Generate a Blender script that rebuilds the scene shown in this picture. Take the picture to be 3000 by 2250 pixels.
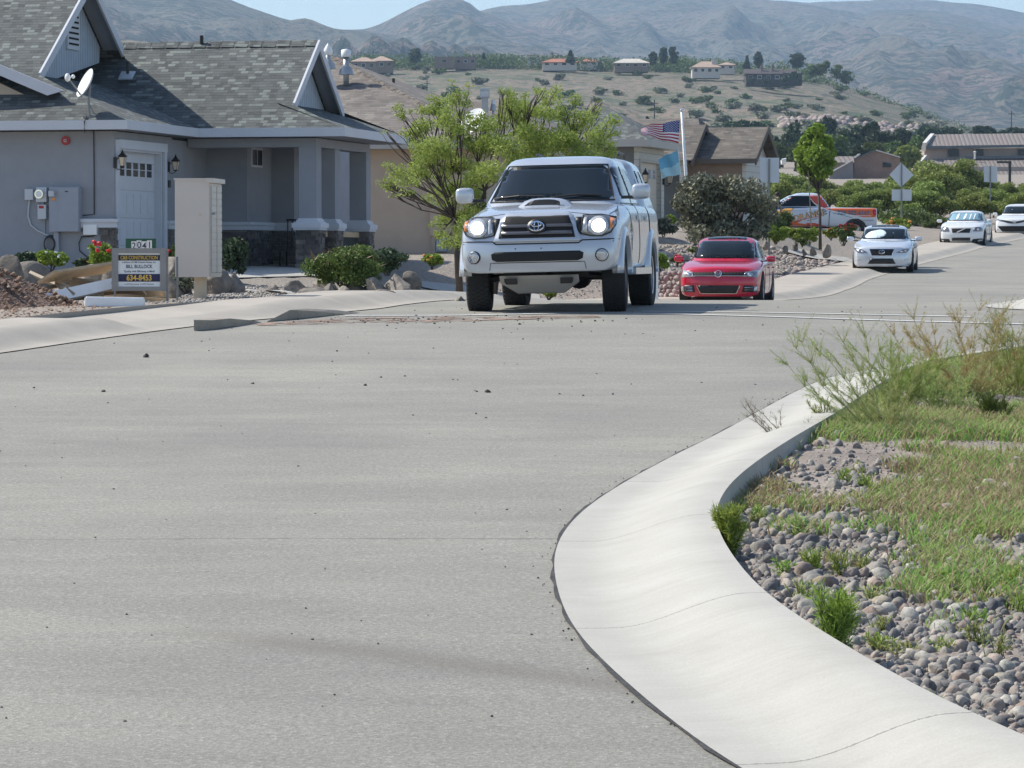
import bpy, bmesh, math, random
import numpy as np
from mathutils import Vector, Matrix, noise
from mathutils.geometry import delaunay_2d_cdt
from mathutils.bvhtree import BVHTree
R = math.radians
for o in list(bpy.data.objects): bpy.data.objects.remove(o)
scene = bpy.context.scene
# ------------------------------------------------------------------ camera
F = 10175.0; PITCH = math.atan(365/F)
cam = bpy.data.cameras.new('camera'); camo = bpy.data.objects.new('camera', cam)
scene.collection.objects.link(camo); scene.camera = camo
camo.location = (0, 0, 0); camo.rotation_euler = (R(90)-PITCH, 0, 0)
cam.sensor_width = 36; cam.lens = 36*F/3000; cam.clip_start = .5; cam.clip_end = 30000
scene.render.resolution_x = 1024; scene.render.resolution_y = 768
# ------------------------------------------------------------------ light
EXPO = 0.55; SUNW = 4.3; SKYW = 0.128
SUN_DIR = Vector((-.93, .36, 0)).normalized()*math.cos(R(47)) + Vector((0, 0, math.sin(R(47))))
w = bpy.data.worlds.new('World'); scene.world = w; w.use_nodes = True
nt = w.node_tree; bgn = nt.nodes['Background']
sky = nt.nodes.new('ShaderNodeTexSky'); sky.sky_type = 'NISHITA'; sky.sun_disc = False
sky.sun_elevation = R(47); sky.sun_rotation = math.atan2(SUN_DIR.x, SUN_DIR.y)
sky.altitude = 1000; sky.air_density = 1.0; sky.dust_density = 1.6; sky.ozone_density = 1.0
nt.links.new(sky.outputs[0], bgn.inputs[0]); bgn.inputs[1].default_value = SKYW
sl = bpy.data.lights.new('sun', 'SUN'); sl.energy = SUNW; sl.angle = R(.5); sl.color = (1, .945, .84)
so = bpy.data.objects.new('sun', sl); scene.collection.objects.link(so)
so.rotation_euler = SUN_DIR.to_track_quat('Z', 'Y').to_euler()
scene.view_settings.view_transform = 'Standard'; scene.view_settings.look = 'None'
scene.view_settings.exposure = EXPO; scene.view_settings.gamma = 1
try:
    scene.cycles.volume_bounces = 0; scene.cycles.max_bounces = 6
    scene.cycles.transparent_max_bounces = 8
except Exception: pass
# ------------------------------------------------------------------ helpers
rnd = random.Random(7)
COL = scene.collection
WM = {}
def tag(o, label=None, cat=None, group=None, kind=None):
    if label: o['label'] = label
    if cat: o['category'] = cat
    if group: o['group'] = group
    if kind: o['kind'] = kind
    return o
def empty(name, loc, label, cat, rotz=0, group=None, rot=None):
    o = bpy.data.objects.new(name, None); COL.objects.link(o)
    o.location = loc; o.rotation_euler = rot if rot else (0, 0, rotz)
    o.empty_display_size = .2
    WM[o.name] = Matrix.Translation(Vector(loc)) @ o.rotation_euler.to_matrix().to_4x4()
    return tag(o, label, cat, group)
def uvs_auto(me):
    uvl = me.uv_layers.new(name='UVMap')
    for p in me.polygons:
        n = p.normal
        if abs(n.z) > .999: U = Vector((1, 0, 0)); V = Vector((0, 1, 0))
        else:
            U = Vector((0, 0, 1)).cross(n).normalized(); V = n.cross(U)
        for li in p.loop_indices:
            c = me.vertices[me.loops[li].vertex_index].co
            uvl.data[li].uv = (c.dot(U), c.dot(V))
def mk(name, V, Fc, mats, parent=None, local=False, smooth=False, mi=None, auto=False, origin=None, uv=None):
    V = np.asarray([tuple(v) for v in V] if not isinstance(V, np.ndarray) else V, dtype=float).reshape(-1, 3)
    me = bpy.data.meshes.new(name)
    worldV = V
    loc = Vector((0, 0, 0))
    if not local:
        if parent is not None:
            M = np.array(WM[parent.name].inverted())
            V = V @ M[:3, :3].T + M[:3, 3]
        else:
            if origin is None:
                mn = V.min(0); mx = V.max(0)
                loc = Vector(((mn[0]+mx[0])/2, (mn[1]+mx[1])/2, mn[2]))
            else: loc = Vector(origin)
            V = V-np.array(loc)
    if isinstance(Fc, np.ndarray):
        nf, k = Fc.shape
        me.vertices.add(len(V)); me.vertices.foreach_set('co', V.ravel())
        me.loops.add(nf*k); me.loops.foreach_set('vertex_index', Fc.ravel().astype(np.int32))
        me.polygons.add(nf); me.polygons.foreach_set('loop_start', np.arange(0, nf*k, k, dtype=np.int32))
        me.update(calc_edges=True)
    else:
        me.from_pydata([tuple(v) for v in V], [], [list(f) for f in Fc]); me.update()
    if not isinstance(mats, (list, tuple)): mats = [mats]
    for m in mats: me.materials.append(m)
    if mi is not None:
        me.polygons.foreach_set('material_index', np.asarray(mi, dtype=np.int32))
    if smooth: me.polygons.foreach_set('use_smooth', [True]*len(me.polygons))
    if auto: uvs_auto(me)
    if uv is not None:
        l = me.uv_layers.new(name='UVMap'); vi = np.zeros(len(me.loops), dtype=np.int32)
        me.loops.foreach_get('vertex_index', vi); l.data.foreach_set('uv', np.asarray(uv)[vi].ravel())
    o = bpy.data.objects.new(name, me); COL.objects.link(o)
    if parent is not None:
        o.parent = parent; WM[o.name] = WM[parent.name]
    else:
        o.location = loc; WM[o.name] = Matrix.Translation(loc)
    return o
class MB:
    def __init__(s): s.V = []; s.F = []; s.M = []
    def add(s, V, Fc, m=0):
        b = len(s.V); s.V += [tuple(v) for v in V]; s.F += [[i+b for i in f] for f in Fc]; s.M += [m]*len(Fc); return s
    def box(s, c, size, m=0, rot=None, fr=None):
        hx, hy, hz = [a/2 for a in size]
        P = [Vector((x, y, z)) for x in (-hx, hx) for y in (-hy, hy) for z in (-hz, hz)]
        if rot is not None: P = [rot @ p for p in P]
        P = [p+Vector(c) for p in P]
        if fr is not None: P = [fr(p) for p in P]
        return s.add(P, [(0, 1, 3, 2), (4, 6, 7, 5), (0, 4, 5, 1), (2, 3, 7, 6), (0, 2, 6, 4), (1, 5, 7, 3)], m)
    def bb(s, a, b, m=0, fr=None):
        c = [(a[i]+b[i])/2 for i in range(3)]; z = [abs(b[i]-a[i]) for i in range(3)]
        return s.box(c, z, m, fr=fr)
    def prism(s, poly, vec, m=0):
        n = len(poly); vec = Vector(vec); P = [Vector(p) for p in poly]
        return s.add(P+[p+vec for p in P], [list(range(n))[::-1], list(range(n, 2*n))]+[(i, (i+1) % n, n+(i+1) % n, n+i) for i in range(n)], m)
    def tube(s, path, rad, n=6, m=0, cap=True):
        path = [Vector(p) for p in path]
        if not isinstance(rad, (list, tuple)): rad = [rad]*len(path)
        V = []
        up = Vector((.13, .21, .97))
        for i, p in enumerate(path):
            d = (path[min(i+1, len(path)-1)]-path[max(i-1, 0)])
            d = d.normalized() if d.length > 1e-9 else Vector((0, 0, 1))
            a = d.cross(up)
            if a.length < .1: a = d.cross(Vector((1, 0, 0)))
            a.normalize(); b = d.cross(a)
            for k in range(n):
                t = 2*math.pi*k/n; V.append(p+rad[i]*(math.cos(t)*a+math.sin(t)*b))
        Fc = [(i*n+k, i*n+(k+1) % n, (i+1)*n+(k+1) % n, (i+1)*n+k) for i in range(len(path)-1) for k in range(n)]
        if cap: Fc += [list(range(n))[::-1], [(len(path)-1)*n+k for k in range(n)]]
        return s.add(V, Fc, m)
    def lathe(s, prof, M, n=24, m=0):
        # prof: (r, h) about local z; M matrix
        V = []; k = len(prof)
        for j in range(n):
            t = 2*math.pi*j/n
            for r, h in prof: V.append(M @ Vector((r*math.cos(t), r*math.sin(t), h)))
        Fc = [(j*k+i, ((j+1) % n)*k+i, ((j+1) % n)*k+i+1, j*k+i+1) for j in range(n) for i in range(k-1)]
        return s.add(V, Fc, m)
    def ell(s, c, r, m=0, nu=12, nv=8, rot=None):
        V = []
        for i in range(nv+1):
            a = math.pi*i/nv
            for j in range(nu):
                b = 2*math.pi*j/nu
                p = Vector((r[0]*math.sin(a)*math.cos(b), r[1]*math.sin(a)*math.sin(b), r[2]*math.cos(a)))
                if rot is not None: p = rot @ p
                V.append(p+Vector(c))
        Fc = [(i*nu+j, (i+1)*nu+j, (i+1)*nu+(j+1) % nu, i*nu+(j+1) % nu) for i in range(nv) for j in range(nu)]
        return s.add(V, Fc, m)
    def build(s, name, mats, parent=None, **k):
        if len(s.V) == 0: return None
        return mk(name, s.V, s.F, mats, parent, mi=s.M if isinstance(mats, (list, tuple)) else None, **k)
# ------------------------------------------------------------------ materials
def N(t, ty, **k):
    n = t.nodes.new(ty)
    for a, b in k.items(): setattr(n, a, b)
    return n
def base_mat(name, col, rough=.8, metal=0, coat=0, spec=None):
    m = bpy.data.materials.new(name); m.use_nodes = True
    b = m.node_tree.nodes['Principled BSDF']
    b.inputs['Base Color'].default_value = (*col, 1); b.inputs['Roughness'].default_value = rough
    b.inputs['Metallic'].default_value = metal
    if coat: b.inputs['Coat Weight'].default_value = coat; b.inputs['Coat Roughness'].default_value = .04
    if spec is not None: b.inputs['Specular IOR Level'].default_value = spec
    return m
def ramp(t, fac, stops, interp='LINEAR'):
    r = N(t, 'ShaderNodeValToRGB'); cr = r.color_ramp; cr.interpolation = interp
    while len(cr.elements) > 1: cr.elements.remove(cr.elements[-1])
    cr.elements[0].position = stops[0][0]; cr.elements[0].color = (*stops[0][1], 1)
    for p, c in stops[1:]:
        e = cr.elements.new(p); e.color = (*c, 1)
    t.links.new(fac, r.inputs[0]); return r.outputs[0]
def noisen(t, vec, scale, detail=4, rough=.55, dist=0):
    n = N(t, 'ShaderNodeTexNoise'); n.inputs['Scale'].default_value = scale; n.inputs['Detail'].default_value = detail
    n.inputs['Roughness'].default_value = rough; n.inputs['Distortion'].default_value = dist
    t.links.new(vec, n.inputs['Vector']); return n.outputs['Fac']
def coords(t, kind='Object', scale=None):
    c = N(t, 'ShaderNodeTexCoord').outputs[kind] if kind != 'World' else N(t, 'ShaderNodeNewGeometry').outputs['Position']
    if scale:
        mp = N(t, 'ShaderNodeMapping'); mp.inputs['Scale'].default_value = scale; t.links.new(c, mp.inputs[0]); c = mp.outputs[0]
    return c
def math_(t, op, a, b=None, clamp=False):
    n = N(t, 'ShaderNodeMath', operation=op); n.use_clamp = clamp
    for i, x in enumerate((a, b)):
        if x is None: continue
        if isinstance(x, (int, float)): n.inputs[i].default_value = x
        else: t.links.new(x, n.inputs[i])
    return n.outputs[0]
def mixc(t, fac, a, b, mode='MIX'):
    n = N(t, 'ShaderNodeMix', data_type='RGBA', blend_type=mode)
    for s, x in ((n.inputs[0], fac), (n.inputs[6], a), (n.inputs[7], b)):
        if isinstance(x, (int, float)): s.default_value = x
        elif isinstance(x, tuple): s.default_value = (*x, 1)
        else: t.links.new(x, s)
    return n.outputs[2]
def bump(t, b, h, strength=.3, dist=.02):
    n = N(t, 'ShaderNodeBump'); n.inputs['Strength'].default_value = strength; n.inputs['Distance'].default_value = dist
    t.links.new(h, n.inputs['Height']); t.links.new(n.outputs[0], b.inputs['Normal'])
def nmat(name, col, rough=.85, var=.2, scale=3, fine=60, bs=.25, bd=.01, metal=0, kind='World', coat=0, spec=None):
    m = base_mat(name, col, rough, metal, coat, spec); t = m.node_tree; b = t.nodes['Principled BSDF']
    c = coords(t, kind); f1 = noisen(t, c, scale, 5); f2 = noisen(t, c, fine, 3)
    f = math_(t, 'ADD', math_(t, 'MULTIPLY', f1, .6), math_(t, 'MULTIPLY', f2, .4))
    lo = tuple(x*(1-var*1.6) for x in col); hi = tuple(min(1, x*(1+var*1.6)) for x in col)
    t.links.new(ramp(t, f, [(.3, lo), (.5, col), (.7, hi)]), b.inputs['Base Color'])
    if bs: bump(t, b, f2, bs, bd)
    return m
def leafmat(name, cols, rough=.55, trans=.25, objr=False):
    m = base_mat(name, cols[0], rough); t = m.node_tree; b = t.nodes['Principled BSDF']
    g = N(t, 'ShaderNodeNewGeometry'); r = g.outputs['Random Per Island']
    c = coords(t, 'Object'); nn = noisen(t, c, 1.1, 2)
    r2 = math_(t, 'FRACT', math_(t, 'ADD', math_(t, 'MULTIPLY', r, .45), math_(t, 'MULTIPLY', nn, .9)))
    oi = N(t, 'ShaderNodeObjectInfo')
    col = ramp(t, r2, [(i/(len(cols)-1)*.8+.1, c_) for i, c_ in enumerate(cols)])
    hs = N(t, 'ShaderNodeHueSaturation'); t.links.new(col, hs.inputs['Color'])
    t.links.new(math_(t, 'ADD', math_(t, 'MULTIPLY', oi.outputs['Random'], .035), .485), hs.inputs['Hue'])
    t.links.new(math_(t, 'ADD', math_(t, 'MULTIPLY', oi.outputs['Random'], .3), .85), hs.inputs['Value'])
    t.links.new(hs.outputs[0], b.inputs['Base Color'])
    tr = N(t, 'ShaderNodeBsdfTranslucent'); t.links.new(hs.outputs[0], tr.inputs[0])
    mx = N(t, 'ShaderNodeMixShader'); mx.inputs[0].default_value = trans
    out = t.nodes['Material Output']
    t.links.new(b.outputs[0], mx.inputs[1]); t.links.new(tr.outputs[0], mx.inputs[2]); t.links.new(mx.outputs[0], out.inputs[0])
    b.inputs['Specular IOR Level'].default_value = .25
    return m
def stonemat(name, cols, rough=.85, sc=12, bs=.5):
    m = base_mat(name, cols[0], rough); t = m.node_tree; b = t.nodes['Principled BSDF']
    g = N(t, 'ShaderNodeNewGeometry'); oi = N(t, 'ShaderNodeObjectInfo')
    r = math_(t, 'FRACT', math_(t, 'ADD', g.outputs['Random Per Island'], oi.outputs['Random']))
    c = coords(t, 'World'); n1 = noisen(t, c, sc, 6, .65)
    col = ramp(t, r, [(i/(len(cols)-1), c_) for i, c_ in enumerate(cols)])
    v = ramp(t, n1, [(.3, (.55, .55, .55)), (.7, (1.35, 1.35, 1.3))])
    t.links.new(mixc(t, 1.0, col, v, 'MULTIPLY'), b.inputs['Base Color']); bump(t, b, n1, bs, .03)
    return m
def shingle(name, dark, mid, light, row=.145, tab=.3):
    m = base_mat(name, mid, .9); t = m.node_tree; b = t.nodes['Principled BSDF']
    uv = N(t, 'ShaderNodeTexCoord').outputs['UV']; sp = N(t, 'ShaderNodeSeparateXYZ'); t.links.new(uv, sp.inputs[0])
    vr = math_(t, 'DIVIDE', sp.outputs[1], row); ri = math_(t, 'FLOOR', vr); fr = math_(t, 'FRACT', vr)
    wn = N(t, 'ShaderNodeTexWhiteNoise', noise_dimensions='1D'); t.links.new(ri, wn.inputs['W'])
    uu = math_(t, 'DIVIDE', math_(t, 'ADD', sp.outputs[0], wn.outputs['Value']), tab); ci = math_(t, 'FLOOR', uu)
    cb = N(t, 'ShaderNodeCombineXYZ'); t.links.new(ri, cb.inputs[0]); t.links.new(ci, cb.inputs[1])
    w2 = N(t, 'ShaderNodeTexWhiteNoise', noise_dimensions='2D'); t.links.new(cb.outputs[0], w2.inputs['Vector'])
    col = ramp(t, w2.outputs['Value'], [(0, dark), (.45, mid), (.78, mid), (.84, light), (1, light)])
    c = coords(t, 'World'); f2 = noisen(t, c, 45, 3); f1 = noisen(t, c, .9, 4)
    col = mixc(t, 1.0, col, ramp(t, f2, [(.3, (.7, .7, .7)), (.7, (1.3, 1.3, 1.3))]), 'MULTIPLY')
    col = mixc(t, 1.0, col, ramp(t, f1, [(.3, (.88, .88, .88)), (.7, (1.12, 1.12, 1.1))]), 'MULTIPLY')
    edge = math_(t, 'LESS_THAN', fr, .16)
    col = mixc(t, math_(t, 'MULTIPLY', edge, .55), col, tuple(x*.3 for x in dark))
    t.links.new(col, b.inputs['Base Color'])
    h = math_(t, 'SUBTRACT', 1.0, fr); bump(t, b, h, .5, .02)
    return m
def linesmat(name, col, period, width, axis=1, dark=.45, rough=.7, var=.08):
    m = base_mat(name, col, rough); t = m.node_tree; b = t.nodes['Principled BSDF']
    uv = N(t, 'ShaderNodeTexCoord').outputs['UV']; sp = N(t, 'ShaderNodeSeparateXYZ'); t.links.new(uv, sp.inputs[0])
    fr = math_(t, 'FRACT', math_(t, 'DIVIDE', sp.outputs[axis], period)); e = math_(t, 'LESS_THAN', fr, width)
    n = noisen(t, coords(t, 'World'), 6, 4)
    c0 = ramp(t, n, [(.3, tuple(x*(1-var) for x in col)), (.7, tuple(x*(1+var) for x in col))])
    t.links.new(mixc(t, e, c0, tuple(x*dark for x in col)), b.inputs['Base Color']); bump(t, b, math_(t, 'SUBTRACT', 1.0, e), .4, .01)
    return m
M = {}
M['asphalt_yard'] = nmat('gravel_ground', (.24, .21, .18), .95, .35, .6, 30, .6, .03)
M['stucco'] = nmat('grey_stucco', (.285, .30, .33), .95, .07, 2, 90, .5, .006)
M['tan'] = nmat('tan_stucco', (.47, .385, .30), .95, .05, 2, 90, .5, .006)
M['fascia'] = nmat('fascia_paint', (.54, .56, .60), .6, .04, 1, 30, .1, .004)
M['trim'] = nmat('trim_white', (.55, .58, .63), .6, .05, 2, 40, .2, .004)
M['fasciatan'] = nmat('fascia_tan', (.42, .40, .36), .6, .04, 1, 30, .1, .004)
M['battens'] = linesmat('batten_siding', (.40, .46, .52), .14, .13, 0, .5)
M['siding'] = linesmat('lap_siding', (.50, .50, .46), .24, .08, 1, .5)
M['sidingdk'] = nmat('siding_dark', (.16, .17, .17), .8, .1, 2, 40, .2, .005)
M['shingle'] = shingle('grey_shingle', (.055, .062, .064), (.095, .104, .104), (.165, .185, .175), .10, .15)
M['shingle_t'] = shingle('brown_shingle', (.12, .105, .095), (.17, .15, .135), (.21, .19, .17), .13, .22)
M['shingle_b'] = shingle('dark_brown_shingle', (.09, .08, .07), (.13, .115, .1), (.17, .15, .13))
M['dark'] = nmat('dark_void', (.012, .012, .013), .9, .2)
M['white'] = nmat('white_paint', (.78, .79, .78), .45, .03, 2, 40, .1, .004)
M['doorw'] = linesmat('garage_door_paint', (.56, .58, .62), .53, .03, 1, .75, .5, .03)
M['glassdk'] = base_mat('window_glass', (.012, .014, .016), .15, 0, 0, .3)
M['black'] = nmat('black_metal', (.015, .014, .013), .5, .2, 5, 50, .1, .003)
M['lampglass'] = nmat('lamp_glass', (.62, .52, .38), .35, .1, 20, 60, .1, .003)
M['steel'] = nmat('galvanised', (.42, .43, .44), .45, .08, 4, 60, .1, .003, metal=.6)
M['concrete'] = nmat('concrete', (.37, .355, .325), .9, .08, 1.2, 70, .35, .006)
M['boxgrey'] = nmat('meter_box', (.30, .33, .38), .6, .04, 3, 50, .1, .003)
M['boxlight'] = nmat('meter_plate', (.5, .53, .56), .5, .04, 3, 50, .1, .003)
M['red'] = nmat('red_enamel', (.35, .02, .02), .4, .1, 8, 60, .05, .002)
M['wood'] = nmat('raw_lumber', (.50, .37, .23), .8, .15, 3, 40, .3, .006)
M['woodold'] = nmat('weathered_lumber', (.30, .25, .19), .85, .2, 3, 40, .3, .006)
M['foam'] = nmat('white_foam', (.80, .81, .82), .7, .04, 4, 80, .2, .006)
M['mailbox'] = nmat('mailbox_tan', (.60, .54, .48), .55, .04, 2, 60, .1, .003)
M['mailbox2'] = nmat('mailbox_post', (.60, .50, .37), .6, .06, 2, 60, .1, .003)
M['boulder'] = stonemat('boulder_stone', [(.20, .17, .145), (.16, .145, .13), (.27, .235, .20), (.13, .115, .10)], .9, 7, .9)
M['rockgrey'] = stonemat('river_stone', [(.15, .15, .155), (.23, .21, .20), (.29, .27, .24), (.10, .10, .11), (.40, .37, .33), (.27, .21, .18), (.19, .185, .19)], .8, 14)
M['rockslope'] = stonemat('slope_stone', [(.34, .29, .26), (.24, .20, .19), (.45, .41, .37), (.30, .24, .22)], .9, 8)
M['gravel'] = stonemat('gravel_stone', [(.34, .31, .28), (.22, .20, .19), (.50, .47, .43), (.16, .14, .13)], .9, 20)
M['dirtclod'] = stonemat('dirt_clods', [(.20, .12, .085), (.28, .18, .13), (.16, .10, .075), (.30, .23, .18)], .95, 20)
M['pebble'] = stonemat('road_pebbles', [(.05, .045, .04), (.09, .08, .07), (.2, .18, .16)], .9, 20)
M['bark'] = nmat('bark', (.07, .055, .045), .9, .3, 8, 60, .6, .01)
M['leaf_mesq'] = leafmat('mesquite_leaves', [(.13, .21, .04), (.26, .36, .08), (.38, .47, .12), (.21, .31, .06)], .5, .42)
M['leaf_band'] = leafmat('thicket_leaves', [(.10, .14, .035), (.20, .25, .06), (.28, .33, .09), (.15, .19, .05)], .55, .3)
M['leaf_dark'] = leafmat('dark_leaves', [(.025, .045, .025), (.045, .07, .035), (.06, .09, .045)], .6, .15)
M['leaf_mid'] = leafmat('mid_leaves', [(.05, .08, .03), (.09, .13, .04), (.13, .17, .05)], .6, .2)
M['leaf_olive'] = leafmat('olive_leaves', [(.10, .12, .075), (.18, .195, .13), (.28, .29, .20), (.075, .09, .06)], .5, .15)
M['leaf_bright'] = leafmat('bright_leaves', [(.10, .16, .02), (.18, .26, .035), (.27, .34, .06)], .5, .35)
M['leaf_fine'] = leafmat('fine_green_leaves', [(.05, .08, .02), (.10, .14, .03), (.15, .19, .05)], .55, .25)
M['leaf_dry'] = leafmat('dry_twigs', [(.18, .12, .08), (.26, .18, .12), (.14, .10, .06)], .7, .1)
M['grass'] = leafmat('weedy_grass', [(.10, .22, .04), (.16, .31, .06), (.26, .40, .09), (.37, .37, .16)], .6, .35)
M['grassdry'] = leafmat('dry_grass', [(.34, .27, .15), (.44, .36, .22), (.27, .20, .12)], .7, .25)
M['weedleaf'] = leafmat('weed_leaves', [(.17, .26, .04), (.26, .36, .06), (.33, .42, .10)], .5, .35)
M['weedgrey'] = leafmat('wispy_leaves', [(.22, .34, .08), (.29, .40, .12), (.36, .42, .15), (.44, .38, .16)], .6, .4)
M['wstem'] = leafmat('weed_stems', [(.30, .30, .14), (.36, .33, .18)], .6, .2)
M['petal_red'] = base_mat('red_petals', (.55, .02, .02), .5)
M['petal_or'] = base_mat('orange_petals', (.6, .25, .04), .5)
M['tyre'] = nmat('tyre_rubber', (.022, .022, .023), .85, .25, 8, 40, .5, .01, kind='Object')
M['alloy'] = base_mat('alloy_rim', (.5, .5, .52), .3, .9)
M['glasscar'] = base_mat('car_glass', (.008, .013, .016), .04, 0, 0, .28)
M['plastic'] = base_mat('black_trim', (.012, .012, .013), .45)
M['mesh'] = linesmat('grille_bars', (.03, .03, .032), .03, .3, 1, .2)
M['chrome'] = base_mat('chrome', (.75, .76, .78), .12, 1.0)
M['lens'] = base_mat('headlight_lens', (.55, .56, .56), .08, .3, 1.0)
M['lensdk'] = base_mat('headlight_bowl', (.20, .21, .22), .12, .5, 1.0)
M['amber'] = base_mat('amber_lens', (.65, .22, .04), .2, 0, .5)
M['skid'] = base_mat('skid_plate', (.42, .40, .37), .5, .3)
M['signback'] = nmat('sign_back', (.50, .54, .58), .45, .04, 3, 50, .05, .002, metal=.4)
M['post'] = nmat('sign_post', (.22, .23, .23), .5, .1, 6, 60, .1, .002, metal=.5)
def emis(name, col, st):
    m = bpy.data.materials.new(name); m.use_nodes = True; b = m.node_tree.nodes['Principled BSDF']
    b.inputs['Base Color'].default_value = (*col, 1); b.inputs['Emission Color'].default_value = (*col, 1)
    b.inputs['Emission Strength'].default_value = st; return m
M['lamp_on'] = emis('lit_headlamp', (1, .88, .68), 2.6)
def paint(name, col, rough=.28, metal=.0):
    m = base_mat(name, col, rough, metal, .8); t = m.node_tree; b = t.nodes['Principled BSDF']
    n = noisen(t, coords(t, 'Object'), 2.5, 4)
    t.links.new(ramp(t, n, [(.3, tuple(x*.98 for x in col)), (.7, tuple(min(1, x*1.02) for x in col))]), b.inputs['Base Color'])
    return m
def flat(name, col, rough=.5): return base_mat(name, col, rough)
# ------------------------------------------------------------------ pixel helpers
CP, SP = math.cos(PITCH), math.sin(PITCH)
def ray(u, v):
    x = (u-1500)/F; z = (1125-v)/F
    y2 = CP+z*SP; z2 = -SP+z*CP
    return Vector((x/y2, 1, z2/y2))
def at(u, v, d): return ray(u, v)*d
# ------------------------------------------------------------------ terrain profile
def hermite(pts):
    X = np.array([p[0] for p in pts], float); Y = np.array([p[1] for p in pts], float)
    h = np.diff(X); dl = np.diff(Y)/h; m = np.zeros(len(X)); m[0] = dl[0]; m[-1] = dl[-1]
    for i in range(1, len(X)-1):
        m[i] = (dl[i-1]*h[i]+dl[i]*h[i-1])/(h[i]+h[i-1])
    def f(x):
        x = np.asarray(x, float); i = np.clip(np.searchsorted(X, x)-1, 0, len(X)-2)
        t = np.clip((x-X[i])/h[i], 0, 1); t2 = t*t; t3 = t2*t
        return (2*t3-3*t2+1)*Y[i]+(t3-2*t2+t)*h[i]*m[i]+(-2*t3+3*t2)*Y[i+1]+(t3-t2)*h[i]*m[i+1]
    return f
P = hermite([(-60, -3.6), (0, -1.87), (10, -1.57), (20, -1.27), (30, -.955), (35, -.785), (38, -.68), (40, -.62), (43, -.585), (48, -.566), (53, -.64), (60, -.80), (68, -.95), (74, -.98), (80.5, -.90), (87, -.76), (97, -.56), (105, -.42), (115, -.12), (127, .27), (137, .52), (143, .75), (150, 1.0), (170, 1.7), (200, 2.6), (260, 4.6), (330, 6.9), (450, 10.7), (520, 13), (620, 17.5), (900, 30)])
ZL = hermite([(-60, -3.4), (20, -1.13), (30, -.84), (36, -.66), (44, -.56), (50, -.49), (57, -.39), (66, -.26), (72, -.12), (83, .12), (95, .5), (101, .62), (108, .85), (115, 1.15), (130, 1.2), (150, 1.3), (170, 1.9), (200, 2.6), (260, 4.6), (330, 6.9), (450, 10.7), (520, 13), (620, 17.5), (900, 30)])
LX = hermite([(-60, -40), (8, -13), (20, -8.9), (28, -6.2), (32.3, -4.77), (34.2, -4.25), (36.3, -3.6), (38, -2.95), (39.3, -2.3), (41, -1.75), (44, -1.35), (48, -.8), (55, .3), (63, 1.5), (71, 3.0), (75, 4.3), (80.5, 6.95), (87, 8.4), (97, 10.0), (105, 11.4), (115, 13.7), (127, 16.7), (137, 18.8), (143, 20.6), (155, 24), (175, 30), (200, 38), (900, 260)])
def sstep(a, b, x): t = np.clip((np.asarray(x, float)-a)/(b-a), 0, 1); return t*t*(3-2*t)
def G(x, y):
    x = np.asarray(x, float); y = np.asarray(y, float)
    s = (LX(y)-x)*.93; p = P(y); z = ZL(y)
    ws = 1.45+.8*sstep(42, 60, y); k = sstep(0, 1, (s-ws+.1)/.25); e = sstep(0, 1, (s-ws-.15)/4.0)
    rb = sstep(3, 12, np.where(y > 50, x-(LX(y)+10.5), 0)) * 0
    left = (p-.04)*(1-k)+(p+.1)*k
    return left*(1-e)+z*e+rb
def g(x, y): return float(G(x, y))
def gp(u, v, off=0.0, fn=None, d0=9.0, d1=160.0):
    r = ray(u, v); fn = fn or (lambda x, y: float(P(y)))
    d = d0; pd = d0
    while d < d1:
        if r.z*d < fn(r.x*d, d)+off: break
        pd = d; d += .4
    lo, hi = pd, d
    for _ in range(30):
        m_ = (lo+hi)/2
        if r.z*m_ < fn(r.x*m_, m_)+off: hi = m_
        else: lo = m_
    return Vector((r.x*hi, hi, r.z*hi))
# ground sheet
def grid_mesh(xs_fn, ys, ts, zfn):
    Y = np.repeat(np.array(ys)[:, None], len(ts), 1); X = xs_fn(np.array(ts)[None, :], Y); Z = zfn(X, Y)
    V = np.stack([X, Y, Z], -1).reshape(-1, 3); n = len(ts); m_ = len(ys)
    i = np.arange(m_-1)[:, None]*n+np.arange(n-1)[None, :]
    Fc = np.stack([i, i+1, i+1+n, i+n], -1).reshape(-1, 4)
    return V, Fc
ys = list(np.arange(-30, 8, 2))+list(np.arange(8, 62, .3))+list(np.arange(62, 110, .5))+list(np.arange(110, 200, 1.5))+list(np.arange(200, 641, 8))
tt = list(np.linspace(-.9, -.2, 30)[:-1])+list(np.linspace(-.2, .25, 190))+list(np.linspace(.25, .9, 30)[1:])
def gz(X, Y):
    Z = G(X, Y)
    return Z+.02*np.sin(X*3.1+Y*1.7)*np.sin(Y*2.3-X)*(LX(Y)-X > 3.2)
def ground_material():
    m = base_mat('ground_gravel', (.3, .26, .22), .95); t = m.node_tree; b = t.nodes['Principled BSDF']
    c = coords(t, 'World')
    vo = N(t, 'ShaderNodeTexVoronoi'); vo.inputs['Scale'].default_value = 22; t.links.new(c, vo.inputs['Vector'])
    n1 = noisen(t, c, .35, 5); n2 = noisen(t, c, 14, 4)
    st = ramp(t, vo.outputs['Color'], [(0, (.12, .105, .095)), (.5, (.27, .235, .20)), (1, (.45, .41, .37))])
    dr = ramp(t, n1, [(.35, (.30, .235, .18)), (.6, (.24, .21, .17)), (.75, (.18, .19, .11))])
    t.links.new(mixc(t, math_(t, 'MULTIPLY', n2, .9, True), st, dr), b.inputs['Base Color'])
    bump(t, b, vo.outputs['Distance'], .7, .03)
    return m
V, Fc = grid_mesh(lambda t, Y: t*(Y+50), ys, tt, gz)
M['ground'] = ground_material()
o = mk('ground', V, Fc, M['ground'], smooth=True, origin=(0, 0, 0)); tag(o, kind='structure')
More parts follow.
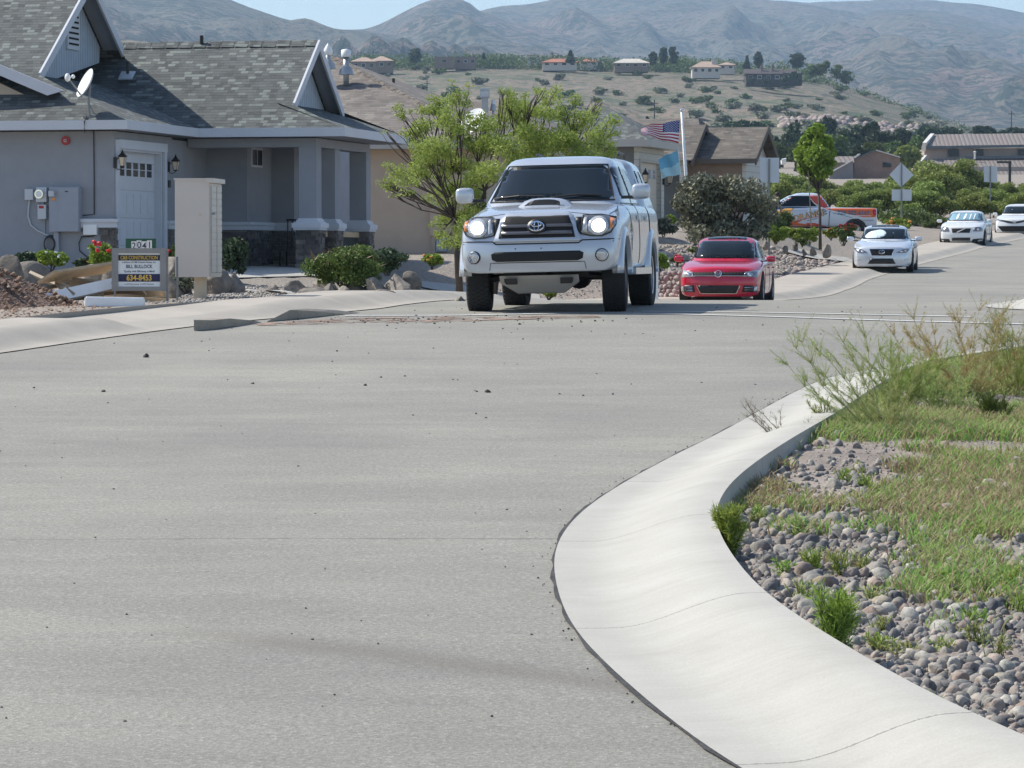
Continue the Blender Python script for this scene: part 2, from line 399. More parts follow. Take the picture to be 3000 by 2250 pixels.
def strip(name, A, B, mat, nx, off=0.0, zf=None, prof=None, uv=True, kind='structure', smooth=True):
    """A,B lists of (x,y); sheet between the two lines draped on P"""
    A = np.array(A, float); B = np.array(B, float); n = len(A); ts = np.linspace(0, 1, nx)
    X = A[:, None, 0]*(1-ts)+B[:, None, 0]*ts; Y = A[:, None, 1]*(1-ts)+B[:, None, 1]*ts
    zf = zf or (lambda x, y: P(y)); Z = zf(X, Y)+off
    if prof is not None: Z = Z+prof(ts)[None, :]*np.ones((n, 1))
    Vv = np.stack([X, Y, Z], -1).reshape(-1, 3)
    i = np.arange(n-1)[:, None]*nx+np.arange(nx-1)[None, :]
    Fc = np.stack([i, i+1, i+1+nx, i+nx], -1).reshape(-1, 4)
    L = np.concatenate([[0], np.cumsum(np.linalg.norm(np.diff((A+B)/2, axis=0), axis=1))])
    wid = np.linalg.norm(A-B, axis=1).mean()
    UV = np.stack([np.repeat(L[:, None], nx, 1), np.repeat(ts[None]*wid, n, 0)], -1).reshape(-1, 2)
    o = mk(name, Vv, Fc, mat, smooth=smooth, uv=UV, origin=(0, 0, 0))
    if kind: tag(o, kind=kind)
    return o
def resample(pts, step):
    pts = [Vector((p[0], p[1])) for p in pts]; q = []
    n = len(pts)
    for i in range(n-1):
        p0 = pts[max(i-1, 0)]; p1 = pts[i]; p2 = pts[i+1]; p3 = pts[min(i+2, n-1)]
        k = max(2, int((p2-p1).length/step))
        for j in range(k):
            t = j/k
            q.append(.5*((2*p1)+(p2-p0)*t+(2*p0-5*p1+4*p2-p3)*t*t+(3*p1-p0-3*p2+p3)*t**3))
    q.append(pts[-1]); return q
def offset(line, d):
    out = []
    for i, p in enumerate(line):
        t = (line[min(i+1, len(line)-1)]-line[max(i-1, 0)]).normalized()
        out.append(p+Vector((t.y, -t.x))*d)
    return out
def smooth_line(L, it=6):
    L = [Vector(p) for p in L]
    for _ in range(it):
        L = [L[0]]+[(L[i-1]+2*L[i]+L[i+1])/4 for i in range(1, len(L)-1)]+[L[-1]]
    return L
lip_px = [(2156, 2250), (2034, 2170), (1898, 2061), (1763, 1939), (1695, 1871), (1645, 1776), (1623, 1681), (1623, 1627), (1648, 1566), (1709, 1498), (1817, 1424), (1966, 1342), (2115, 1268), (2237, 1200), (2359, 1136), (2441, 1105), (2549, 1085), (2698, 1064), (2861, 1037), (3000, 1020)]
lip = [(2.6, 3.0), (1.5, 7.2)]+[(gp(u, v).x, gp(u, v).y) for u, v in lip_px]+[(8.5, 35.2), (14, 36.6), (26, 37.5), (60, 38.0)]
lipR = smooth_line(resample(lip, .22), 8)
RX_y = np.array([p.y for p in lipR]); RX_x = np.array([p.x for p in lipR])
o_ = np.argsort(RX_y); RX_y = RX_y[o_]; RX_x = RX_x[o_]
def asphalt():
    m = base_mat('asphalt', (.17, .165, .16), .9, spec=.3); t = m.node_tree; b = t.nodes['Principled BSDF']
    c = coords(t, 'World')
    n0 = noisen(t, c, 150, 3, .7); n1 = noisen(t, c, 48, 4, .65); n2 = noisen(t, c, .45, 5, .6)
    st = coords(t, 'World', (.35, 1.3, 1)); n3 = noisen(t, st, .9, 6, .65, 1.2)
    f = math_(t, 'ADD', math_(t, 'MULTIPLY', n0, .5), math_(t, 'MULTIPLY', n1, .5))
    grain = ramp(t, f, [(.28, (.08, .076, .067)), (.42, (.215, .209, .186)), (.56, (.29, .281, .25)), (.68, (.52, .51, .45))])
    big = ramp(t, n2, [(.3, (.86, .86, .87)), (.7, (1.12, 1.11, 1.09))])
    stk = ramp(t, n3, [(.3, (.90, .90, .90)), (.5, (.97, .97, .97)), (.72, (1.07, 1.06, 1.05))])
    col = mixc(t, 1.0, mixc(t, 1.0, grain, big, 'MULTIPLY'), stk, 'MULTIPLY')
    # faint tyre stain: an arc across the near road
    sp = N(t, 'ShaderNodeSeparateXYZ'); t.links.new(c, sp.inputs[0])
    x = sp.outputs[0]; y = sp.outputs[1]
    cur = math_(t, 'ADD', math_(t, 'MULTIPLY', math_(t, 'ADD', x, .9), -.72), 13.25)
    cur = math_(t, 'ADD', cur, math_(t, 'MULTIPLY', math_(t, 'POWER', math_(t, 'ABSOLUTE', math_(t, 'ADD', x, .9)), 2), -.12))
    dd = math_(t, 'ABSOLUTE', math_(t, 'SUBTRACT', y, math_(t, 'ADD', cur, math_(t, 'MULTIPLY', n3, .12))))
    s1 = ramp(t, dd, [(.05, (1, 1, 1)), (.3, (0, 0, 0))])
    col = mixc(t, math_(t, 'MULTIPLY', math_(t, 'MULTIPLY', math_(t, 'MULTIPLY', s1, .42), ramp(t, math_(t, 'ADD', x, 1.6), [(.1, (0, 0, 0)), (.7, (1, 1, 1))])), ramp(t, n1, [(.3, (.6, .6, .6)), (.6, (1, 1, 1))])), col, (.135, .115, .095))
    # crack
    d2 = math_(t, 'ABSOLUTE', math_(t, 'SUBTRACT', y, math_(t, 'ADD', 16.6, math_(t, 'ADD', math_(t, 'MULTIPLY', n3, .5), math_(t, 'MULTIPLY', n1, .08)))))
    s2 = math_(t, 'LESS_THAN', d2, .018)
    col = mixc(t, math_(t, 'MULTIPLY', math_(t, 'MULTIPLY', s2, ramp(t, n3, [(.42, (0, 0, 0)), (.55, (1, 1, 1))])), .45), col, (.07, .07, .07))
    t.links.new(col, b.inputs['Base Color']); bump(t, b, n1, .55, .012)
    return m
M['asphalt'] = asphalt()
def concm():
    m = base_mat('curb_concrete', (.56, .54, .50), .9); t = m.node_tree; b = t.nodes['Principled BSDF']
    c = coords(t, 'World'); n0 = noisen(t, c, 2.2, 5, .6, .4); n1 = noisen(t, c, 90, 3, .6); n2 = noisen(t, c, 320, 2)
    col = ramp(t, n0, [(.3, (.375, .36, .325)), (.5, (.405, .392, .356)), (.72, (.435, .422, .388))])
    br = N(t, 'ShaderNodeTexCoord').outputs['UV']; mp = N(t, 'ShaderNodeMapping'); mp.inputs['Scale'].default_value = (28, 1.2, 1); t.links.new(br, mp.inputs[0])
    nb = noisen(t, mp.outputs[0], 1, 3)
    col = mixc(t, 1.0, col, ramp(t, nb, [(.3, (.96, .96, .96)), (.7, (1.03, 1.03, 1.03))]), 'MULTIPLY')
    col = mixc(t, 1.0, col, ramp(t, n1, [(.3, (.93, .93, .92)), (.7, (1.05, 1.05, 1.05))]), 'MULTIPLY')
    sp = N(t, 'ShaderNodeSeparateXYZ'); t.links.new(br, sp.inputs[0])
    u = math_(t, 'ADD', sp.outputs[0], math_(t, 'MULTIPLY', n1, .03))
    fr = math_(t, 'FRACT', math_(t, 'DIVIDE', math_(t, 'ADD', u, 1.35), 3.05)); e = math_(t, 'LESS_THAN', fr, .0045)
    lipd = math_(t, 'LESS_THAN', math_(t, 'ADD', sp.outputs[1], math_(t, 'MULTIPLY', n1, .04)), .028)
    col = mixc(t, math_(t, 'MULTIPLY', e, .7), col, (.14, .13, .12))
    fl = math_(t, 'GREATER_THAN', noisen(t, c, 60, 2), .78)
    col = mixc(t, math_(t, 'MULTIPLY', fl, .6), col, (.25, .2, .16))
    t.links.new(col, b.inputs['Base Color']); bump(t, b, n1, .3, .004)
    return m
M['curb'] = concm()
# road sheets
yv = list(np.arange(3.2, 33.6, .35)); A = [(float(LX(y)), y) for y in yv]; B = [(float(np.interp(y, RX_y, RX_x)), y) for y in yv]
y2 = np.concatenate([np.arange(33.6, 38.0, .25), np.arange(38.0, 200, .45)])
def rx2(y):
    if y < 38.0: return float(np.interp(y, RX_y, RX_x))
    if y < 44.5: return 60.0
    return float(np.interp(y, [44.5, 50, 60, 75, 100, 130, 160, 200], [6.2, 7.6, 10.5, 14.8, 21.5, 29, 36, 50]))
A += [(float(LX(y)), y) for y in y2]; B += [(rx2(y), y) for y in y2]
strip('road', A, B, M['asphalt'], 60)
# asphalt crumbled edge along the curb, then the curb
backR = offset(lipR, .76)
def cprof(t): return .005+.135*sstep(.2, .92, t)
curbR = strip('curb', lipR, backR, M['curb'], 14, 0.004, prof=cprof)
bk2 = offset(lipR, .775)
strip('curb', backR, bk2, M['curb'], 6, 0, prof=lambda t: .144-.30*t)
EDGE = nmat('crumbled_edge', (.05, .05, .05), .95, .4, 5, 60, .6, .02)
ein = []
for i, p in enumerate(lipR):
    ein.append(p+(offset(lipR, 1)[i]-p)*0 if False else p)
el = offset(lipR, -.014); el = [p+Vector((rnd.uniform(-.010, .010), rnd.uniform(-.010, .010))) for p in el]; el2 = offset(lipR, .012)
el2 = [p+Vector((rnd.uniform(-.008, .008), rnd.uniform(-.008, .008))) for p in el2]
strip('curb', el, el2, EDGE, 2, .007)
# left curb and walk
allL = [Vector((float(LX(y)), y)) for y in np.concatenate([np.arange(12, 36, .35), np.arange(36, 42, .12), np.arange(42, 80, .35), np.arange(80, 200, .8)])]
def dipf(y): return sstep(36.2, 36.6, y)*(1-sstep(38.2, 40.8, y))
def wz(x, y):
    s_ = np.clip(((LX(y)-x)*.93-.765)/1.485, 0, 1); return P(y)-dipf(y)*.102*(1-s_)
lt_ = np.linspace(0, 1, 12)
def cz(x, y): return P(y)+.005+(.135-.105*dipf(y))*sstep(.2, .92, lt_)[None, :]
strip('curb', allL, offset(allL, -.76), nmat('dusty_kerb', (.34, .315, .275), .92, .12, 1.3, 60, .3, .004), 12, .004, zf=cz)
def woff(k_): return [p+(q-p)*(1.45+k_+.8*float(sstep(42, 60, p.y))) for p, q in zip(allL, offset(allL, -1.0))]
M['walk'] = nmat('dusty_walk', (.37, .335, .29), .92, .12, 1.1, 60, .3, .004)
walk = strip('sidewalk', offset(allL, -.762), woff(0), M['walk'], 8, .137, zf=wz)
strip('sidewalk', woff(0), woff(.02), M['walk'], 3, .135, prof=lambda t: -.15*t)
# far island curb on the right
isl = [(60, 41.5), (14, 40.6), (8.0, 40.0), (6.6, 40.2), (5.95, 41.2), (5.8, 42.8), (6.2, 44.5), (7.6, 50), (10.5, 60), (14.8, 75), (21.5, 100), (29, 130), (36, 160)]
islr = smooth_line(resample(isl, .4), 4)
strip('curb', islr, offset(islr, .76), M['curb'], 10, .004, prof=cprof)
strip('sidewalk', offset(islr, .765), offset(islr, 2.4), M['curb'], 6, .135)
# painted lines
LINE = nmat('road_paint', (.55, .55, .53), .7, .18, 2, 25, .2, .003)
def pline(px, wd, name='road_line', mat=LINE, off=.008):
    pts = [gp(u, v, 0, d1=60) for u, v in px]; L = resample([(p.x, p.y) for p in pts], .3)
    return strip(name, offset(L, -wd/2), offset(L, wd/2), mat, 3, off)
pline([(1880, 913), (2250, 917), (2600, 924), (2850, 929)], .13)
pline([(1010, 926), (1350, 925), (1550, 921), (1760, 919), (2000, 922), (2300, 930), (2600, 940), (3050, 952)], .14)
# drape polygons
def drape(name, poly, mat, step=.4, zf=None, off=.02, kind='structure', uvlen=True):
    poly = [Vector((p[0], p[1])) for p in poly]; n = len(poly)
    dense = []
    for i in range(n):
        a = poly[i]; b_ = poly[(i+1) % n]; k = max(1, int((b_-a).length/step))
        dense += [a.lerp(b_, j/k) for j in range(k)]
    n = len(dense); xs = [p.x for p in dense]; yy = [p.y for p in dense]; pts = list(dense)
    for x in np.arange(min(xs), max(xs), step):
        for y in np.arange(min(yy), max(yy), step): pts.append(Vector((x+.01, y+.013)))
    r = delaunay_2d_cdt(pts, [(i, (i+1) % n) for i in range(n)], [list(range(n))], 1, 1e-5)
    vv = r[0]; zf = zf or (lambda x, y: float(G(x, y)))
    Vv = [(p.x, p.y, zf(p.x, p.y)+off) for p in vv]
    o = mk(name, Vv, r[2], mat, smooth=True, uv=[(p.x, p.y) for p in vv], origin=(0, 0, 0))
    if kind: tag(o, kind=kind)
    return o
def lp(u, v, off=0): # a point on the left lots seen at a pixel
    p = gp(u, v, off, lambda x, y: float(G(x, y)), 30, 170); return (p.x, p.y)
# ------------------------------------------------------------------ hill and mountains
def polar(name, us, rows, zf, mat):
    U = np.array(us, float); Rr = np.array(rows, float)
    X = (U[None, :]-1500)/F*Rr[:, None]; Y = np.repeat(Rr[:, None], len(U), 1); Z = zf(U[None, :]*np.ones_like(Y), Y)
    V = np.stack([X, Y, Z], -1).reshape(-1, 3); n = len(U)
    i = np.arange(len(Rr)-1)[:, None]*n+np.arange(n-1)[None, :]
    o = mk(name, V, np.stack([i, i+1, i+1+n, i+n], -1).reshape(-1, 4), mat, smooth=True, origin=(0, 0, 0)); tag(o, kind='structure'); return o
def zpix(v, d): # height of a pixel row at a distance
    z = (1125-np.asarray(v, float))/F; return (-SP+z*CP)/(CP+z*SP)*d
def vnoise(X, Y, scale, oct=5, ridged=False, seed=0):
    out = np.zeros(X.shape); it = np.nditer([X, Y], flags=['multi_index'])
    for x, y in it:
        p = Vector((float(x)/scale+seed*7.3, float(y)/scale, seed*3.1)); v = 0; a = 1; s = 0
        for k in range(oct):
            n = noise.noise(p)
            if ridged: n = 1-abs(n)*2
            v += n*a; s += a; a *= .5; p = p*2.03
        out[it.multi_index] = v/s
    return out
HC = 1500.0
crest_v = lambda u: np.interp(u, [-6000, -1500, 0, 400, 700, 950, 1100, 1400, 1700, 2000, 2170, 2300, 2420, 2520, 2650, 2760, 2860, 3000, 3600, 7000], [120, 110, 112, 120, 158, 186, 194, 188, 196, 200, 208, 222, 240, 268, 312, 352, 388, 418, 440, 440])
def hill_z(U, D):
    zc = zpix(crest_v(U), HC); base = 17.5
    t = np.clip((D-620)/(HC-620), 0, None)
    e = np.where(t < 1, .28*t+.72*t**1.6, 1-(t-1)*1.2)
    bench = .06*np.exp(-((t-.45)/.06)**2)*0
    return base+(zc-base)*(e+bench)
HN = {}
def hill_zn(U, D):
    X = (U-1500)/F*D
    n = vnoise(X, D, 90, 4)*5*np.clip((D-640)/150, 0, 1)*np.clip((HC+10-D)/400, .12, 1)
    g_ = (vnoise(X, D*.35, 55, 3, True)-.5)*7*np.clip((D-700)/150, 0, 1)*np.clip((HC-D)/500, 0.03, 1)
    return hill_z(U, D)+n+g_
def hillmat():
    m = base_mat('dry_hillside', (.33, .26, .2), .95); t = m.node_tree; b = t.nodes['Principled BSDF']
    c = coords(t, 'World'); n1 = noisen(t, c, .02, 6, .6); n2 = noisen(t, c, .25, 6, .7); n3 = noisen(t, coords(t, 'World', (1, .35, 1)), .42, 4, .65)
    col = ramp(t, n1, [(.38, (.20, .155, .118)), (.56, (.165, .138, .098)), (.70, (.12, .125, .07))])
    col = mixc(t, 1.0, col, ramp(t, n2, [(.3, (.72, .70, .66)), (.5, (1, 1, 1)), (.7, (1.3, 1.24, 1.2))]), 'MULTIPLY')
    vo = N(t, 'ShaderNodeTexVoronoi'); vo.inputs['Scale'].default_value = .11; t.links.new(c, vo.inputs['Vector'])
    dt = math_(t, 'LESS_THAN', vo.outputs['Distance'], math_(t, 'MULTIPLY', n1, .72)); col = mixc(t, math_(t, 'MULTIPLY', dt, .8), col, (.05, .075, .035))
    bl = math_(t, 'GREATER_THAN', n3, .545); col = mixc(t, math_(t, 'MULTIPLY', bl, .7), col, (.06, .085, .04))
    t.links.new(col, b.inputs['Base Color']); bump(t, b, n2, .6, 2.0); return m
M['hill'] = hillmat()
hus = list(np.arange(-5200, -400, 160))+list(np.arange(-400, 3400, 14))+list(np.arange(3400, 8400, 160))
hrows = list(np.linspace(612, 1500, 70))+[1520, 1560, 1650, 1800]
HU, HR = np.array(hus, float), np.array(hrows, float)
_UU = HU[None, :]*np.ones((len(HR), 1)); _DD = HR[:, None]*np.ones((1, len(HU)))
HZ = hill_zn(_UU, _DD)
polar('hill', hus, hrows, lambda U, D: HZ, M['hill'])
def hz(u, d):
    i = int(np.clip(np.searchsorted(HU, u)-1, 0, len(HU)-2)); j = int(np.clip(np.searchsorted(HR, d)-1, 0, len(HR)-2))
    a = (u-HU[i])/(HU[i+1]-HU[i]); b = (d-HR[j])/(HR[j+1]-HR[j])
    return float((HZ[j, i]*(1-a)+HZ[j, i+1]*a)*(1-b)+(HZ[j+1, i]*(1-a)+HZ[j+1, i+1]*a)*b)
def hill_at(u, v): # point on the hill seen at a pixel
    r = ray(u, v)
    for d in np.arange(615, 1520, 3.0):
        if r.z*d < hz(u, d): return Vector((r.x*d, d, hz(u, d)))
    return Vector((r.x*1490, 1490, hz(u, 1490)))
def mtmat():
    m = base_mat('mountain_slope', (.25, .24, .2), .95); t = m.node_tree; b = t.nodes['Principled BSDF']
    c = coords(t, 'World'); n1 = noisen(t, c, .0022, 6, .6, .5); n2 = noisen(t, c, .028, 7, .75); n3 = noisen(t, c, .075, 5, .75)
    n4 = noisen(t, c, .004, 4, .6)
    col = ramp(t, n1, [(.35, (.15, .145, .11)), (.5, (.19, .162, .13)), (.62, (.235, .17, .15)), (.72, (.15, .147, .11))])
    thr = math_(t, 'ADD', .665, math_(t, 'MULTIPLY', n4, -.28))
    bl = math_(t, 'GREATER_THAN', n3, thr); col = mixc(t, math_(t, 'MULTIPLY', bl, .85), col, (.02, .05, .035))
    vo = N(t, 'ShaderNodeTexVoronoi'); vo.inputs['Scale'].default_value = .042; t.links.new(c, vo.inputs['Vector'])
    dt = math_(t, 'LESS_THAN', vo.outputs['Distance'], math_(t, 'MULTIPLY', n4, .62)); col = mixc(t, math_(t, 'MULTIPLY', dt, .75), col, (.02, .045, .035))
    col = mixc(t, 1.0, col, ramp(t, n2, [(.3, (.6, .6, .6)), (.7, (1.4, 1.4, 1.4))]), 'MULTIPLY')
    t.links.new(col, b.inputs['Base Color']); bump(t, b, n2, 1.0, 22.0); return m
M['mountain'] = mtmat()
sky_l = lambda u: np.interp(u, [-9000, -3000, -800, 0, 400, 560, 673, 743, 838, 939, 990, 1047, 1100, 1300, 1700, 2200, 3200, 4200, 9000], [-260, -260, -200, -110, -50, -28, 0, 28, 57, 82, 88, 90, 96, 120, 190, 260, 330, 400, 450])
sky_r = lambda u: np.interp(u, [-9000, 500, 800, 940, 1047, 1123, 1173, 1237, 1290, 1330, 1370, 1407, 1440, 1480, 1620, 1750, 9000], [450, 190, 130, 104, 92, 66, 41, 6, -12, -10, 2, 33, 42, 60, 90, 140, 400])
sky_m = lambda u: np.interp(u, [-9000, 1000, 1300, 1370, 1407, 1471, 1566, 1620, 1720, 1850, 2000, 2150, 2290, 2400, 2600, 9000], [450, 140, 60, 44, 30, 18, 5, -4, -14, -20, -16, -6, 5, 20, 60, 400])
sky_b = lambda u: np.interp(u, [-9000, 1700, 2000, 2288, 2346, 2464, 2546, 2600, 2728, 2875, 3000, 3400, 9000], [450, 60, 20, 0, 5, 6, 2, -6, 0, 13, 38, 120, 300])
sky_f = lambda u: np.interp(u, [-9000, 1800, 2000, 2150, 2300, 2480, 2560, 2700, 2800, 2900, 3050, 3400, 9000], [450, 300, 235, 180, 130, 60, 30, 30, 45, 70, 95, 150, 330])
def ridge(seed, skyf, D, near, wob, vbase, amp, sc):
    us = list(np.arange(-8500, -800, 260))+list(np.arange(-800, 3900, 22))+list(np.arange(3900, 11500, 260))
    rows = list(np.linspace(near, D, 62))+[D*1.02, D*1.06, D*1.2]
    U = np.array(us, float)[None, :]*np.ones((len(rows), 1)); DD = np.array(rows)[:, None]*np.ones((1, len(us)))
    X = (U-1500)/F*DD
    sk = zpix(skyf(U), D)*np.ones_like(U)+vnoise(X[-4:-3, :]*np.ones((1, 1)), DD[-4:-3, :], 120, 3, seed=seed)*6
    base = zpix(455, near)
    t = np.clip((DD-near)/(D-near), 0, None); e = np.where(t <= 1, .45*t+.55*t**1.4, 1-(t-1)*3)
    wx = vnoise(X, DD, 1500, 2, seed=seed+5)*500
    rg = vnoise(X+wx, (DD)*.38, sc, 4, True, seed=seed)-.45
    fade = np.clip(t*5, 0, 1)*np.clip((1-t)*2.6, 0.0, 1)
    Z = base+(sk-base)*e+rg*amp*1.75*fade+vnoise(X, DD, sc*.22, 3, seed=seed+2)*amp*.16*fade
    V = np.stack([X, DD, Z], -1).reshape(-1, 3); n = len(us)
    i = np.arange(len(rows)-1)[:, None]*n+np.arange(n-1)[None, :]
    o = mk('mountain', V, np.stack([i, i+1, i+1+n, i+n], -1).reshape(-1, 4), M['mountain'], smooth=True, origin=(0, 0, 0)); tag(o, kind='structure')
ridge(1, sky_l, 4300, 2000, 0, 350, 62, 330)
ridge(2, sky_r, 5200, 2900, 0, 330, 70, 380)
ridge(3, sky_m, 6300, 3800, 0, 300, 95, 450)
ridge(4, sky_b, 7600, 5200, 0, 240, 80, 700)
ridge(6, sky_f, 6300, 2400, 0, 455, 62, 420)
# desert floor between hill and mountains
o = mk('plain', [(-9000, 1500, 10), (9000, 1500, 10), (9000, 8200, 60), (-9000, 8200, 60)], [(0, 1, 2, 3)], M['hill'], origin=(0, 0, 0)); tag(o, kind='structure')
# air
hm = bpy.data.materials.new('haze_air'); hm.use_nodes = True; t_ = hm.node_tree; t_.nodes.clear()
ou = N(t_, 'ShaderNodeOutputMaterial'); pv = N(t_, 'ShaderNodeVolumePrincipled'); pv.inputs['Color'].default_value = (.52, .745, 1, 1)
HAZE = 1.02e-4
pv.inputs['Density'].default_value = HAZE; pv.inputs['Anisotropy'].default_value = .1; t_.links.new(pv.outputs[0], ou.inputs['Volume'])
b_ = MB().bb((-10000, -70, -6), (10000, 9600, 760)); o = b_.build('haze', hm, origin=(0, 0, 0)); tag(o, kind='stuff', label='pale blue air haze over the far hills', cat='haze')
# ------------------------------------------------------------------ rocks, plants
def ico(sub):
    bm = bmesh.new(); bmesh.ops.create_icosphere(bm, subdivisions=sub, radius=1)
    V = np.array([v.co[:] for v in bm.verts]); Fc = np.array([[v.index for v in f.verts] for f in bm.faces]); bm.free(); return V, Fc
ICO = {1: ico(1), 2: ico(2), 3: ico(3)}
def rockv(seed, sub=2, flatz=.6, amp=.25, ax=(1, .75)):
    V, Fc = ICO[sub]; r_ = random.Random(seed); off = Vector((r_.random()*50, r_.random()*50, r_.random()*50))
    out = []
    for v in V:
        p = Vector(v); n = noise.noise(p*.9+off)*amp*1.6+noise.noise(p*2.3+off)*amp*.6
        q = p*(1+n)
        # facet: clip by a few random planes
        out.append((q.x*ax[0], q.y*ax[1], q.z*flatz))
    V2 = np.array(out)
    for k in range(7):
        a = r_.uniform(0, 6.28); z = r_.uniform(-.1, .95); nrm = np.array([math.cos(a), math.sin(a), z]); nrm /= np.linalg.norm(nrm)
        dlt = V2@nrm-r_.uniform(.38, .68)
        V2 = V2-np.where(dlt > 0, dlt, 0)[:, None]*nrm[None]*.92
    return V2, Fc
POOL = {s: [rockv(100*s+i, s, rnd.uniform(.45, .7), .22, (1, rnd.uniform(.6, .9))) for i in range(12)] for s in (1, 2, 3)}
def scatter_mesh(name, items, mat, sub, label, cat, smooth=True, sink=.25, kind='stuff'):
    VV, FF, b = [], [], 0
    for x, y, z, r in items:
        V, Fc = POOL[sub][rnd.randrange(12)]; a = rnd.uniform(0, 6.28); c, s = math.cos(a), math.sin(a)
        tl = rnd.uniform(-.25, .25)
        Vx = V[:, 0]*c-V[:, 1]*s; Vy = V[:, 0]*s+V[:, 1]*c; Vz = V[:, 2]+Vx*tl
        VV.append(np.stack([Vx*r+x, Vy*r+y, Vz*r+z+r*(.55-sink)*.6], -1)); FF.append(Fc+b); b += len(V)
    o = mk(name, np.concatenate(VV), np.concatenate(FF), mat, smooth=smooth)
    return tag(o, label, cat, kind=kind)
ROCKME = {}
def hardrock(seed):
    V, Fc = ico(4); r_ = random.Random(seed); off = Vector((r_.random()*50, r_.random()*50, 0)); V = V*np.array([1, r_.uniform(.7, .95), .72])
    for k in range(16):
        a = r_.uniform(0, 6.28); z = r_.uniform(-.4, 1.0); n_ = np.array([math.cos(a), math.sin(a), z]); n_ /= np.linalg.norm(n_)
        dl = V@n_-r_.uniform(.36, .66); V = V-np.where(dl > 0, dl, 0)[:, None]*n_[None]
    D_ = np.array([noise.noise(Vector(v)*3+off)*.05+noise.noise(Vector(v)*8+off)*.028 for v in V]); V = V*(1+D_)[:, None]
    return V*1.45, Fc
def cobble(seed):
    V, Fc = ico(2); r_ = random.Random(seed); off = Vector((r_.random()*50, r_.random()*50, 0)); V = V*np.array([1, r_.uniform(.55, .95), r_.uniform(.45, .7)])
    for k in range(9):
        a = r_.uniform(0, 6.28); z = r_.uniform(-.3, 1.0); n_ = np.array([math.cos(a), math.sin(a), z]); n_ /= np.linalg.norm(n_)
        dl = V@n_-r_.uniform(.34, .62); V = V-np.where(dl > 0, dl, 0)[:, None]*n_[None]
    D_ = np.array([noise.noise(Vector(v)*2.5+off)*.13 for v in V]); return V*(1+D_)[:, None]*1.35, Fc
POOL[5] = [cobble(1900+i) for i in range(12)]
POOL[4] = [hardrock(900+i) for i in range(12)]
def rock_obj(name, x, y, z, r, mat, label, group=None, cat='rock', sub=3, sink=.25, tall=1.0, idx=None, rot=None):
    if sub == 3: sub = 4
    i = rnd.randrange(12) if idx is None else idx; key = (sub, i, mat.name)
    if key not in ROCKME:
        V, Fc = POOL[sub][i]; me = bpy.data.meshes.new(name); me.from_pydata(V.tolist(), [], Fc.tolist())
        me.polygons.foreach_set('use_smooth', [True]*len(me.polygons)); me.materials.append(mat); ROCKME[key] = me
    o = bpy.data.objects.new(name, ROCKME[key]); COL.objects.link(o)
    o.location = (x, y, z+r*(.55-sink)*.6*tall); o.scale = (r, r, r*tall)
    o.rotation_euler = (rnd.uniform(-.2, .2), rnd.uniform(-.2, .2), rnd.uniform(0, 6.28) if rot is None else rot)
    return tag(o, label, cat, group)
def leafcloud(centers, n, size, seed=0, aspect=1.7, flat=.0, shell=.55, updir=None):
    """centers: (x,y,z,rx,rz) -> random leaf quads; returns V,F"""
    r_ = np.random.RandomState(seed); C = np.array(centers, float)
    w_ = C[:, 3]**2*C[:, 4]; w_ = w_/w_.sum(); idx = r_.choice(len(C), n, p=w_)
    d = r_.normal(size=(n, 3)); d /= np.linalg.norm(d, axis=1)[:, None]
    rad = r_.uniform(shell**2, 1, n)**.5
    c = C[idx, :3]+d*rad[:, None]*np.stack([C[idx, 3], C[idx, 3], C[idx, 4]], -1)
    a = r_.normal(size=(n, 3))
    if updir is not None: a = a*.45+np.array(updir)
    a /= np.linalg.norm(a, axis=1)[:, None]
    b = np.cross(a, r_.normal(size=(n, 3))); b /= np.linalg.norm(b, axis=1)[:, None]
    s = size*r_.uniform(.55, 1.35, n)[:, None]
    L = a*s*aspect/2; W = b*s/2
    V = np.stack([c-L, c+W*.9, c+L, c-W*.9], 1).reshape(-1, 3)
    return V, np.arange(4*n).reshape(-1, 4)
def limb(mb, a, b, r0, r1, seed, wig=.12, n=6, k=5):
    r_ = random.Random(seed); a = Vector(a); b = Vector(b); L = (b-a).length; pts = []; rr = []
    w1 = Vector((r_.uniform(-1, 1), r_.uniform(-1, 1), r_.uniform(-.4, .6)))*L*wig
    for i in range(k+1):
        t = i/k; p = a.lerp(b, t)+w1*math.sin(math.pi*t)+Vector((r_.uniform(-1, 1), r_.uniform(-1, 1), r_.uniform(-1, 1)))*L*wig*.18*(0 < i < k)
        pts.append(p); rr.append(r0*(1-t)+r1*t)
    mb.tube(pts, rr, n); return pts
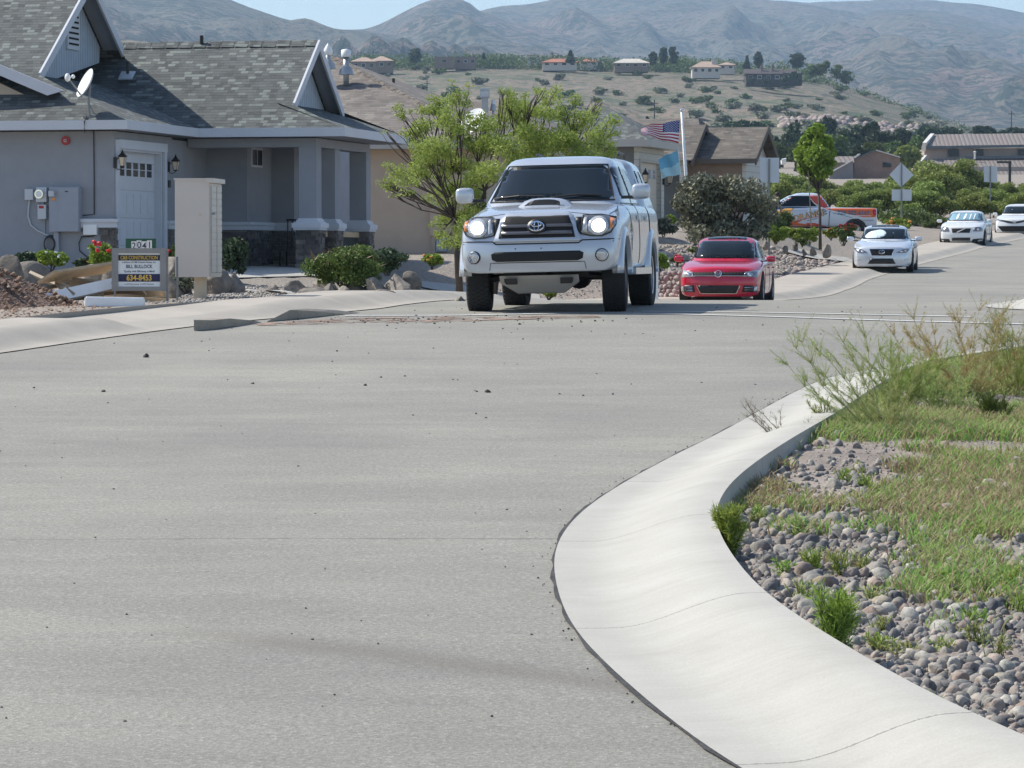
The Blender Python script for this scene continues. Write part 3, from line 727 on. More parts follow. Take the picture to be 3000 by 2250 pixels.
def tree(name, base, crown, leafn, leafs, mat, label, cat='tree', group=None, trunk_r=.08, seed=0, barkm=None, nlimb=None, aspect=1.7, shell=.35, trunkh=None):
    """crown: list of absolute (x,y,z,rx,rz)"""
    t = empty(name, base, label, cat, group=group); mb = MB(); base = Vector(base)
    cx = sum(c[0] for c in crown)/len(crown); cy = sum(c[1] for c in crown)/len(crown); zmin = min(c[2]-c[4] for c in crown)
    h = trunkh if trunkh else max(.3, (zmin-base.z)*.7)
    fork = base+Vector(((cx-base.x)*.3, (cy-base.y)*.3, h))
    mb.tube([base-Vector((0, 0, .1)), base.lerp(fork, .5)+Vector((trunk_r*.5, 0, 0)), fork], [trunk_r*1.3, trunk_r, trunk_r*.85], 8)
    for i, c in enumerate(crown):
        if nlimb and i >= nlimb: break
        pts = limb(mb, fork, (c[0], c[1], c[2]), trunk_r*.6, trunk_r*.18, seed*31+i)
        for j in range(3):
            q = Vector((c[0]+rnd.uniform(-1, 1)*c[3]*.8, c[1]+rnd.uniform(-1, 1)*c[3]*.8, c[2]+rnd.uniform(-.2, .9)*c[4]))
            limb(mb, pts[3], q, trunk_r*.25, trunk_r*.06, seed*77+i*5+j, n=4, k=3)
    mb.build('trunk', barkm or M['bark'], t, smooth=True)
    V, Fc = leafcloud(crown, leafn, leafs, seed, aspect, shell=shell)
    mk('crown', V, Fc, mat, t)
    return t
def blobs(cx, cy, cz, rx, rz, n, seed, br=.45):
    r_ = random.Random(seed); out = []
    for i in range(n):
        a = r_.uniform(0, 6.28); q = r_.uniform(.25, .8); z = r_.uniform(-.75, .8); w_ = math.sqrt(max(.05, 1-z*z))
        k = r_.uniform(.6, 1.15)
        out.append((cx+math.cos(a)*q*rx*w_, cy+math.sin(a)*q*rx*w_, cz+z*rz*.72, rx*br*k, rz*br*k))
    return out
def bush(name, base, rx, h, n, size, mat, label, cat='bush', group=None, seed=0, twigs=None, bl=14, aspect=2, shell=.2, flowers=None):
    t = empty(name, base, label, cat, group=group); x, y, z = base
    cr = blobs(x, y, z+h*.5, rx, h*.5, bl, seed, .42)
    V, Fc = leafcloud(cr, n, size, seed, aspect, shell=shell); V[:, 2] = np.maximum(V[:, 2], z-.02)
    mk('foliage', V, Fc, mat, t)
    mb = MB()
    for i, c in enumerate(cr[:10]): limb(mb, (x+rnd.uniform(-.1, .1)*rx, y, z-.05), c[:3], max(.008, h*.014), .004, seed+i, n=4, k=3)
    mb.build('stems', M['bark'], t)
    if twigs:
        V, Fc = leafcloud([(c[0], c[1], c[2]+c[4]*.7, c[3]*1.1, c[4]*.9) for c in cr], twigs, size*1.3, seed+9, 6, shell=.6); V[:, 2] = np.maximum(V[:, 2], z)
        mk('dry_tips', V, Fc, M['leaf_dry'], t)
    if flowers:
        fm, cnt, fs = flowers; mb = MB()
        for i in range(cnt):
            c = cr[rnd.randrange(len(cr))]; p = (c[0]+rnd.uniform(-1, 1)*c[3], c[1]-abs(rnd.uniform(.3, 1))*c[3], c[2]+rnd.uniform(0, 1)*c[4]*1.1)
            for k in range(5):
                mb.ell((p[0]+rnd.uniform(-1, 1)*fs*.4, p[1]+rnd.uniform(-1, 1)*fs*.4, p[2]+rnd.uniform(-1, 1)*fs*.3), (fs*.5, fs*.5, fs*.35), nu=6, nv=4)
        mb.build('flowers', fm, t)
    return t
def weed(name, base, h, spread, nst, leafn, mat, label, seed=0, lean=(0, 0), lw=.006, ll=.05, cat='weed', stemm=None, side=3, group=None, lwf=.11):
    t = empty(name, base, label, cat, group=group); mb = MB(); r_ = random.Random(seed); base = Vector(base); tips = []
    for i in range(nst):
        a = r_.uniform(0, 6.28); q = spread*r_.uniform(.2, 1); hh = h*r_.uniform(.6, 1)
        e = base+Vector((math.cos(a)*q+lean[0]*hh, math.sin(a)*q+lean[1]*hh, hh))
        pts = limb(mb, base+Vector((r_.uniform(-.04, .04), r_.uniform(-.04, .04), -.02)), e, lw, lw*.3, seed*9+i, .1, 4, 6)
        for j in range(1, 6):
            tips.append((pts[j], pts[min(j+1, 6)]))
            for s in range(side):
                d = (pts[j+1]-pts[j]).normalized() if j < 6 else Vector((0, 0, 1))
                e2 = pts[j]+(d+Vector((r_.uniform(-1, 1), r_.uniform(-1, 1), r_.uniform(-.3, .5)))*.9).normalized()*hh*r_.uniform(.12, .28)
                mb.tube([pts[j], (pts[j]+e2)/2+Vector((0, 0, .01)), e2], [lw*.4, lw*.3, lw*.15], 3); tips.append((pts[j], e2))
    mb.build('stems', stemm or M['leaf_fine'], t)
    rs = np.random.RandomState(seed); A = np.array([p[0][:] for p in tips]); B = np.array([p[1][:] for p in tips]); idx = rs.randint(0, len(A), leafn)
    f = rs.uniform(0, 1, leafn)[:, None]; c = A[idx]*(1-f)+B[idx]*f; d = (B[idx]-A[idx]); d /= np.linalg.norm(d, axis=1)[:, None]+1e-9
    d = d+rs.normal(size=(leafn, 3))*.5; d /= np.linalg.norm(d, axis=1)[:, None]; L = d*ll*rs.uniform(.5, 1.3, leafn)[:, None]
    W = np.cross(d, rs.normal(size=(leafn, 3))); W /= np.linalg.norm(W, axis=1)[:, None]; W *= ll*lwf
    V = np.stack([c-W, c+L*.5+W, c+L, c+L*.4-W], 1).reshape(-1, 3); mk('leaves', V, np.arange(4*leafn).reshape(-1, 4), mat, t)
    return t
# ------------------------------------------------------------------ hill things
def clone(src, loc, label=None, scale=1, rz=None, group=None):
    c = src.copy(); COL.objects.link(c); c.location = loc
    s0 = src.scale[0] if not isinstance(scale, tuple) else 1
    c.scale = (scale,)*3 if not isinstance(scale, tuple) else scale
    if rz is not None: c.rotation_euler.z = rz
    if label: c['label'] = label
    if group: c['group'] = group
    for ch in list(src.children):
        d = ch.copy(); COL.objects.link(d); d.parent = c
        for g2 in ch.children:
            e = g2.copy(); COL.objects.link(e); e.parent = d
    return c
protos = []
for k in range(4):
    V, Fc = leafcloud(blobs(0, 0, .55, 1.0, .62, 9, 50+k, .5), 260, .28, k, 1.2, shell=.5); V[:, 2] = np.maximum(V[:, 2], 0)
    me = mk('desert_shrub', V, Fc, M['leaf_mid'] if k % 2 else M['leaf_olive'], origin=(0, 0, 0)); protos.append(me)
cnt = 0
hr = random.Random(5)
for i in range(298):
    u = hr.uniform(760, 2900); cv = float(crest_v(u)); v = cv+8+(hr.random()**.9)*(430-cv)
    if u < 1000: v = cv+6+hr.random()*60
    p = hill_at(u, v); s = hr.uniform(1.0, 2.9)*(1.15 if v < cv+60 else 1)
    src = protos[i % 4]
    if cnt < 4: o = src; o.location = p
    else: o = src.copy(); COL.objects.link(o); o.location = p
    o.scale = (s*1.25, s*1.2, s*.85); o.rotation_euler.z = hr.uniform(0, 6)
    tag(o, 'low green shrub dotting the dry tan hillside', 'shrub', 'shrubs dotting the hillside'); cnt += 1
# greenery stuff on the crest line
cl = []
for i in range(260):
    u = hr.uniform(1010, 2420); cv = float(crest_v(u)); p = hill_at(u, cv+hr.uniform(2, 14)); s = hr.uniform(2.2, 5.2)
    cl.append((p.x, p.y, p.z+s*.5, s*1.4, s*.8))
for i in range(70):
    u = hr.uniform(2300, 2900); cv = float(crest_v(u)); p = hill_at(u, cv+hr.uniform(2, 10)); s = hr.uniform(1.5, 3.0)
    cl.append((p.x, p.y, p.z+s*.3, s*1.4, s*.7))
V, Fc = leafcloud(cl, 30000, .75, 3, 1.2, shell=.4); o = mk('hilltop_scrub', V, Fc, M['leaf_mid']); tag(o, 'dense green scrub along the top of the hill', 'scrub', kind='stuff')
# pale rock band low on the hill
it = []
for i in range(420):
    u = hr.uniform(2290, 2760); v = 352+(u-2290)*.055+hr.uniform(-9, 14)+8*math.sin(u*.02); p = hill_at(u, v); it.append((p.x, p.y, p.z-.5, hr.uniform(1.0, 2.6)))
M['cliff'] = stonemat('cliff_rock', [(.28, .22, .2), (.36, .29, .26), (.2, .16, .15)], .95, .8)
scatter_mesh('rock_outcrop', it, M['cliff'], 1, 'pale rocky outcrop band across the lower hillside', 'rocks', smooth=False)
def simple_house(u0, u1, vb, ve, vr, d, roofm, wallm, label, roofkind='hip', name='hilltop_house', depth=9, wins=3, name_cat='house', par=None):
    a = at(u0, vb, d); b = at(u1, vb, d); zb = a.z-1.5; ze = float(zpix(ve, d)); zr = float(zpix(vr, d)); W = b.x-a.x
    t = empty(name, ((a.x+b.x)/2, d+depth/2, a.z), label, name_cat); x0, x1, y0, y1 = a.x, b.x, d, d+depth
    MB().bb((x0, y0, zb), (x1, y1, ze)).build('wall', wallm, t, auto=True)
    m = MB(); ov = .6
    E = [(x0-ov, y0-ov), (x1+ov, y0-ov), (x1+ov, y1+ov), (x0-ov, y1+ov)]
    if roofkind == 'flat': m.bb((x0-.1, y0-.1, ze), (x1+.1, y1+.1, zr))
    else:
        ins = depth/2 if roofkind == 'hip' else 0; ym = (y0+y1)/2
        Vv = [(x, y, ze) for x, y in E]+[(x0-ov+ins, ym, zr), (x1+ov-ins, ym, zr)]+[(x, y, ze-.25) for x, y in E]
        m.add(Vv, [(0, 1, 5, 4), (1, 2, 5), (2, 3, 4, 5), (3, 0, 4), (6, 7, 1, 0), (7, 8, 2, 1), (8, 9, 3, 2), (9, 6, 0, 3), (9, 8, 7, 6)])
    m.build('roof', roofm, t, auto=True)
    for i in range(wins):
        cx = x0+W*(i+.5)/wins; h = (ze-a.z); ww = min(1.6, W/wins*.45)
        wf = MB().bb((cx-ww/2-.1, y0-.06, a.z+h*.35), (cx+ww/2+.1, y0+.05, a.z+h*.82)).build('window', M['white'] if i % 2 else M['fasciatan'], t)
        MB().bb((cx-ww/2, y0-.10, a.z+h*.39), (cx+ww/2, y0-.065, a.z+h*.78)).build('pane', M['glassdk'], wf)
    return t
RT = nmat('red_tile', (.38, .15, .09), .85, .2, .5, 4, .3, .1); WW = nmat('pale_wall', (.55, .50, .44), .9, .05, 1, 8, .1, .01)
TW = nmat('brown_wall', (.23, .17, .13), .9, .1, 1, 8, .1, .01); PR = nmat('pale_roof', (.55, .50, .43), .85, .1, .6, 5, .2, .05)
DW = nmat('dark_wood_wall', (.05, .035, .03), .9, .2, 1, 8, .1, .01); DR = nmat('dark_roof', (.075, .06, .055), .9, .2, .6, 5, .2, .05)
TR = nmat('tan_tile', (.40, .29, .22), .85, .12, .6, 5, .2, .05)
def dcr(u, v): return hill_at(u, v).y
simple_house(930, 1015, 200, 184, 166, 1440, RT, WW, 'white house under a red tile roof at the far left of the hilltop', wins=2)
simple_house(1030, 1100, 207, 180, 166, 1400, TR, TW, 'brown two tier house on the hilltop beside dark round tree')
simple_house(1085, 1150, 203, 178, 163, 1425, TR, TW, 'brown house with tan tile roof right behind the two tier house')
simple_house(1273, 1330, 190, 170, 166, 1440, TW, TW, 'rounded flat brown house on the hilltop, left of a pair', 'flat', wins=1)
simple_house(1333, 1395, 192, 171, 166, 1450, TW, TW, 'flat brown house on the hilltop, right of a pair', 'flat')
simple_house(1545, 1578, 182, 164, 160, 1480, TR, WW, 'small tan block house half behind green hilltop scrub', 'flat', wins=1)
simple_house(1590, 1690, 196, 182, 170, 1440, RT, WW, 'long white house with red tile roof beside hilltop pine', wins=4)
simple_house(1700, 1752, 194, 180, 169, 1460, RT, WW, 'small white house with red tile roof just right of hilltop pine', wins=2)
simple_house(1800, 1900, 200, 184, 170, 1430, PR, TW, 'low brown house with pale cream roof left of three dark pines', wins=4)
simple_house(2028, 2110, 218, 197, 178, 1390, TR, WW, 'two storey cream house with tan tile roof and white chimney', wins=4)
simple_house(2105, 2152, 206, 190, 180, 1410, TR, WW, 'small cream wing house with tan tile roof beside the white chimney', wins=2)
th = simple_house(2186, 2290, 240, 216, 200, 1340, DR, DW, 'long dark brown timber house on the hill shoulder', 'gable', wins=4)
simple_house(2285, 2350, 238, 214, 199, 1345, DR, DW, 'dark gabled timber house beside tall grey green pine', 'hip', wins=2)
for u in (2232, 2264):
    p = at(u, 190, 1342); mb = MB().bb((p.x-.5, p.y, p.z-4), (p.x+.5, p.y+1, p.z)); mb.build('chimney', TW, th)
p = at(2094, 174, 1392); MB().bb((p.x-1.2, p.y, p.z-3), (p.x+1.2, p.y+1.5, p.z)).build('chimney_stack', WW); bpy.data.objects['chimney_stack']['label'] = 'white block chimney on the tan tiled hilltop house'; bpy.data.objects['chimney_stack']['category'] = 'chimney'
def pine(u, vt, vb, d, wpx, label, n=1500, mat=None, seed=1, name='pine_tree', conical=True, leafs=.55):
    b = at(u, vb, d); top = float(zpix(vt, d)); h = top-b.z; r = wpx/F*d/2; cr = []
    k = 9
    for i in range(k):
        f = i/(k-1); rr = r*((1-f*.75) if conical else (1-.8*abs(f-.45)**1.5))
        for j in range(4):
            a = rnd.uniform(0, 6.28); q = rnd.uniform(.2, .6)*rr
            cr.append((b.x+math.cos(a)*q, b.y+math.sin(a)*q, b.z+h*(.22+.72*f), rr*.5, h*.09))
    return tree(name, b, cr, n, leafs, mat or M['leaf_dark'], label, trunk_r=max(.12, h*.018), seed=seed, nlimb=12)
pine(1216, 143, 190, 1420, 48, 'dark round hilltop pine right of the two tier brown house', 1700, seed=2, conical=False)
pine(1417, 152, 176, 1450, 14, 'tiny dark pine between flat brown houses and scrub', 400, seed=3)
pine(1672, 146, 190, 1430, 34, 'dark pine standing before red tiled hilltop house', 1300, seed=4)
pine(1913, 152, 195, 1420, 32, 'shortest of three dark pines left of the cream house', 1200, seed=5, conical=False)
pine(1943, 139, 193, 1425, 32, 'middle of three dark pines left of the cream house', 1300, seed=6, conical=False)
pine(1972, 138, 193, 1420, 36, 'rightmost of three dark pines left of the cream house', 1400, seed=7, conical=False)
pine(2188, 164, 212, 1370, 30, 'slim dark pine at the left end of the dark timber house', 1000, seed=8)
pine(2221, 153, 205, 1390, 34, 'rounded pine behind the dark timber house', 1300, seed=9, conical=False)
pine(2334, 156, 205, 1380, 56, 'broad leaning pine behind the right end of the dark house', 1700, seed=10, conical=False)
for i, (u, vb, s) in enumerate([(2200, 246, 14), (2245, 250, 18), (2300, 247, 20), (2325, 240, 26), (2375, 232, 40), (2405, 226, 34), (2420, 205, 22), (2450, 236, 40), (2480, 250, 36)]):
    pine(u, vb-s*1.15, vb, 1300, s*1.5, ['dark green tree beside the dark timber house', 'leafy green tree on the right shoulder of the hill'][i > 3], 700, M['leaf_mid'] if i > 3 else M['leaf_dark'], 20+i, 'hill_tree', False)
for i in range(9):
    o = [x for x in bpy.data.objects if x.name.startswith('hill_tree')][i]; o['group'] = ['trees beside the dark timber house', 'trees on the hill shoulder'][i > 3]
for u, vt, vb, d in ((1251, 236, 288, 1150), (1917, 292, 358, 900), (1618, 150, 190, 1480), (2963, 325, 385, 1000)):
    b = at(u, vb, d); z = float(zpix(vt, d)); mb = MB(); mb.tube([b, (b.x, b.y, z)], .16, 5)
    t = empty('utility_pole', b, {1251: 'thin utility pole on the bare slope above the tan roof', 1917: 'thin utility pole on the slope above the striped flag', 1618: 'distant utility pole on the hilltop', 2963: 'thin utility pole rising behind the long tiled building'}[u], 'pole')
    mb.build('pole', M['bark'], t); MB().bb((b.x-1, b.y-.1, z-1), (b.x+1, b.y+.1, z-.8)).build('crossarm', M['bark'], t)
# ------------------------------------------------------------------ far buildings and trees
def gy(u, v, d): # point at pixel column u, depth d, on the ground
    x = ray(u, v).x*d; return Vector((x, d, g(x, d)))
def tilem():
    m = base_mat('barrel_tile', (.2, .17, .155), .85); t = m.node_tree; b = t.nodes['Principled BSDF']
    uv = N(t, 'ShaderNodeTexCoord').outputs['UV']; sp = N(t, 'ShaderNodeSeparateXYZ'); t.links.new(uv, sp.inputs[0])
    a = math_(t, 'ABSOLUTE', math_(t, 'SINE', math_(t, 'MULTIPLY', sp.outputs[0], 5.2))); r = math_(t, 'FRACT', math_(t, 'DIVIDE', sp.outputs[1], .45))
    n = noisen(t, uv, 3, 3)
    col = ramp(t, n, [(.3, (.16, .135, .125)), (.5, (.21, .18, .165)), (.7, (.27, .23, .21))])
    e = math_(t, 'LESS_THAN', a, .32); col = mixc(t, math_(t, 'MULTIPLY', e, .6), col, (.07, .06, .055)); e2 = math_(t, 'LESS_THAN', r, .15)
    col = mixc(t, math_(t, 'MULTIPLY', e2, .5), col, (.07, .06, .055))
    t.links.new(col, b.inputs['Base Color']); bump(t, b, a, .6, .08); return m
TILE = tilem(); CW = nmat('condo_wall', (.36, .29, .25), .9, .06, .6, 8, .1, .01); CF = nmat('condo_fascia', (.10, .115, .13), .7, .05, 1, 8, .1, .01)
BR = nmat('brick_wall', (.27, .18, .14), .9, .2, .8, 6, .2, .02); SH = nmat('side_wall', (.22, .205, .21), .9, .06, .6, 8, .1, .01)
PARA = nmat('pale_coping', (.62, .60, .56), .8, .05, 1, 8, .1, .01)
D = 500.0
t = empty('tiled_building', at(2880, 560, D), 'long two storey tan building with grey brown tile roofs and dark window openings', 'building')
def P3(u, v, d): return at(u, v, d)
up = MB().prism([P3(2708, 436, D), P3(3200, 432, D), P3(3200, 470, D), P3(2708, 474, D)], (0, 14, 0)); up.build('wall', CW, t, auto=True)
MB().add([P3(2700, 428, D-1), P3(3210, 420, D-1), P3(3210, 388, D+8), P3(2722, 394, D+8)], [(0, 1, 2, 3)]).add([P3(2722, 394, D+8), P3(3210, 388, D+8), P3(3210, 415, D+17), P3(2700, 420, D+17)], [(0, 1, 2, 3)]).build('upper_roof', TILE, t, auto=True)
MB().prism([P3(2700, 428.5, D-1.1), P3(3210, 420.5, D-1.1), P3(3210, 427.5, D-1.1), P3(2700, 436, D-1.1)], (0, .6, 0)).build('fascia', CF, t)
MB().prism([P3(2703, 418, D-2), P3(2726, 391, D+7), P3(2737, 391, D+7), P3(2714, 418, D-2)], (0, 1.2, -1.2)).build('parapet', PARA, t)
MB().prism([P3(2675, 490, D-9), P3(3210, 488, D-9), P3(3210, 640, D-9), P3(2675, 640, D-9)], (0, 10, 0)).build('lower_wall', CW, t, auto=True)
MB().add([P3(2680, 516, D-12), P3(3210, 512, D-12), P3(3210, 463, D-1), P3(2700, 466, D-1)], [(0, 1, 2, 3)]).build('lower_roof', TILE, t, auto=True)
MB().prism([P3(2680, 517, D-12.1), P3(3210, 513, D-12.1), P3(3210, 522, D-12.1), P3(2680, 526, D-12.1)], (0, .6, 0)).build('fascia', CF, t)
MB().prism([P3(2676, 485, D-9), P3(2706, 454, D-1.5), P3(2716, 454, D-1.5), P3(2686, 488, D-9)], (0, 1.2, -1.0)).build('parapet', PARA, t)
MB().prism([P3(2815, 458, D-2), P3(3210, 453, D-2), P3(3210, 462, D-2), P3(2815, 464, D-2)], (0, .5, 0)).build('fascia', CF, t)
for u0, u1 in ((2779, 2808), (2862, 2880), (2984, 3010)):
    f = MB().prism([P3(u0-2, 437, D-.3), P3(u1+2, 437, D-.3), P3(u1+2, 458, D-.3), P3(u0-2, 460, D-.3)], (0, .25, 0)).build('window', CF, t)
    MB().prism([P3(u0, 438, D-.4), P3(u1, 438, D-.4), P3(u1, 456, D-.4), P3(u0, 457, D-.4)], (0, .08, 0)).build('pane', M['glassdk'], f)
mb = MB(); p = P3(2856, 466, D-3); mb.tube([p, p+Vector((0, 0, .9))], .15, 6); mb.ell(p+Vector((0, 0, 1)), (.22, .22, .15)); mb.build('vent_pipe', PARA, t)
D = 420.0
t = empty('brick_building', at(2570, 600, D), 'brick building with pale edged stepped gable roofline and tiled side wing', 'building')
MB().prism([P3(2502, 467, D), P3(2567, 441, D), P3(2637, 462, D), P3(2637, 620, D), P3(2502, 620, D)], (0, 9, 0)).build('wall', BR, t, auto=True)
mb = MB()
for a, b in (((2567, 440), (2637, 461)),): mb.prism([P3(a[0], a[1]-2, D-.4), P3(b[0], b[1]-2, D-.4), P3(b[0], b[1]+1, D-.4), P3(a[0], a[1]+1, D-.4)], (0, .6, 0))
mb.prism([P3(2504, 459, D-.4), P3(2516, 450, D-.4), P3(2521, 450, D-.4), P3(2521, 453, D-.4), P3(2506, 463, D-.4)], (0, .6, 0))
mb.build('coping', PARA, t)
MB().prism([P3(2567, 441, D-.35), P3(2502, 467, D-.35), P3(2502, 464, D-.35), P3(2567, 438, D-.35)], (0, .6, 0)).build('roof_edge', CF, t)
MB().prism([P3(2430, 506, D-4), P3(2499, 470, D-4), P3(2502, 620, D-4), P3(2430, 620, D-4)], (0, 4, 0)).build('side_wall', SH, t, auto=True)
MB().prism([P3(2428, 506, D-4.3), P3(2498, 468, D-4.3), P3(2499, 471, D-4.3), P3(2430, 509, D-4.3)], (0, .5, 0)).build('coping', PARA, t)
MB().add([P3(2440, 476, D), P3(2500, 476, D), P3(2502, 458, D+5), P3(2447, 458, D+5)], [(0, 1, 2, 3)]).build('side_roof', TILE, t, auto=True)
MB().prism([P3(2440, 478, D-.2), P3(2500, 478, D-.2), P3(2500, 500, D-.2), P3(2440, 505, D-.2)], (0, 3, 0)).build('side_wall', BR, t, auto=True)
f = MB().prism([P3(2586, 474, D-.1), P3(2612, 478, D-.1), P3(2612, 490, D-.1), P3(2586, 490, D-.1)], (0, .3, 0)).build('window', CF, t)
MB().prism([P3(2588, 476, D-.2), P3(2610, 480, D-.2), P3(2610, 489, D-.2), P3(2588, 489, D-.2)], (0, .08, 0)).build('pane', M['glassdk'], f)
# white roof glints of sheds among the trees
for u0, u1, v0, v1, d, lb in ((2436, 2466, 400, 413, 560, 'pale shed roof glimpsed among dark trees'), (2290, 2303, 463, 480, 300, 'white shed wall edge behind the blank street sign')):
    t = empty('shed', at(u0, v1, d), lb, 'shed')
    MB().prism([P3(u0, v1, d), P3(u1, v1, d), P3(u1, v0+4, d), P3(u0, v0+6, d)], (0, 3, 0)).build('wall', M['white'], t)
    MB().add([P3(u0-1, v0+5, d-.4), P3(u1+1, v0+3, d-.4), P3(u1, v0, d+4), P3(u0, v0+2, d+4)], [(0, 1, 2, 3)]).build('roof', M['signback'], t)
# dark trees in the valley
dtr = [(2290, 392, 470, 120, 560, 0), (2360, 345, 470, 110, 640, 0), (2330, 420, 480, 90, 500, 1), (2430, 398, 480, 100, 560, 1), (2490, 385, 470, 110, 600, 0), (2540, 360, 455, 90, 640, 0), (2580, 385, 460, 110, 620, 0),
       (2640, 378, 460, 90, 640, 0), (2690, 400, 470, 70, 560, 1), (2615, 420, 470, 90, 540, 1), (2660, 430, 500, 80, 460, 2), (2775, 375, 410, 130, 780, 0), (2720, 372, 420, 70, 760, 0), (2190, 355, 392, 90, 760, 0), (2280, 420, 470, 70, 480, 1), (2450, 430, 490, 70, 470, 0), (2880, 372, 400, 70, 800, 0), (2960, 378, 405, 90, 800, 0), (2240, 410, 470, 80, 560, 1), (2390, 440, 500, 90, 440, 1), (2520, 430, 480, 60, 480, 0), (2420, 350, 420, 70, 760, 0), (2560, 420, 480, 60, 500, 1)]
lbs = ['dark evergreen tree in the valley band below the hill', 'mid green rounded tree in the valley band below the hill', 'bright green tree at the left end of the long tiled building']
for i, (u, vt, vb, wp, d, k) in enumerate(dtr):
    b = at(u, vb, d); top = float(zpix(vt, d)); h = top-b.z; r = wp/F*d/2
    cr = blobs(b.x, b.y, b.z+h*.56, r, h*.5, 12, 300+i, .45)
    tree('valley_tree', (b.x, b.y, b.z-1), cr, 2600, .30+.0005*d, [M['leaf_dark'], M['leaf_mid'], M['leaf_band']][k], lbs[k], trunk_r=.25, seed=400+i, nlimb=5, group='trees in the valley below the hill' if k < 2 else None)
for u, vt, vb in ((2650, 380, 420), (2040, 345, 375), (1896, 343, 370)):
    pine(u, vt, vb, 700, 8, {2650: 'narrow dark cypress in the valley near the tiled building', 2040: 'narrow cypress on the slope right of the flag', 1896: 'narrow cypress on the slope behind the flag'}[u], 500, seed=u, name='cypress')
# mesquite thicket band: individual trees
tp = []
for k in range(5):
    cr = blobs(0, 0, 1.75, 1.9, 1.45, 16, 700+k, .36)
    t = tree('mesquite', (0, 0, 0), cr, 5200, .105, M['leaf_band'], 'feathery yellow green mesquite in the thicket beyond the parked cars', trunk_r=.07, seed=710+k, group='mesquites in the thicket', nlimb=8, aspect=2.4, shell=.25)
    tp.append(t)
br_ = random.Random(11)
spots = []
top = lambda u: np.interp(u, [2180, 2300, 2420, 2500, 2590, 2650, 2740, 2790, 2850, 2930, 3000, 3200], [470, 500, 520, 520, 520, 480, 450, 455, 520, 540, 535, 520])
for row, (d, n, dv) in enumerate(((235, 17, 0), (205, 16, 30), (182, 15, 62), (166, 12, 95))):
    for i in range(n):
        u = 2215+(3230-2215)*(i+br_.uniform(.1, .9))/n
        if row == 3 and u < 2600: continue
        if row == 2 and 2250 < u < 2560 and i % 2: continue
        if row == 3 and u > 2700: dv = 110
        p = gy(u, 600, d); vt = float(top(u))+dv+br_.uniform(-14, 14); h = max(1.6, float(zpix(vt, d))-p.z); s = h/3.25
        spots.append((p, s))
for i, (p, s) in enumerate(spots):
    if i < 5: o = tp[i]; o.location = p
    else: o = clone(tp[i % 5], p)
    uu = 1500+F*p.x/p.y; pl_ = next(n_ for lim, n_ in ((2340, 'behind the sign post and olive bush'), (2570, 'behind the orange pickup'), (2690, 'behind the diamond sign'), (2800, 'left of the white hatchback'), (2950, 'behind the white hatchback'), (9999, 'toward the right frame edge')) if uu < lim)
    o['label'] = 'feathery green mesquite '+pl_+(', in the nearer rows' if p.y < 195 else ', in the farther rows')
    o.scale = (s*1.2, s*1.2, s); o.rotation_euler.z = br_.uniform(0, 6.28)
# low dark bushes in front of the thicket
for i, (u, v, d, rx, h) in enumerate(((2700, 655, 158, 1.3, .75), (2640, 650, 160, 1.2, .8), (2745, 668, 156, .9, .5), (2590, 640, 165, 1.2, .8))):
    bush('low_bush', gy(u, v, d), rx, h, 1500, .09, M['leaf_mid'], 'low dark green bush at the foot of the thicket left of the parked cars', group='low bushes before the thicket', seed=800+i)
bush('flowering_bush', gy(2625, 650, 150), .7, .5, 900, .08, M['leaf_bright'], 'small bush with yellow orange bloom behind the silver sedan', seed=811, flowers=(M['petal_or'], 14, .12))
# street signs seen from behind
def sign_post(u, d, vb, vt, label, cat='sign'):
    p = gy(u, vb, d); p.z = max(p.z, float(zpix(vb, d)))-.1; zt = float(zpix(vt, d)); t = empty('street_sign', p, label, cat)
    MB().bb((p.x-.03, p.y-.02, p.z), (p.x+.03, p.y+.02, zt)).build('post', M['post'], t); return t, p
d = 108; t, p = sign_post(2253, d, 750, 465, 'blank backed rectangular street sign on a tall post beside the olive bush')
MB().prism([at(2227, 462, d), at(2283, 462, d), at(2283, 535, d), at(2227, 535, d)], (0, -.006, 0)).build('sign_plate', M['signback'], t)
for o_ in (t.children[-1],): o_.location.y += .045
d = 154; t, p = sign_post(2641, d, 662, 478, 'diamond warning sign seen from behind above a smaller rectangular plate')
MB().prism([at(2640, 476, d), at(2677, 512, d), at(2640, 549, d), at(2606, 512, d)], (0, -.006, 0)).build('sign_plate', M['signback'], t)
MB().prism([at(2613, 555, d), at(2671, 555, d), at(2671, 588, d), at(2613, 588, d)], (0, -.006, 0)).build('lower_plate', M['signback'], t)
for o_ in t.children:
    if o_.name.startswith(('sign_plate', 'lower')): o_.location.y += .045
d = 172; t, p = sign_post(2901, d, 640, 487, 'rectangular street sign seen from behind, above the white hatchback')
MB().prism([at(2883, 486, d), at(2922, 487, d), at(2922, 535, d), at(2883, 533, d)], (0, -.006, 0)).build('sign_plate', M['signback'], t)
t.children[-1].location.y += .045
d = 330; p = gy(2958, 560, d); t = empty('street_lamp', p, 'dark square post street lamp with flat arm before the tiled building', 'street lamp')
zt = float(zpix(472, d)); zb2 = float(zpix(478, d))
MB().bb((p.x-.12, p.y-.12, p.z), (p.x+.12, p.y+.12, zb2)).build('pole', M['black'], t)
MB().bb((ray(2921, 470).x*d, p.y-.15, zb2), (p.x+.14, p.y+.15, zt)).build('lamp_head', M['black'], t)
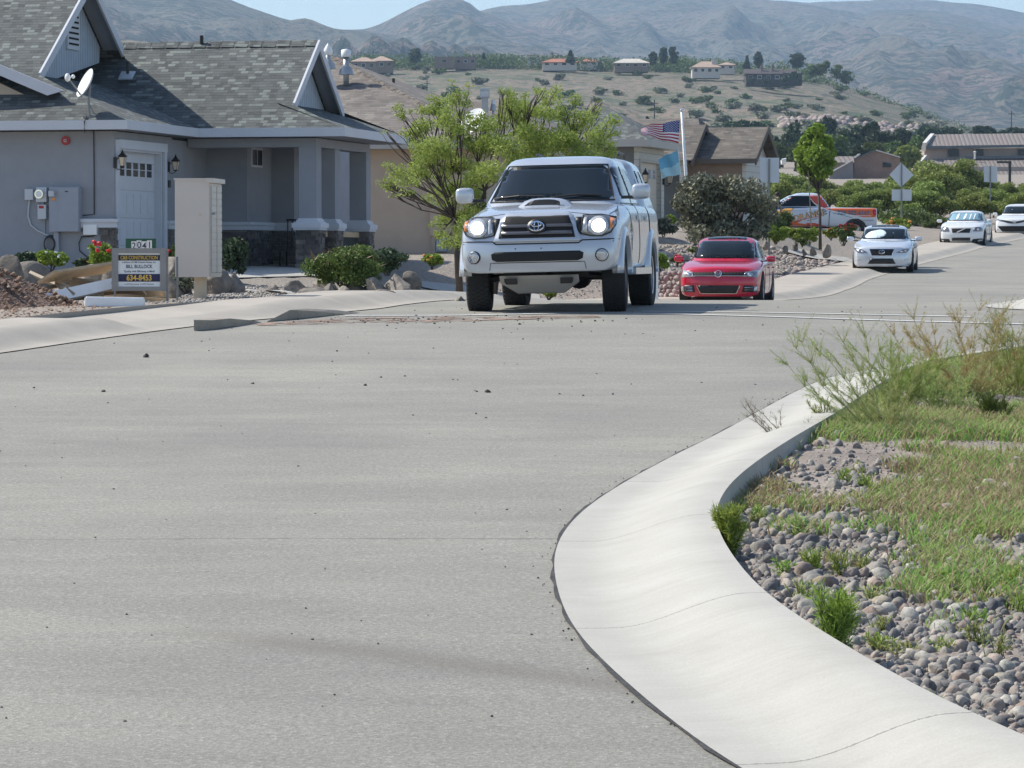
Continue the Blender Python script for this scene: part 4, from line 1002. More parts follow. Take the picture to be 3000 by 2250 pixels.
# ------------------------------------------------------------------ houses
class HF:
    def __init__(s, u, v, d, th):
        p = at(u, v, d); s.o = Vector((p.x, p.y, 0)); s.ze = p.z; s.r = Vector((math.cos(th), -math.sin(th), 0)); s.a = Vector((math.sin(th), math.cos(th), 0))
    def pt(s, p, q, z): return s.o+s.r*p+s.a*q+Vector((0, 0, z))
    def __call__(s, v): return s.pt(v[0], v[1], v[2])
    def hit(s, u, v, p=None, q=None):
        rr = ray(u, v)
        if q is not None: k = (s.o.dot(s.a)+q)/rr.dot(s.a); w_ = rr*k; return ((w_-s.o).dot(s.r), q, w_.z)
        k = (s.o.dot(s.r)+p)/rr.dot(s.r); w_ = rr*k; return (p, (w_-s.o).dot(s.a), w_.z)
def roofpoly(fr, polys, thick=.12):
    m = MB()
    for pl in polys:
        Q = [fr(p) for p in pl]; m.add(Q, [list(range(len(Q)))])
        n = Vector((0, 0, 0))
        for i in range(len(Q)): n += Q[i].cross(Q[(i+1) % len(Q)])
        if n.z < 0: m.F[-1] = m.F[-1][::-1]
    return m
def band(m, fr, a, b, h, th, top=0.0, out=0.0, mi=0):
    """vertical board of height h hanging under line a-b (frame coords), thickness th"""
    A = fr(a); B = fr(b); A.z += top; B.z += top; d = (B-A); n = Vector((d.y, -d.x, 0)).normalized()
    P_ = [A+n*out, B+n*out, B+n*out-Vector((0, 0, h)), A+n*out-Vector((0, 0, h))]
    return m.prism(P_, -n*th, mi)
f1 = HF(371, 354, 65, R(12.5)); ze = f1.ze; zg = -.27
H1 = empty('grey_house', f1.pt(-4, 6, zg), 'grey blue stucco house with grey shingle roof, garage and columned porch', 'house')
zs = ze-.17 # soffit
gp_ = -2.24; ga = 4.375; gza = 5.6; gnq = 1.36; gnz = 3.55
roof = roofpoly(f1, [
    [(-14, 0, ze), (0, 0, ze), (gp_, gnq, gnz), (-14, gnq, gnz)],
    [(gp_, gnq, gnz), (gp_, ga, gza), (-14, ga, gza), (-14, gnq, gnz)],
    [(0, 0, ze), (0, 4.4, ze), (-2.5, 5.75, ze+.98), (-2.5, 1.5, ze+.98)],
    [(gp_, ga, gza), (gp_, 7.6, 3.4), (-14, 7.6, 3.4), (-14, ga, gza)],
    # porch wing
    [(0, 4.4, ze), (3.0, 4.4, ze), (1.75, 5.09, 3.1), (1.75, 6.97, 4.47), (-6, 6.97, 4.47), (-3.0, 5.6, 3.47)],
    [(3.0, 4.4, ze), (3.0, 9.54, ze), (1.42, 8.85, 3.14), (1.42, 5.09, 3.14)],
    [(1.75, 6.97, 4.47), (1.75, 8.85, 3.1), (3.0, 9.54, ze), (3.0, 10, ze-.1), (-14, 10, 2.3), (-14, 6.97, 4.47)],
]).build('roof', M['shingle'], H1, auto=True)
# small front gable on the far left
dq = .78; dm = .41
roofpoly(f1, [[(-1.45, dq-.25, 3.16), (-3.6, dq-.25, 4.02), (-3.6, 2.6, 4.02), (-1.7, .95, 3.19)],
              [(-3.6, dq-.25, 4.02), (-6.2, dq-.25, 2.97), (-6.2, 1.3, 2.97), (-3.6, 2.6, 4.02)]]).build('gable_roof', M['shingle'], H1, auto=True)
m = MB(); m.prism([f1((-1.9, dq, 2.95)), f1((-3.6, dq, 3.72)), f1((-5.9, dq, 2.9))], f1.a*.2); m.build('gable_wall', M['tan'], H1, auto=True)
m = MB(); m.prism([f1((-1.42, dq-.28, 3.19)), f1((-3.6, dq-.28, 4.05)), f1((-3.6, dq-.28, 3.86)), f1((-1.75, dq-.28, 3.10))], f1.a*.05)
m.prism([f1((-6.2, dq-.28, 3.0)), f1((-3.6, dq-.28, 4.05)), f1((-3.6, dq-.28, 3.86)), f1((-6.2, dq-.28, 2.86))], f1.a*.05)
m.build('rake_board', M['fascia'], H1)
# fascia
m = MB(); FH = .175
band(m, f1, (-14, 0, ze), (0.02, 0, ze), FH, .04, .02, .02)
band(m, f1, (0, 0, ze), (0, 4.42, ze), FH, .04, .02, .02)
band(m, f1, (0, 4.4, ze), (3.02, 4.4, ze), FH, .04, .02, .02)
band(m, f1, (3.0, 4.4, ze), (3.0, 9.54, ze), FH, .04, .02, .02)
band(m, f1, (3.0, 9.54, ze), (1, 9.54, ze), FH, .04, .02, .02)
m.build('fascia', M['fascia'], H1)
m = MB(); sz = zs+.02
m.add([f1(p) for p in ((-14, .02, sz), (-.02, .02, sz), (-.02, .5, sz), (-14, .5, sz))], [(3, 2, 1, 0)])
m.add([f1(p) for p in ((-.5, .5, sz), (-.02, .5, sz), (-.02, 4.42, sz), (-.5, 4.42, sz))], [(3, 2, 1, 0)])
m.add([f1(p) for p in ((-3, 4.42, sz), (2.98, 4.42, sz), (2.98, 9.5, sz), (-3, 9.5, sz))], [(3, 2, 1, 0)])
m.build('soffit', M['stucco'], H1)
# gable walls + rakes
def gable(fr, par, p, qn, qf, zb_n, zb_f, qa, za, inset, base_n, base_f):
    w_ = MB(); pi = p-inset
    w_.prism([fr((pi, qn+.25, zb_n-.3)), fr((pi, qf-.25, zb_f-.3)), fr((pi, qf-.2, zb_f+.02)), fr((pi, qa, za-.12)), fr((pi, qn+.2, zb_n+.02))], -fr.r*.1)
    w_.build('gable_wall', M['battens'], par, auto=True)
    k = MB(); bw = .17
    for (q0, z0) in ((qn, zb_n), (qf, zb_f)):
        A = fr((p+.02, q0, z0+.03)); B = fr((p+.02, qa, za+.03)); sl_ = (za-z0)/(abs(qa-q0)); dz = bw*math.sqrt(1+sl_*sl_)
        k.prism([A, B, B-Vector((0, 0, dz)), A-Vector((0, 0, dz))], -fr.r*.045)
    k.build('rake_board', M['fascia'], par)
    s_ = MB()
    for (q0, z0) in ((qn, zb_n), (qf, zb_f)):
        s_.add([fr((p-.02, q0, z0-.03)), fr((p-.02, qa, za-.03)), fr((pi, qa, za-.03)), fr((pi, q0, z0-.03))], [(0, 1, 2, 3)])
    s_.build('gable_soffit', M['stucco'], par)
gable(f1, H1, gp_+.03, gnq, 6.25, gnz, 4.33, ga, gza, .42, 0, 0)
gable(f1, H1, 1.78, 5.09, 8.85, 3.1, 3.1, 6.97, 4.47, .36, 0, 0)
m = MB(); m.bb((gp_-.40, 1.75, 3.42), (gp_-.36, 5.9, 3.54), fr=f1); m.bb((1.43, 5.4, 3.0), (1.46, 8.5, 3.11), fr=f1); m.build('gable_trim', M['fascia'], H1)
m = MB(); m.bb((gp_-.39, 3.98, 4.2), (gp_-.345, 4.7, 5.1), fr=f1); lv = m.build('vent_frame', M['fascia'], H1)
m = MB()
for i in range(7): m.bb((gp_-.343, 4.06, 4.29+i*.11), (gp_-.335, 4.62, 4.33+i*.11), fr=f1)
m.build('louvre', M['dark'], lv)
# ridge caps, pipes
m = MB()
for i in range(26):
    q = -6+i*.30; h_ = .022+(i % 2)*.006; m.add([f1(p) for p in ((q, 6.79, 4.345+h_), (q+.285, 6.79, 4.345+h_*.6), (q+.285, 6.97, 4.48+h_*.6), (q, 6.97, 4.48+h_), (q+.285, 7.15, 4.345+h_*.6), (q, 7.15, 4.345+h_))], [(0, 1, 2, 3), (3, 2, 4, 5)])
m.build('ridge_cap', M['shingle'], H1, auto=True)
mb = MB()
for (p, q, z, h) in ((-.72, 6.9, 4.45, .17), (-3.3, 6.9, 4.45, .10)): mb.tube([f1((p, q, z)), f1((p, q, z+h))], .04, 8); mb.build('vent_pipe', M['black'], H1); mb = MB()
hp = f1.hit(374, 222, q=5.85); mb.tube([f1((hp[0], 5.85, hp[2]-.05)), f1((hp[0], 5.85, hp[2]+.3))], .03, 8)
mb.build('vent_pipe', M['black'], H1)
# roof flashing of the shaded pipe
MB().box((hp[0], 5.8, hp[2]+.0), (.3, .28, .03), rot=Matrix.Rotation(R(36), 3, 'X'), fr=f1).build('flashing', M['signback'], H1)
# walls
T = .2
def wall(name, mat, a, b, par=H1, fr=f1): return MB().bb(a, b, fr=fr).build(name, mat, par, auto=True)
wall('wall', M['stucco'], (-14, .45, zg), (-.6, .45+T, zs))
wall('wall', M['stucco'], (-.6, .45, zg), (-.4, .62, zs)); wall('wall', M['stucco'], (-.6, .62, 2.14), (-.4, 3.35, zs)); wall('wall', M['stucco'], (-.6, 3.35, zg), (-.4, 3.94, zs))
wall('wall', M['stucco'], (-.6, 3.94, zg), (-.4, 6.2, 2.37))
wall('wall', M['stucco'], (-2.6, 6.2, zg), (.46, 6.4, zs)); wall('wall', M['stucco'], (.26, 6.4, zg), (.46, 8.17, zs)); wall('wall', M['stucco'], (.46, 7.97, zg), (.95, 8.17, zs))
wall('wall', M['stucco'], (.75, 8.17, zg), (.95, 13, zs)); wall('wall', M['stucco'], (-14, 10, zg), (.75, 10.2, zs))
wall('wall', M['stucco'], (-2.45, 1.75, 3.3), (-2.35, 6.2, 3.5))
# porch beam
m = MB(); m.bb((-.38, 4.87, 2.24), (2.30, 5.21, zs-.0), fr=f1); m.bb((1.945, 5.21, 2.243), (2.297, 9.05, zs), fr=f1); m.build('porch_beam', M['stucco'], H1, auto=True)
STONE = stonemat('stone_veneer', [(.11, .10, .10), (.17, .15, .14), (.08, .075, .075), (.22, .19, .17)], .9, 6)
def veneer(m, a, b, fr, axis, seed): # random stacked stones on a face between a and b (frame coords); axis 0 faces -q, 1 faces +p
    r_ = random.Random(seed); z = a[2]
    while z < b[2]-.02:
        h = min(r_.uniform(.07, .13), b[2]-z); u0, u1 = (a[0], b[0]) if axis == 0 else (a[1], b[1]); u = u0
        while u < u1-.01:
            w_ = min(r_.uniform(.14, .34), u1-u); d_ = r_.uniform(.02, .055)
            if axis == 0: m.bb((u+.004, a[1]-d_, z+.004), (u+w_-.004, a[1]+.01, z+h-.004), fr=fr)
            else: m.bb((a[0]-.01, u+.004, z+.004), (a[0]+d_, u+w_-.004, z+h-.004), fr=fr)
            u += w_
        z += h
for a_, b_v, ax_, sd_ in (((-.68, .45, zg), (-.40, .45, .58), 0, 1), ((-.4, .43, zg), (-.4, .56, .58), 1, 2), ((-.4, 3.5, zg), (-.4, 3.94, .58), 1, 3), ((-.4, 6.2, zg), (.50, 6.2, .58), 0, 4), ((.46, 6.18, zg), (.46, 7.97, .58), 1, 5), ((.5, 7.97, zg), (.99, 7.97, .58), 0, 6)):
    m = MB(); veneer(m, a_, b_v, f1, ax_, sd_); m.build('stone_veneer', STONE, H1)
m = MB()
def trimb(a, b): m.bb((a[0], a[1], .60), (b[0], b[1], .70), fr=f1); m.bb((a[0]-.03, a[1]-.03, .70), (b[0]+.03, b[1]+.03, .765), fr=f1)
trimb((-1.18, .37, 0), (-.33, .5, 0)); trimb((-.42, .36, 0), (-.325, .56, 0)); trimb((-.42, 3.52, 0), (-.32, 3.95, 0)); trimb((-.4, 6.1, 0), (.54, 6.25, 0)); trimb((.44, 6.12, 0), (.55, 8.0, 0)); trimb((.5, 7.88, 0), (1.03, 8.0, 0))
m.build('sill_band', M['trim'], H1)
# columns
for q in (4.87, 6.25, 8.72):
    c = MB().bb((1.94, q, .76), (2.305, q+.365, 2.238), fr=f1).build('column', M['stucco'], H1, auto=True)
    k = MB(); cx, cy = 2.1225, q+.1825
    for hw, z0, z1 in ((.275, .585, .63), (.30, .63, .69), (.30, .69, .725), (.26, .725, .745), (.225, .745, .79), (.20, .79, .82)): k.bb((cx-hw, cy-hw, z0), (cx+hw, cy+hw, z1+.0005), fr=f1)
    k.build('capital', M['trim'], c)
    k = MB(); k.bb((cx-.21, cy-.21, zg), (cx+.21, cy+.21, .58), fr=f1); veneer(k, (cx-.235, cy-.21, zg), (cx+.235, cy-.21, .58), f1, 0, int(q*10)); veneer(k, (cx+.21, cy-.21, zg), (cx+.21, cy+.21, .58), f1, 1, int(q*20)); k.build('stone_pier', STONE, c)
# porch rail
k = MB(); k.bb((2.07, 5.25, .46), (2.17, 6.2, .57), fr=f1); k.bb((2.07, 6.7, .46), (2.17, 8.7, .57), fr=f1); k.build('porch_rail', M['wood'], H1)
k = MB(); k.bb((2.1, 5.25, zg), (2.13, 6.2, .46), fr=f1); k.bb((2.1, 6.7, zg), (2.13, 8.7, .46), fr=f1); k.build('rail_panel', nmat('green_screen', (.03, .04, .035), .9, .2, 3, 60), H1)
MB().bb((1.6, 9.1, zg), (1.65, 9.14, .35), fr=f1).build('rail_post', M['white'], H1)
# garage door
pd = -.56
GD = MB(); GD.bb((pd-.03, .66, zg), (pd, 3.33, 2.12), fr=f1); gd = GD.build('garage_door', M['doorw'], H1, auto=True)
k = MB(); k.bb((-.40, .50, .78), (-.355, .64, 2.26), fr=f1); k.bb((-.40, .64, 2.10), (-.352, 3.52, 2.27), fr=f1); k.bb((-.40, 3.36, zg), (-.356, 3.50, 2.10), fr=f1)
k.bb((-.58, 3.30, zg), (-.41, 3.348, 2.12), fr=f1); k.bb((-.58, .66, 2.06), (-.41, 3.30, 2.13), fr=f1); k.build('garage_trim', M['trim'], H1)
k = MB()
for i in range(6):
    q0 = .80+i*.41
    for a in range(2):
        for b in range(2): k.bb((pd-.005, q0+a*.14, 1.60+b*.14), (pd+.012, q0+a*.14+.12, 1.60+b*.14+.12), fr=f1)
    k.build('garage_window', M['glassdk'], gd); k = MB()
k = MB()
for r_ in range(3):
    for i in range(6): k.bb((pd-.002, .80+i*.41, -.18+r_*.53), (pd+.010, 1.08+i*.41, .2+r_*.53), fr=f1)
k.build('door_panel', M['doorw'], gd, auto=True)
# porch window and door
wq0, wq1 = f1.hit(734, 460, p=.46)[1], f1.hit(766, 460, p=.46)[1]; wz0, wz1 = f1.hit(750, 490, p=.46)[2], f1.hit(750, 434, p=.46)[2]
wn = MB(); wn.bb((.455, wq0, wz0), (.49, wq1, wz1), fr=f1); wn.bb((.455, wq0-.05, wz1+.09), (.52, wq1+.06, wz1+.22), fr=f1); wo = wn.build('window', M['trim'], H1)
k = MB(); mid = (wq0+wq1)/2
k.bb((.488, wq0+.05, wz0+.04), (.496, mid-.03, wz1-.04), fr=f1); k.bb((.488, mid+.03, wz0+.04), (.496, wq1-.05, wz1-.04), fr=f1); k.build('pane', M['glassdk'], wo)
k = MB(); k.bb((.94, 8.35, zg), (.985, 8.45, 1.95), fr=f1); k.bb((.94, 8.35, 1.85), (.985, 9.5, 1.95), fr=f1); k.bb((.94, 8.3, 2.0), (1.02, 9.6, 2.15), fr=f1); dr = k.build('door_frame', M['trim'], H1)
MB().bb((.94, 8.45, zg), (.96, 9.4, 1.85), fr=f1).build('front_door', M['black'], dr)
MB().bb((-3, 3.9, zg-.3), (3.0, 11, zg+.02), fr=f1).build('porch_slab', M['concrete'], H1)
# --- fittings on the grey house
def box_thing(name, label, cat, parts, base):
    t = empty(name, base, label, cat)
    for nm, mat, mb in parts: mb.build(nm, mat, t)
    return t
Q = .45
def px(u, v): h = f1.hit(u, v, q=Q); return h[0], h[2]
def fb(u0, v0, u1, v1, y0, y1, m=None):
    a = px(u0, v1); b = px(u1, v0); return (m or MB()).bb((a[0], Q-y1, a[1]), (b[0], Q-y0, b[1]), fr=f1)
box_thing('breaker_cabinet', 'large grey electric panel cabinet with round meter on the house wall', 'electric panel', [
    ('cabinet', M['boxgrey'], fb(153, 548, 240, 679, 0, .16)), ('door', M['boxgrey'], fb(180, 550, 238, 678, .16, .175)),
    ('meter', M['boxlight'], fb(155, 560, 170, 576, .16, .25)), ('label_tag', M['amber'], fb(160, 580, 170, 588, .161, .166)), ('conduit', M['boxgrey'], fb(162, 680, 176, 752, 0, .09)), ('latch', M['black'], fb(200, 560, 208, 563, .175, .185))], f1((px(196, 679)[0], Q, px(196, 679)[1])))
def disc(mb, u, v, r, y0, y1, n=20):
    c = px(u, v); A = f1((c[0], Q-y0, c[1])); B = f1((c[0], Q-y1, c[1])); mb.tube([A, B], r, n); return mb
mm = MB(); disc(mm, 124, 569, .085, .12, .2); mm2 = MB(); disc(mm2, 124, 569, .06, .2, .205)
box_thing('electric_meter', 'square electric meter with round glass dial between two wall boxes', 'electric meter', [('meter_box', M['boxlight'], fb(112, 549, 142, 592, 0, .12)), ('dial_rim', M['chrome'], mm), ('dial', M['white'], mm2)], f1((px(127, 592)[0], Q, px(127, 592)[1])))
box_thing('switch_box', 'narrow pale switch box with red label below the round meter', 'switch box', [('switch_body', M['boxlight'], fb(116, 600, 140, 642, 0, .11)), ('red_label', M['red'], fb(120, 603, 134, 611, .11, .115)), ('conduit', M['boxgrey'], fb(130, 642, 133, 690, 0, .03)), ('conduit', M['boxgrey'], fb(124, 592, 130, 600, 0, .05))], f1((px(128, 642)[0], Q, px(128, 642)[1])))
cm = MB(); pts = []
for u, v in ((88, 587), (85, 610), (84, 635), (92, 660), (112, 676), (135, 687), (158, 694)): c = px(u, v); pts.append(f1((c[0], Q-.03, c[1])))
cm.tube(pts, .016, 6)
box_thing('utility_box', 'small pale box with a curved conduit, leftmost on the house wall', 'utility box', [('box_body', M['boxlight'], fb(77, 554, 101, 586, 0, .09)), ('conduit', M['boxlight'], cm)], f1((px(88, 587)[0], Q, px(88, 587)[1])))
cm = MB(); pts = []
for u, v in ((288, 683), (274, 692), (240, 694), (233, 712), (235, 735), (255, 752)): c = px(u, v); pts.append(f1((c[0], Q-.03, c[1])))
cm.tube(pts, .012, 6)
box_thing('cable_box', 'white cable box under the sill band with a black cable', 'cable box', [('box_body', M['white'], fb(249, 658, 288, 688, 0, .10)), ('cable', M['black'], cm)], f1((px(268, 690)[0], Q, px(268, 690)[1])))
cm = MB(); c0 = px(150, 715)
for k in range(4):
    pts = [f1((c0[0]+(.20-.012*k)*.62*math.cos(a), Q-.05-.02*k, c0[1]+(.165-.01*k)*math.sin(a))) for a in np.linspace(0, 2*math.pi, 24)]; cm.tube(pts, .012, 5, cap=False)
tag(cm.build('garden_hose', M['black']), 'coiled dark garden hose hanging below the electric panel', 'hose')
mm = MB(); disc(mm, 194, 412, .085, .0, .045, 24); m2 = MB(); disc(m2, 194, 412, .03, .045, .065, 16); m3 = MB(); disc(m3, 194, 412, .015, .065, .08, 12)
box_thing('alarm_bell', 'round red alarm bell high on the house wall', 'alarm bell', [('bell_dome', M['red'], mm), ('boss', M['boxlight'], m2), ('bolt', M['red'], m3)], f1((px(194, 423)[0], Q, px(194, 423)[1])))
cm = MB(); pts = []
for u, v in ((275, 380), (276, 420), (277, 520), (277, 628), (244, 631)): c = px(u, v); pts.append(f1((c[0], Q-.02, c[1])))
cm.tube(pts, .011, 5); tag(cm.build('wall_cable', M['black']), 'thin black cable running down the grey wall to the panel', 'cable')
def lantern(pos, out, s, label):
    """pos: wall point (world), out: outward unit vector"""
    t = empty('wall_lantern', pos, label, 'wall lantern'); pos = Vector(pos); o = Vector(out); side = Vector((-o.y, o.x, 0)); Z = Vector((0, 0, 1))
    L = lambda a, b, c: pos+o*a*s+side*b*s+Z*c*s
    m = MB(); m.box(L(.015, 0, .1), (.09*s, .09*s, .30*s)); m.build('back_plate', M['black'], t)
    m = MB(); m.tube([L(.02, 0, -.04), L(.10, 0, -.10), L(.20, 0, -.08), L(.24, 0, -.03)], .012*s, 6); m.tube([L(.02, 0, .16), L(.12, 0, .22), L(.2, 0, .24), L(.24, 0, .27)], .012*s, 6); m.build('bracket', M['black'], t)
    m = MB(); c = L(.24, 0, 0); n = 4
    def ringp(r, z, tw=0): return [c+o*math.cos(a+tw)*r*s+side*math.sin(a+tw)*r*s+Z*z*s for a in [math.pi/4+k*math.pi/2 for k in range(n)]]
    A = ringp(.075, 0); B = ringp(.12, .26); m.add(A+B, [(k, (k+1) % n, n+(k+1) % n, n+k) for k in range(n)]+[tuple(range(n))]); m.build('glass', M['lampglass'], t)
    m = MB()
    for k in range(n): m.tube([A[k], B[k]], .009*s, 4)
    m.tube(A+[A[0]], .011*s, 4); m.tube(B+[B[0]], .013*s, 4)
    C1 = ringp(.16, .27); C2 = ringp(.055, .37); C3 = ringp(.04, .41)
    m.add(C1+C2+C3, [(k, (k+1) % n, n+(k+1) % n, n+k) for k in range(2*n) if k < n]+[(n+k, n+(k+1) % n, 2*n+(k+1) % n, 2*n+k) for k in range(n)]+[tuple(range(2*n, 3*n)), (3, 2, 1, 0)])
    m.ell(c+Z*.43*s, (.022*s, .022*s, .04*s)); m.ell(c-Z*.02*s, (.04*s, .04*s, .025*s)); m.build('cap', M['black'], t)
    m = MB(); m.tube([c+Z*.03*s, c+Z*.14*s], .018*s, 6); m.build('bulb', M['petal_or'], t)
h = f1.hit(320, 493, p=-.4); lantern(f1((-.4, .46, h[2]+.05)), f1.r, .66, 'black wall lantern left of the white garage door')
h = f1.hit(495, 506, p=-.4); lantern(f1((-.4, 3.68, h[2]+.05)), f1.r, .66, 'black wall lantern right of the white garage door')
h = f1.hit(491, 540, p=-.4); MB().bb((-.41, 3.66, h[2]-.06), (-.38, 3.8, h[2]+.08), fr=f1).build('keypad', M['black'], H1)
# satellite dishes
def dish(base, nrm, r, label, s=1.0, lnb=True, pole=None):
    base = Vector(base); t = empty('satellite_dish', base, label, 'satellite dish'); c = base+Vector(pole or (0, 0, .5*s)); n = Vector(nrm).normalized()
    Mx = Matrix.Translation(c) @ n.to_track_quat('Z', 'Y').to_matrix().to_4x4()
    m = MB(); pr = [(r*k/8, r*.22*(k/8)**2) for k in range(9)]; m.lathe(pr+[(r*1.01, r*.225), (r, r*.20)]+[(r*k/8, r*.22*(k/8)**2-.02) for k in range(7, -1, -1)], Mx, 32); m.build('reflector', M['white'], t, smooth=True)
    m = MB(); m.tube([base, base+(c-base)*.5, c-n*.06], .022, 8); m.box(base, (.22, .14, .03)); m.tube([base+Vector((.12, .05, 0)), base+(c-base)*.45], .01, 5); m.build('mast', M['post'], t)
    if lnb:
        d_ = (n*.95*r*1.5-Vector((0, 0, 1))*r*.25); e = c+n*r*1.5+Vector((0, 0, -.25*r)); lo = c-Mx.to_3x3() @ Vector((0, r*.9, 0))*(1 if (Mx.to_3x3() @ Vector((0, 1, 0))).z > 0 else -1)
        m = MB(); m.tube([lo, e], .018, 6); m.build('feed_arm', M['post'], t)
        m = MB(); m.ell(e, (.055, .07, .08)); m.ell(e+Vector((.10, .03, .02)), (.035, .05, .04)); m.tube([e, e+Vector((.12, 0, .02))], .02, 6); m.build('feed_horn', M['white'], t)
    return t
hb = f1.hit(262, 347, q=.15); dish(f1((hb[0], .15, ze+.08)), (-.80, -.38, .42), .29, 'white satellite dish with feed arm on the grey shingle roof', pole=(-.03, 0, .62))
m = MB(); hb2 = hb; m.tube([f1((hb[0]-.04, .1, ze+.1)), f1((hb[0]-.03, -.05, ze)), f1((hb[0]-.03, -.05, ze-.22))], .012, 5); tag(m.build('dish_cable', M['black']), 'black cable drooping from the satellite dish over the fascia', 'cable')
# porch chair
def chair(base, label):
    t = empty('porch_chair', base, label, 'chair'); b = Vector(base); fr = lambda v: b+f1.r*v[0]+f1.a*v[1]+Vector((0, 0, v[2]))
    MB().bb((-.25, -.25, .40), (.25, .25, .44), fr=fr).build('seat', M['black'], t)
    k = MB()
    for i in range(6): k.tube([fr((-.22+i*.09, .24, .44)), fr((-.24+i*.096, .34, 1.02))], .012, 4)
    k.tube([fr((-.27, .34, 1.04)), fr((.27, .34, 1.04))], .02, 6); k.build('backrest', M['black'], t)
    for sx in (-1, 1):
        for sy in (-1, 1): MB().tube([fr((sx*.24, sy*.24, .03)), fr((sx*.24, sy*.24, .42))], .018, 6).build('leg', M['black'], t)
        MB().tube([fr((sx*.27, .28, .66)), fr((sx*.27, -.24, .66)), fr((sx*.25, -.24, .42))], .016, 5).build('armrest', M['black'], t)
        MB().tube([fr((sx*.25, -.36, .06)), fr((sx*.25, -.15, .0)), fr((sx*.25, .15, .0)), fr((sx*.25, .38, .07))], .016, 5).build('rocker', M['black'], t)
chair(f1((1.35, 6.6, zg+.04)), 'dark slatted rocking chair in the shade of the porch')
# ---------------- tan house behind
f2 = HF(1450, 413, 83, R(14)); z2 = f2.ze
H2 = empty('tan_house', f2.pt(-5, 4, .1), 'tan stucco house with brown shingle hip roof behind the grey house', 'house')
pk = at(955, 160, 90.5); pkq = (pk-f2.o).dot(f2.a); pkp = (pk-f2.o).dot(f2.r)
bk = 2*pkq
roofpoly(f2, [[(-22, 0, z2), (0, 0, z2), (pkp, pkq, pk.z), (-22, pkq, pk.z)], [(0, 0, z2), (0, bk, z2), (pkp, pkq, pk.z)], [(0, bk, z2), (-22, bk, z2), (-22, pkq, pk.z), (pkp, pkq, pk.z)]]).build('roof', M['shingle_t'], H2, auto=True)
# hip cap
m = MB(); A = f2((0, 0, z2)); B = f2((pkp, pkq, pk.z)); nn = 34
for i in range(nn):
    p0 = A.lerp(B, i/nn); p1 = A.lerp(B, (i+.96)/nn); sd = f2.r*.10-f2.a*.0; m.add([p0-f2.r*.13+Vector((0, 0, .0)), p0-f2.a*.10+Vector((0, 0, .07)), p1-f2.a*.10+Vector((0, 0, .05)), p1-f2.r*.13+Vector((0, 0, .0)), p0+f2.r*.13+Vector((0, 0, -.01)), p1+f2.r*.13+Vector((0, 0, -.01))], [(0, 1, 2, 3), (1, 4, 5, 2)])
m.build('hip_cap', M['shingle_t'], H2, auto=True)
m = MB(); band(m, f2, (-22, 0, z2), (0.02, 0, z2), .19, .04, .02, .02); band(m, f2, (0, 0, z2), (0, bk, z2), .19, .04, .02, .02); m.build('fascia', M['fasciatan'], H2)
m = MB(); m.add([f2(p) for p in ((-22, 0, z2-.15), (0, 0, z2-.15), (0, bk, z2-.15), (-22, bk, z2-.15))], [(3, 2, 1, 0)]); m.build('soffit', M['tan'], H2)
MB().bb((-22, .5, -.1), (-.5, bk-.5, z2-.16), fr=f2).build('wall', M['tan'], H2, auto=True)
# second, farther roof of the tan house to the right
f2b = HF(1640, 405, 98, R(14)); z2b = f2b.ze
H2b = empty('long_roof_house', f2b.pt(-5, 4, .5), 'house with brown shingle roof behind the feathery tree, left of the striped flag', 'house')
pk2 = at(1450, 296, 101.5); a2 = (pk2-f2b.o).dot(f2b.a); b2 = (pk2-f2b.o).dot(f2b.r)
roofpoly(f2b, [[(-12, 0, z2b), (0, 0, z2b), (b2, a2, pk2.z), (-12, a2, pk2.z)], [(0, 0, z2b), (0, 2*a2, z2b), (b2, a2, pk2.z)], [(0, 2*a2, z2b), (-12, 2*a2, z2b), (-12, a2, pk2.z), (b2, a2, pk2.z)]]).build('roof', M['shingle_t'], H2b, auto=True)
MB().bb((-12, .5, 0), (-.5, 2*a2-.5, z2b-.1), fr=f2b).build('wall', M['tan'], H2b, auto=True)
m = MB(); band(m, f2b, (-12, 0, z2b), (0.02, 0, z2b), .19, .04, .02, .02); m.build('fascia', M['fasciatan'], H2b)
def flue(u, vt, vb, d, label, r=.1, cage=True):
    p = at(u, vb, d); top_ = at(u, vt, d).z; t = empty('chimney_flue', p-Vector((0, 0, .3)), label, 'chimney'); m = MB()
    m.tube([p-Vector((0, 0, .4)), Vector((p.x, p.y, top_-.2))], r*.55, 12); m.lathe([(r*1.5, -.12), (r*1.25, .02), (r*.6, .12)], Matrix.Translation(p), 16); m.build('pipe', M['steel'], t, smooth=True)
    m = MB()
    if cage:
        m.lathe([(r*.85, 0), (r*.95, .03), (r*.95, .18), (0, .21)], Matrix.Translation((p.x, p.y, top_-.2)), 12)
    else: m.lathe([(r*.5, 0), (r*.8, .05), (r*.85, .12), (r*.35, .25), (0, .32)], Matrix.Translation((p.x, p.y, top_-.28)), 16)
    m.build('cowl', M['white'], t, smooth=True)
flue(961, 130, 188, 88, 'white flue with pointed cowl on the tan house ridge', .14, False)
flue(1014, 144, 205, 88, 'white flue with flat cage cap, right of the pointed one', .13)
def cooler(u0, u1, vt, vm, vb, d, label):
    p = at((u0+u1)/2, vb, d); t = empty('roof_vent', p, label, 'roof vent'); w_ = (u1-u0)/F*d; zt = at(u0, vt, d).z; zm = at(u0, vm, d).z
    m = MB(); m.bb((p.x-w_*.36, p.y-.2, p.z-.3), (p.x+w_*.36, p.y+.2, zm)); m.build('duct', M['steel'], t)
    m = MB()
    m.bb((p.x-w_*.5, p.y-.25, zm-.04), (p.x+w_*.5, p.y+.25, zm)); m.bb((p.x-w_*.5, p.y-.25, zt-.04), (p.x+w_*.5, p.y+.25, zt))
    for i in range(5): x = p.x-w_*.46+i*w_*.23; m.bb((x-.02, p.y-.24, zm), (x+.02, p.y+.24, zt-.04))
    m.build('louvred_cap', M['signback'], t)
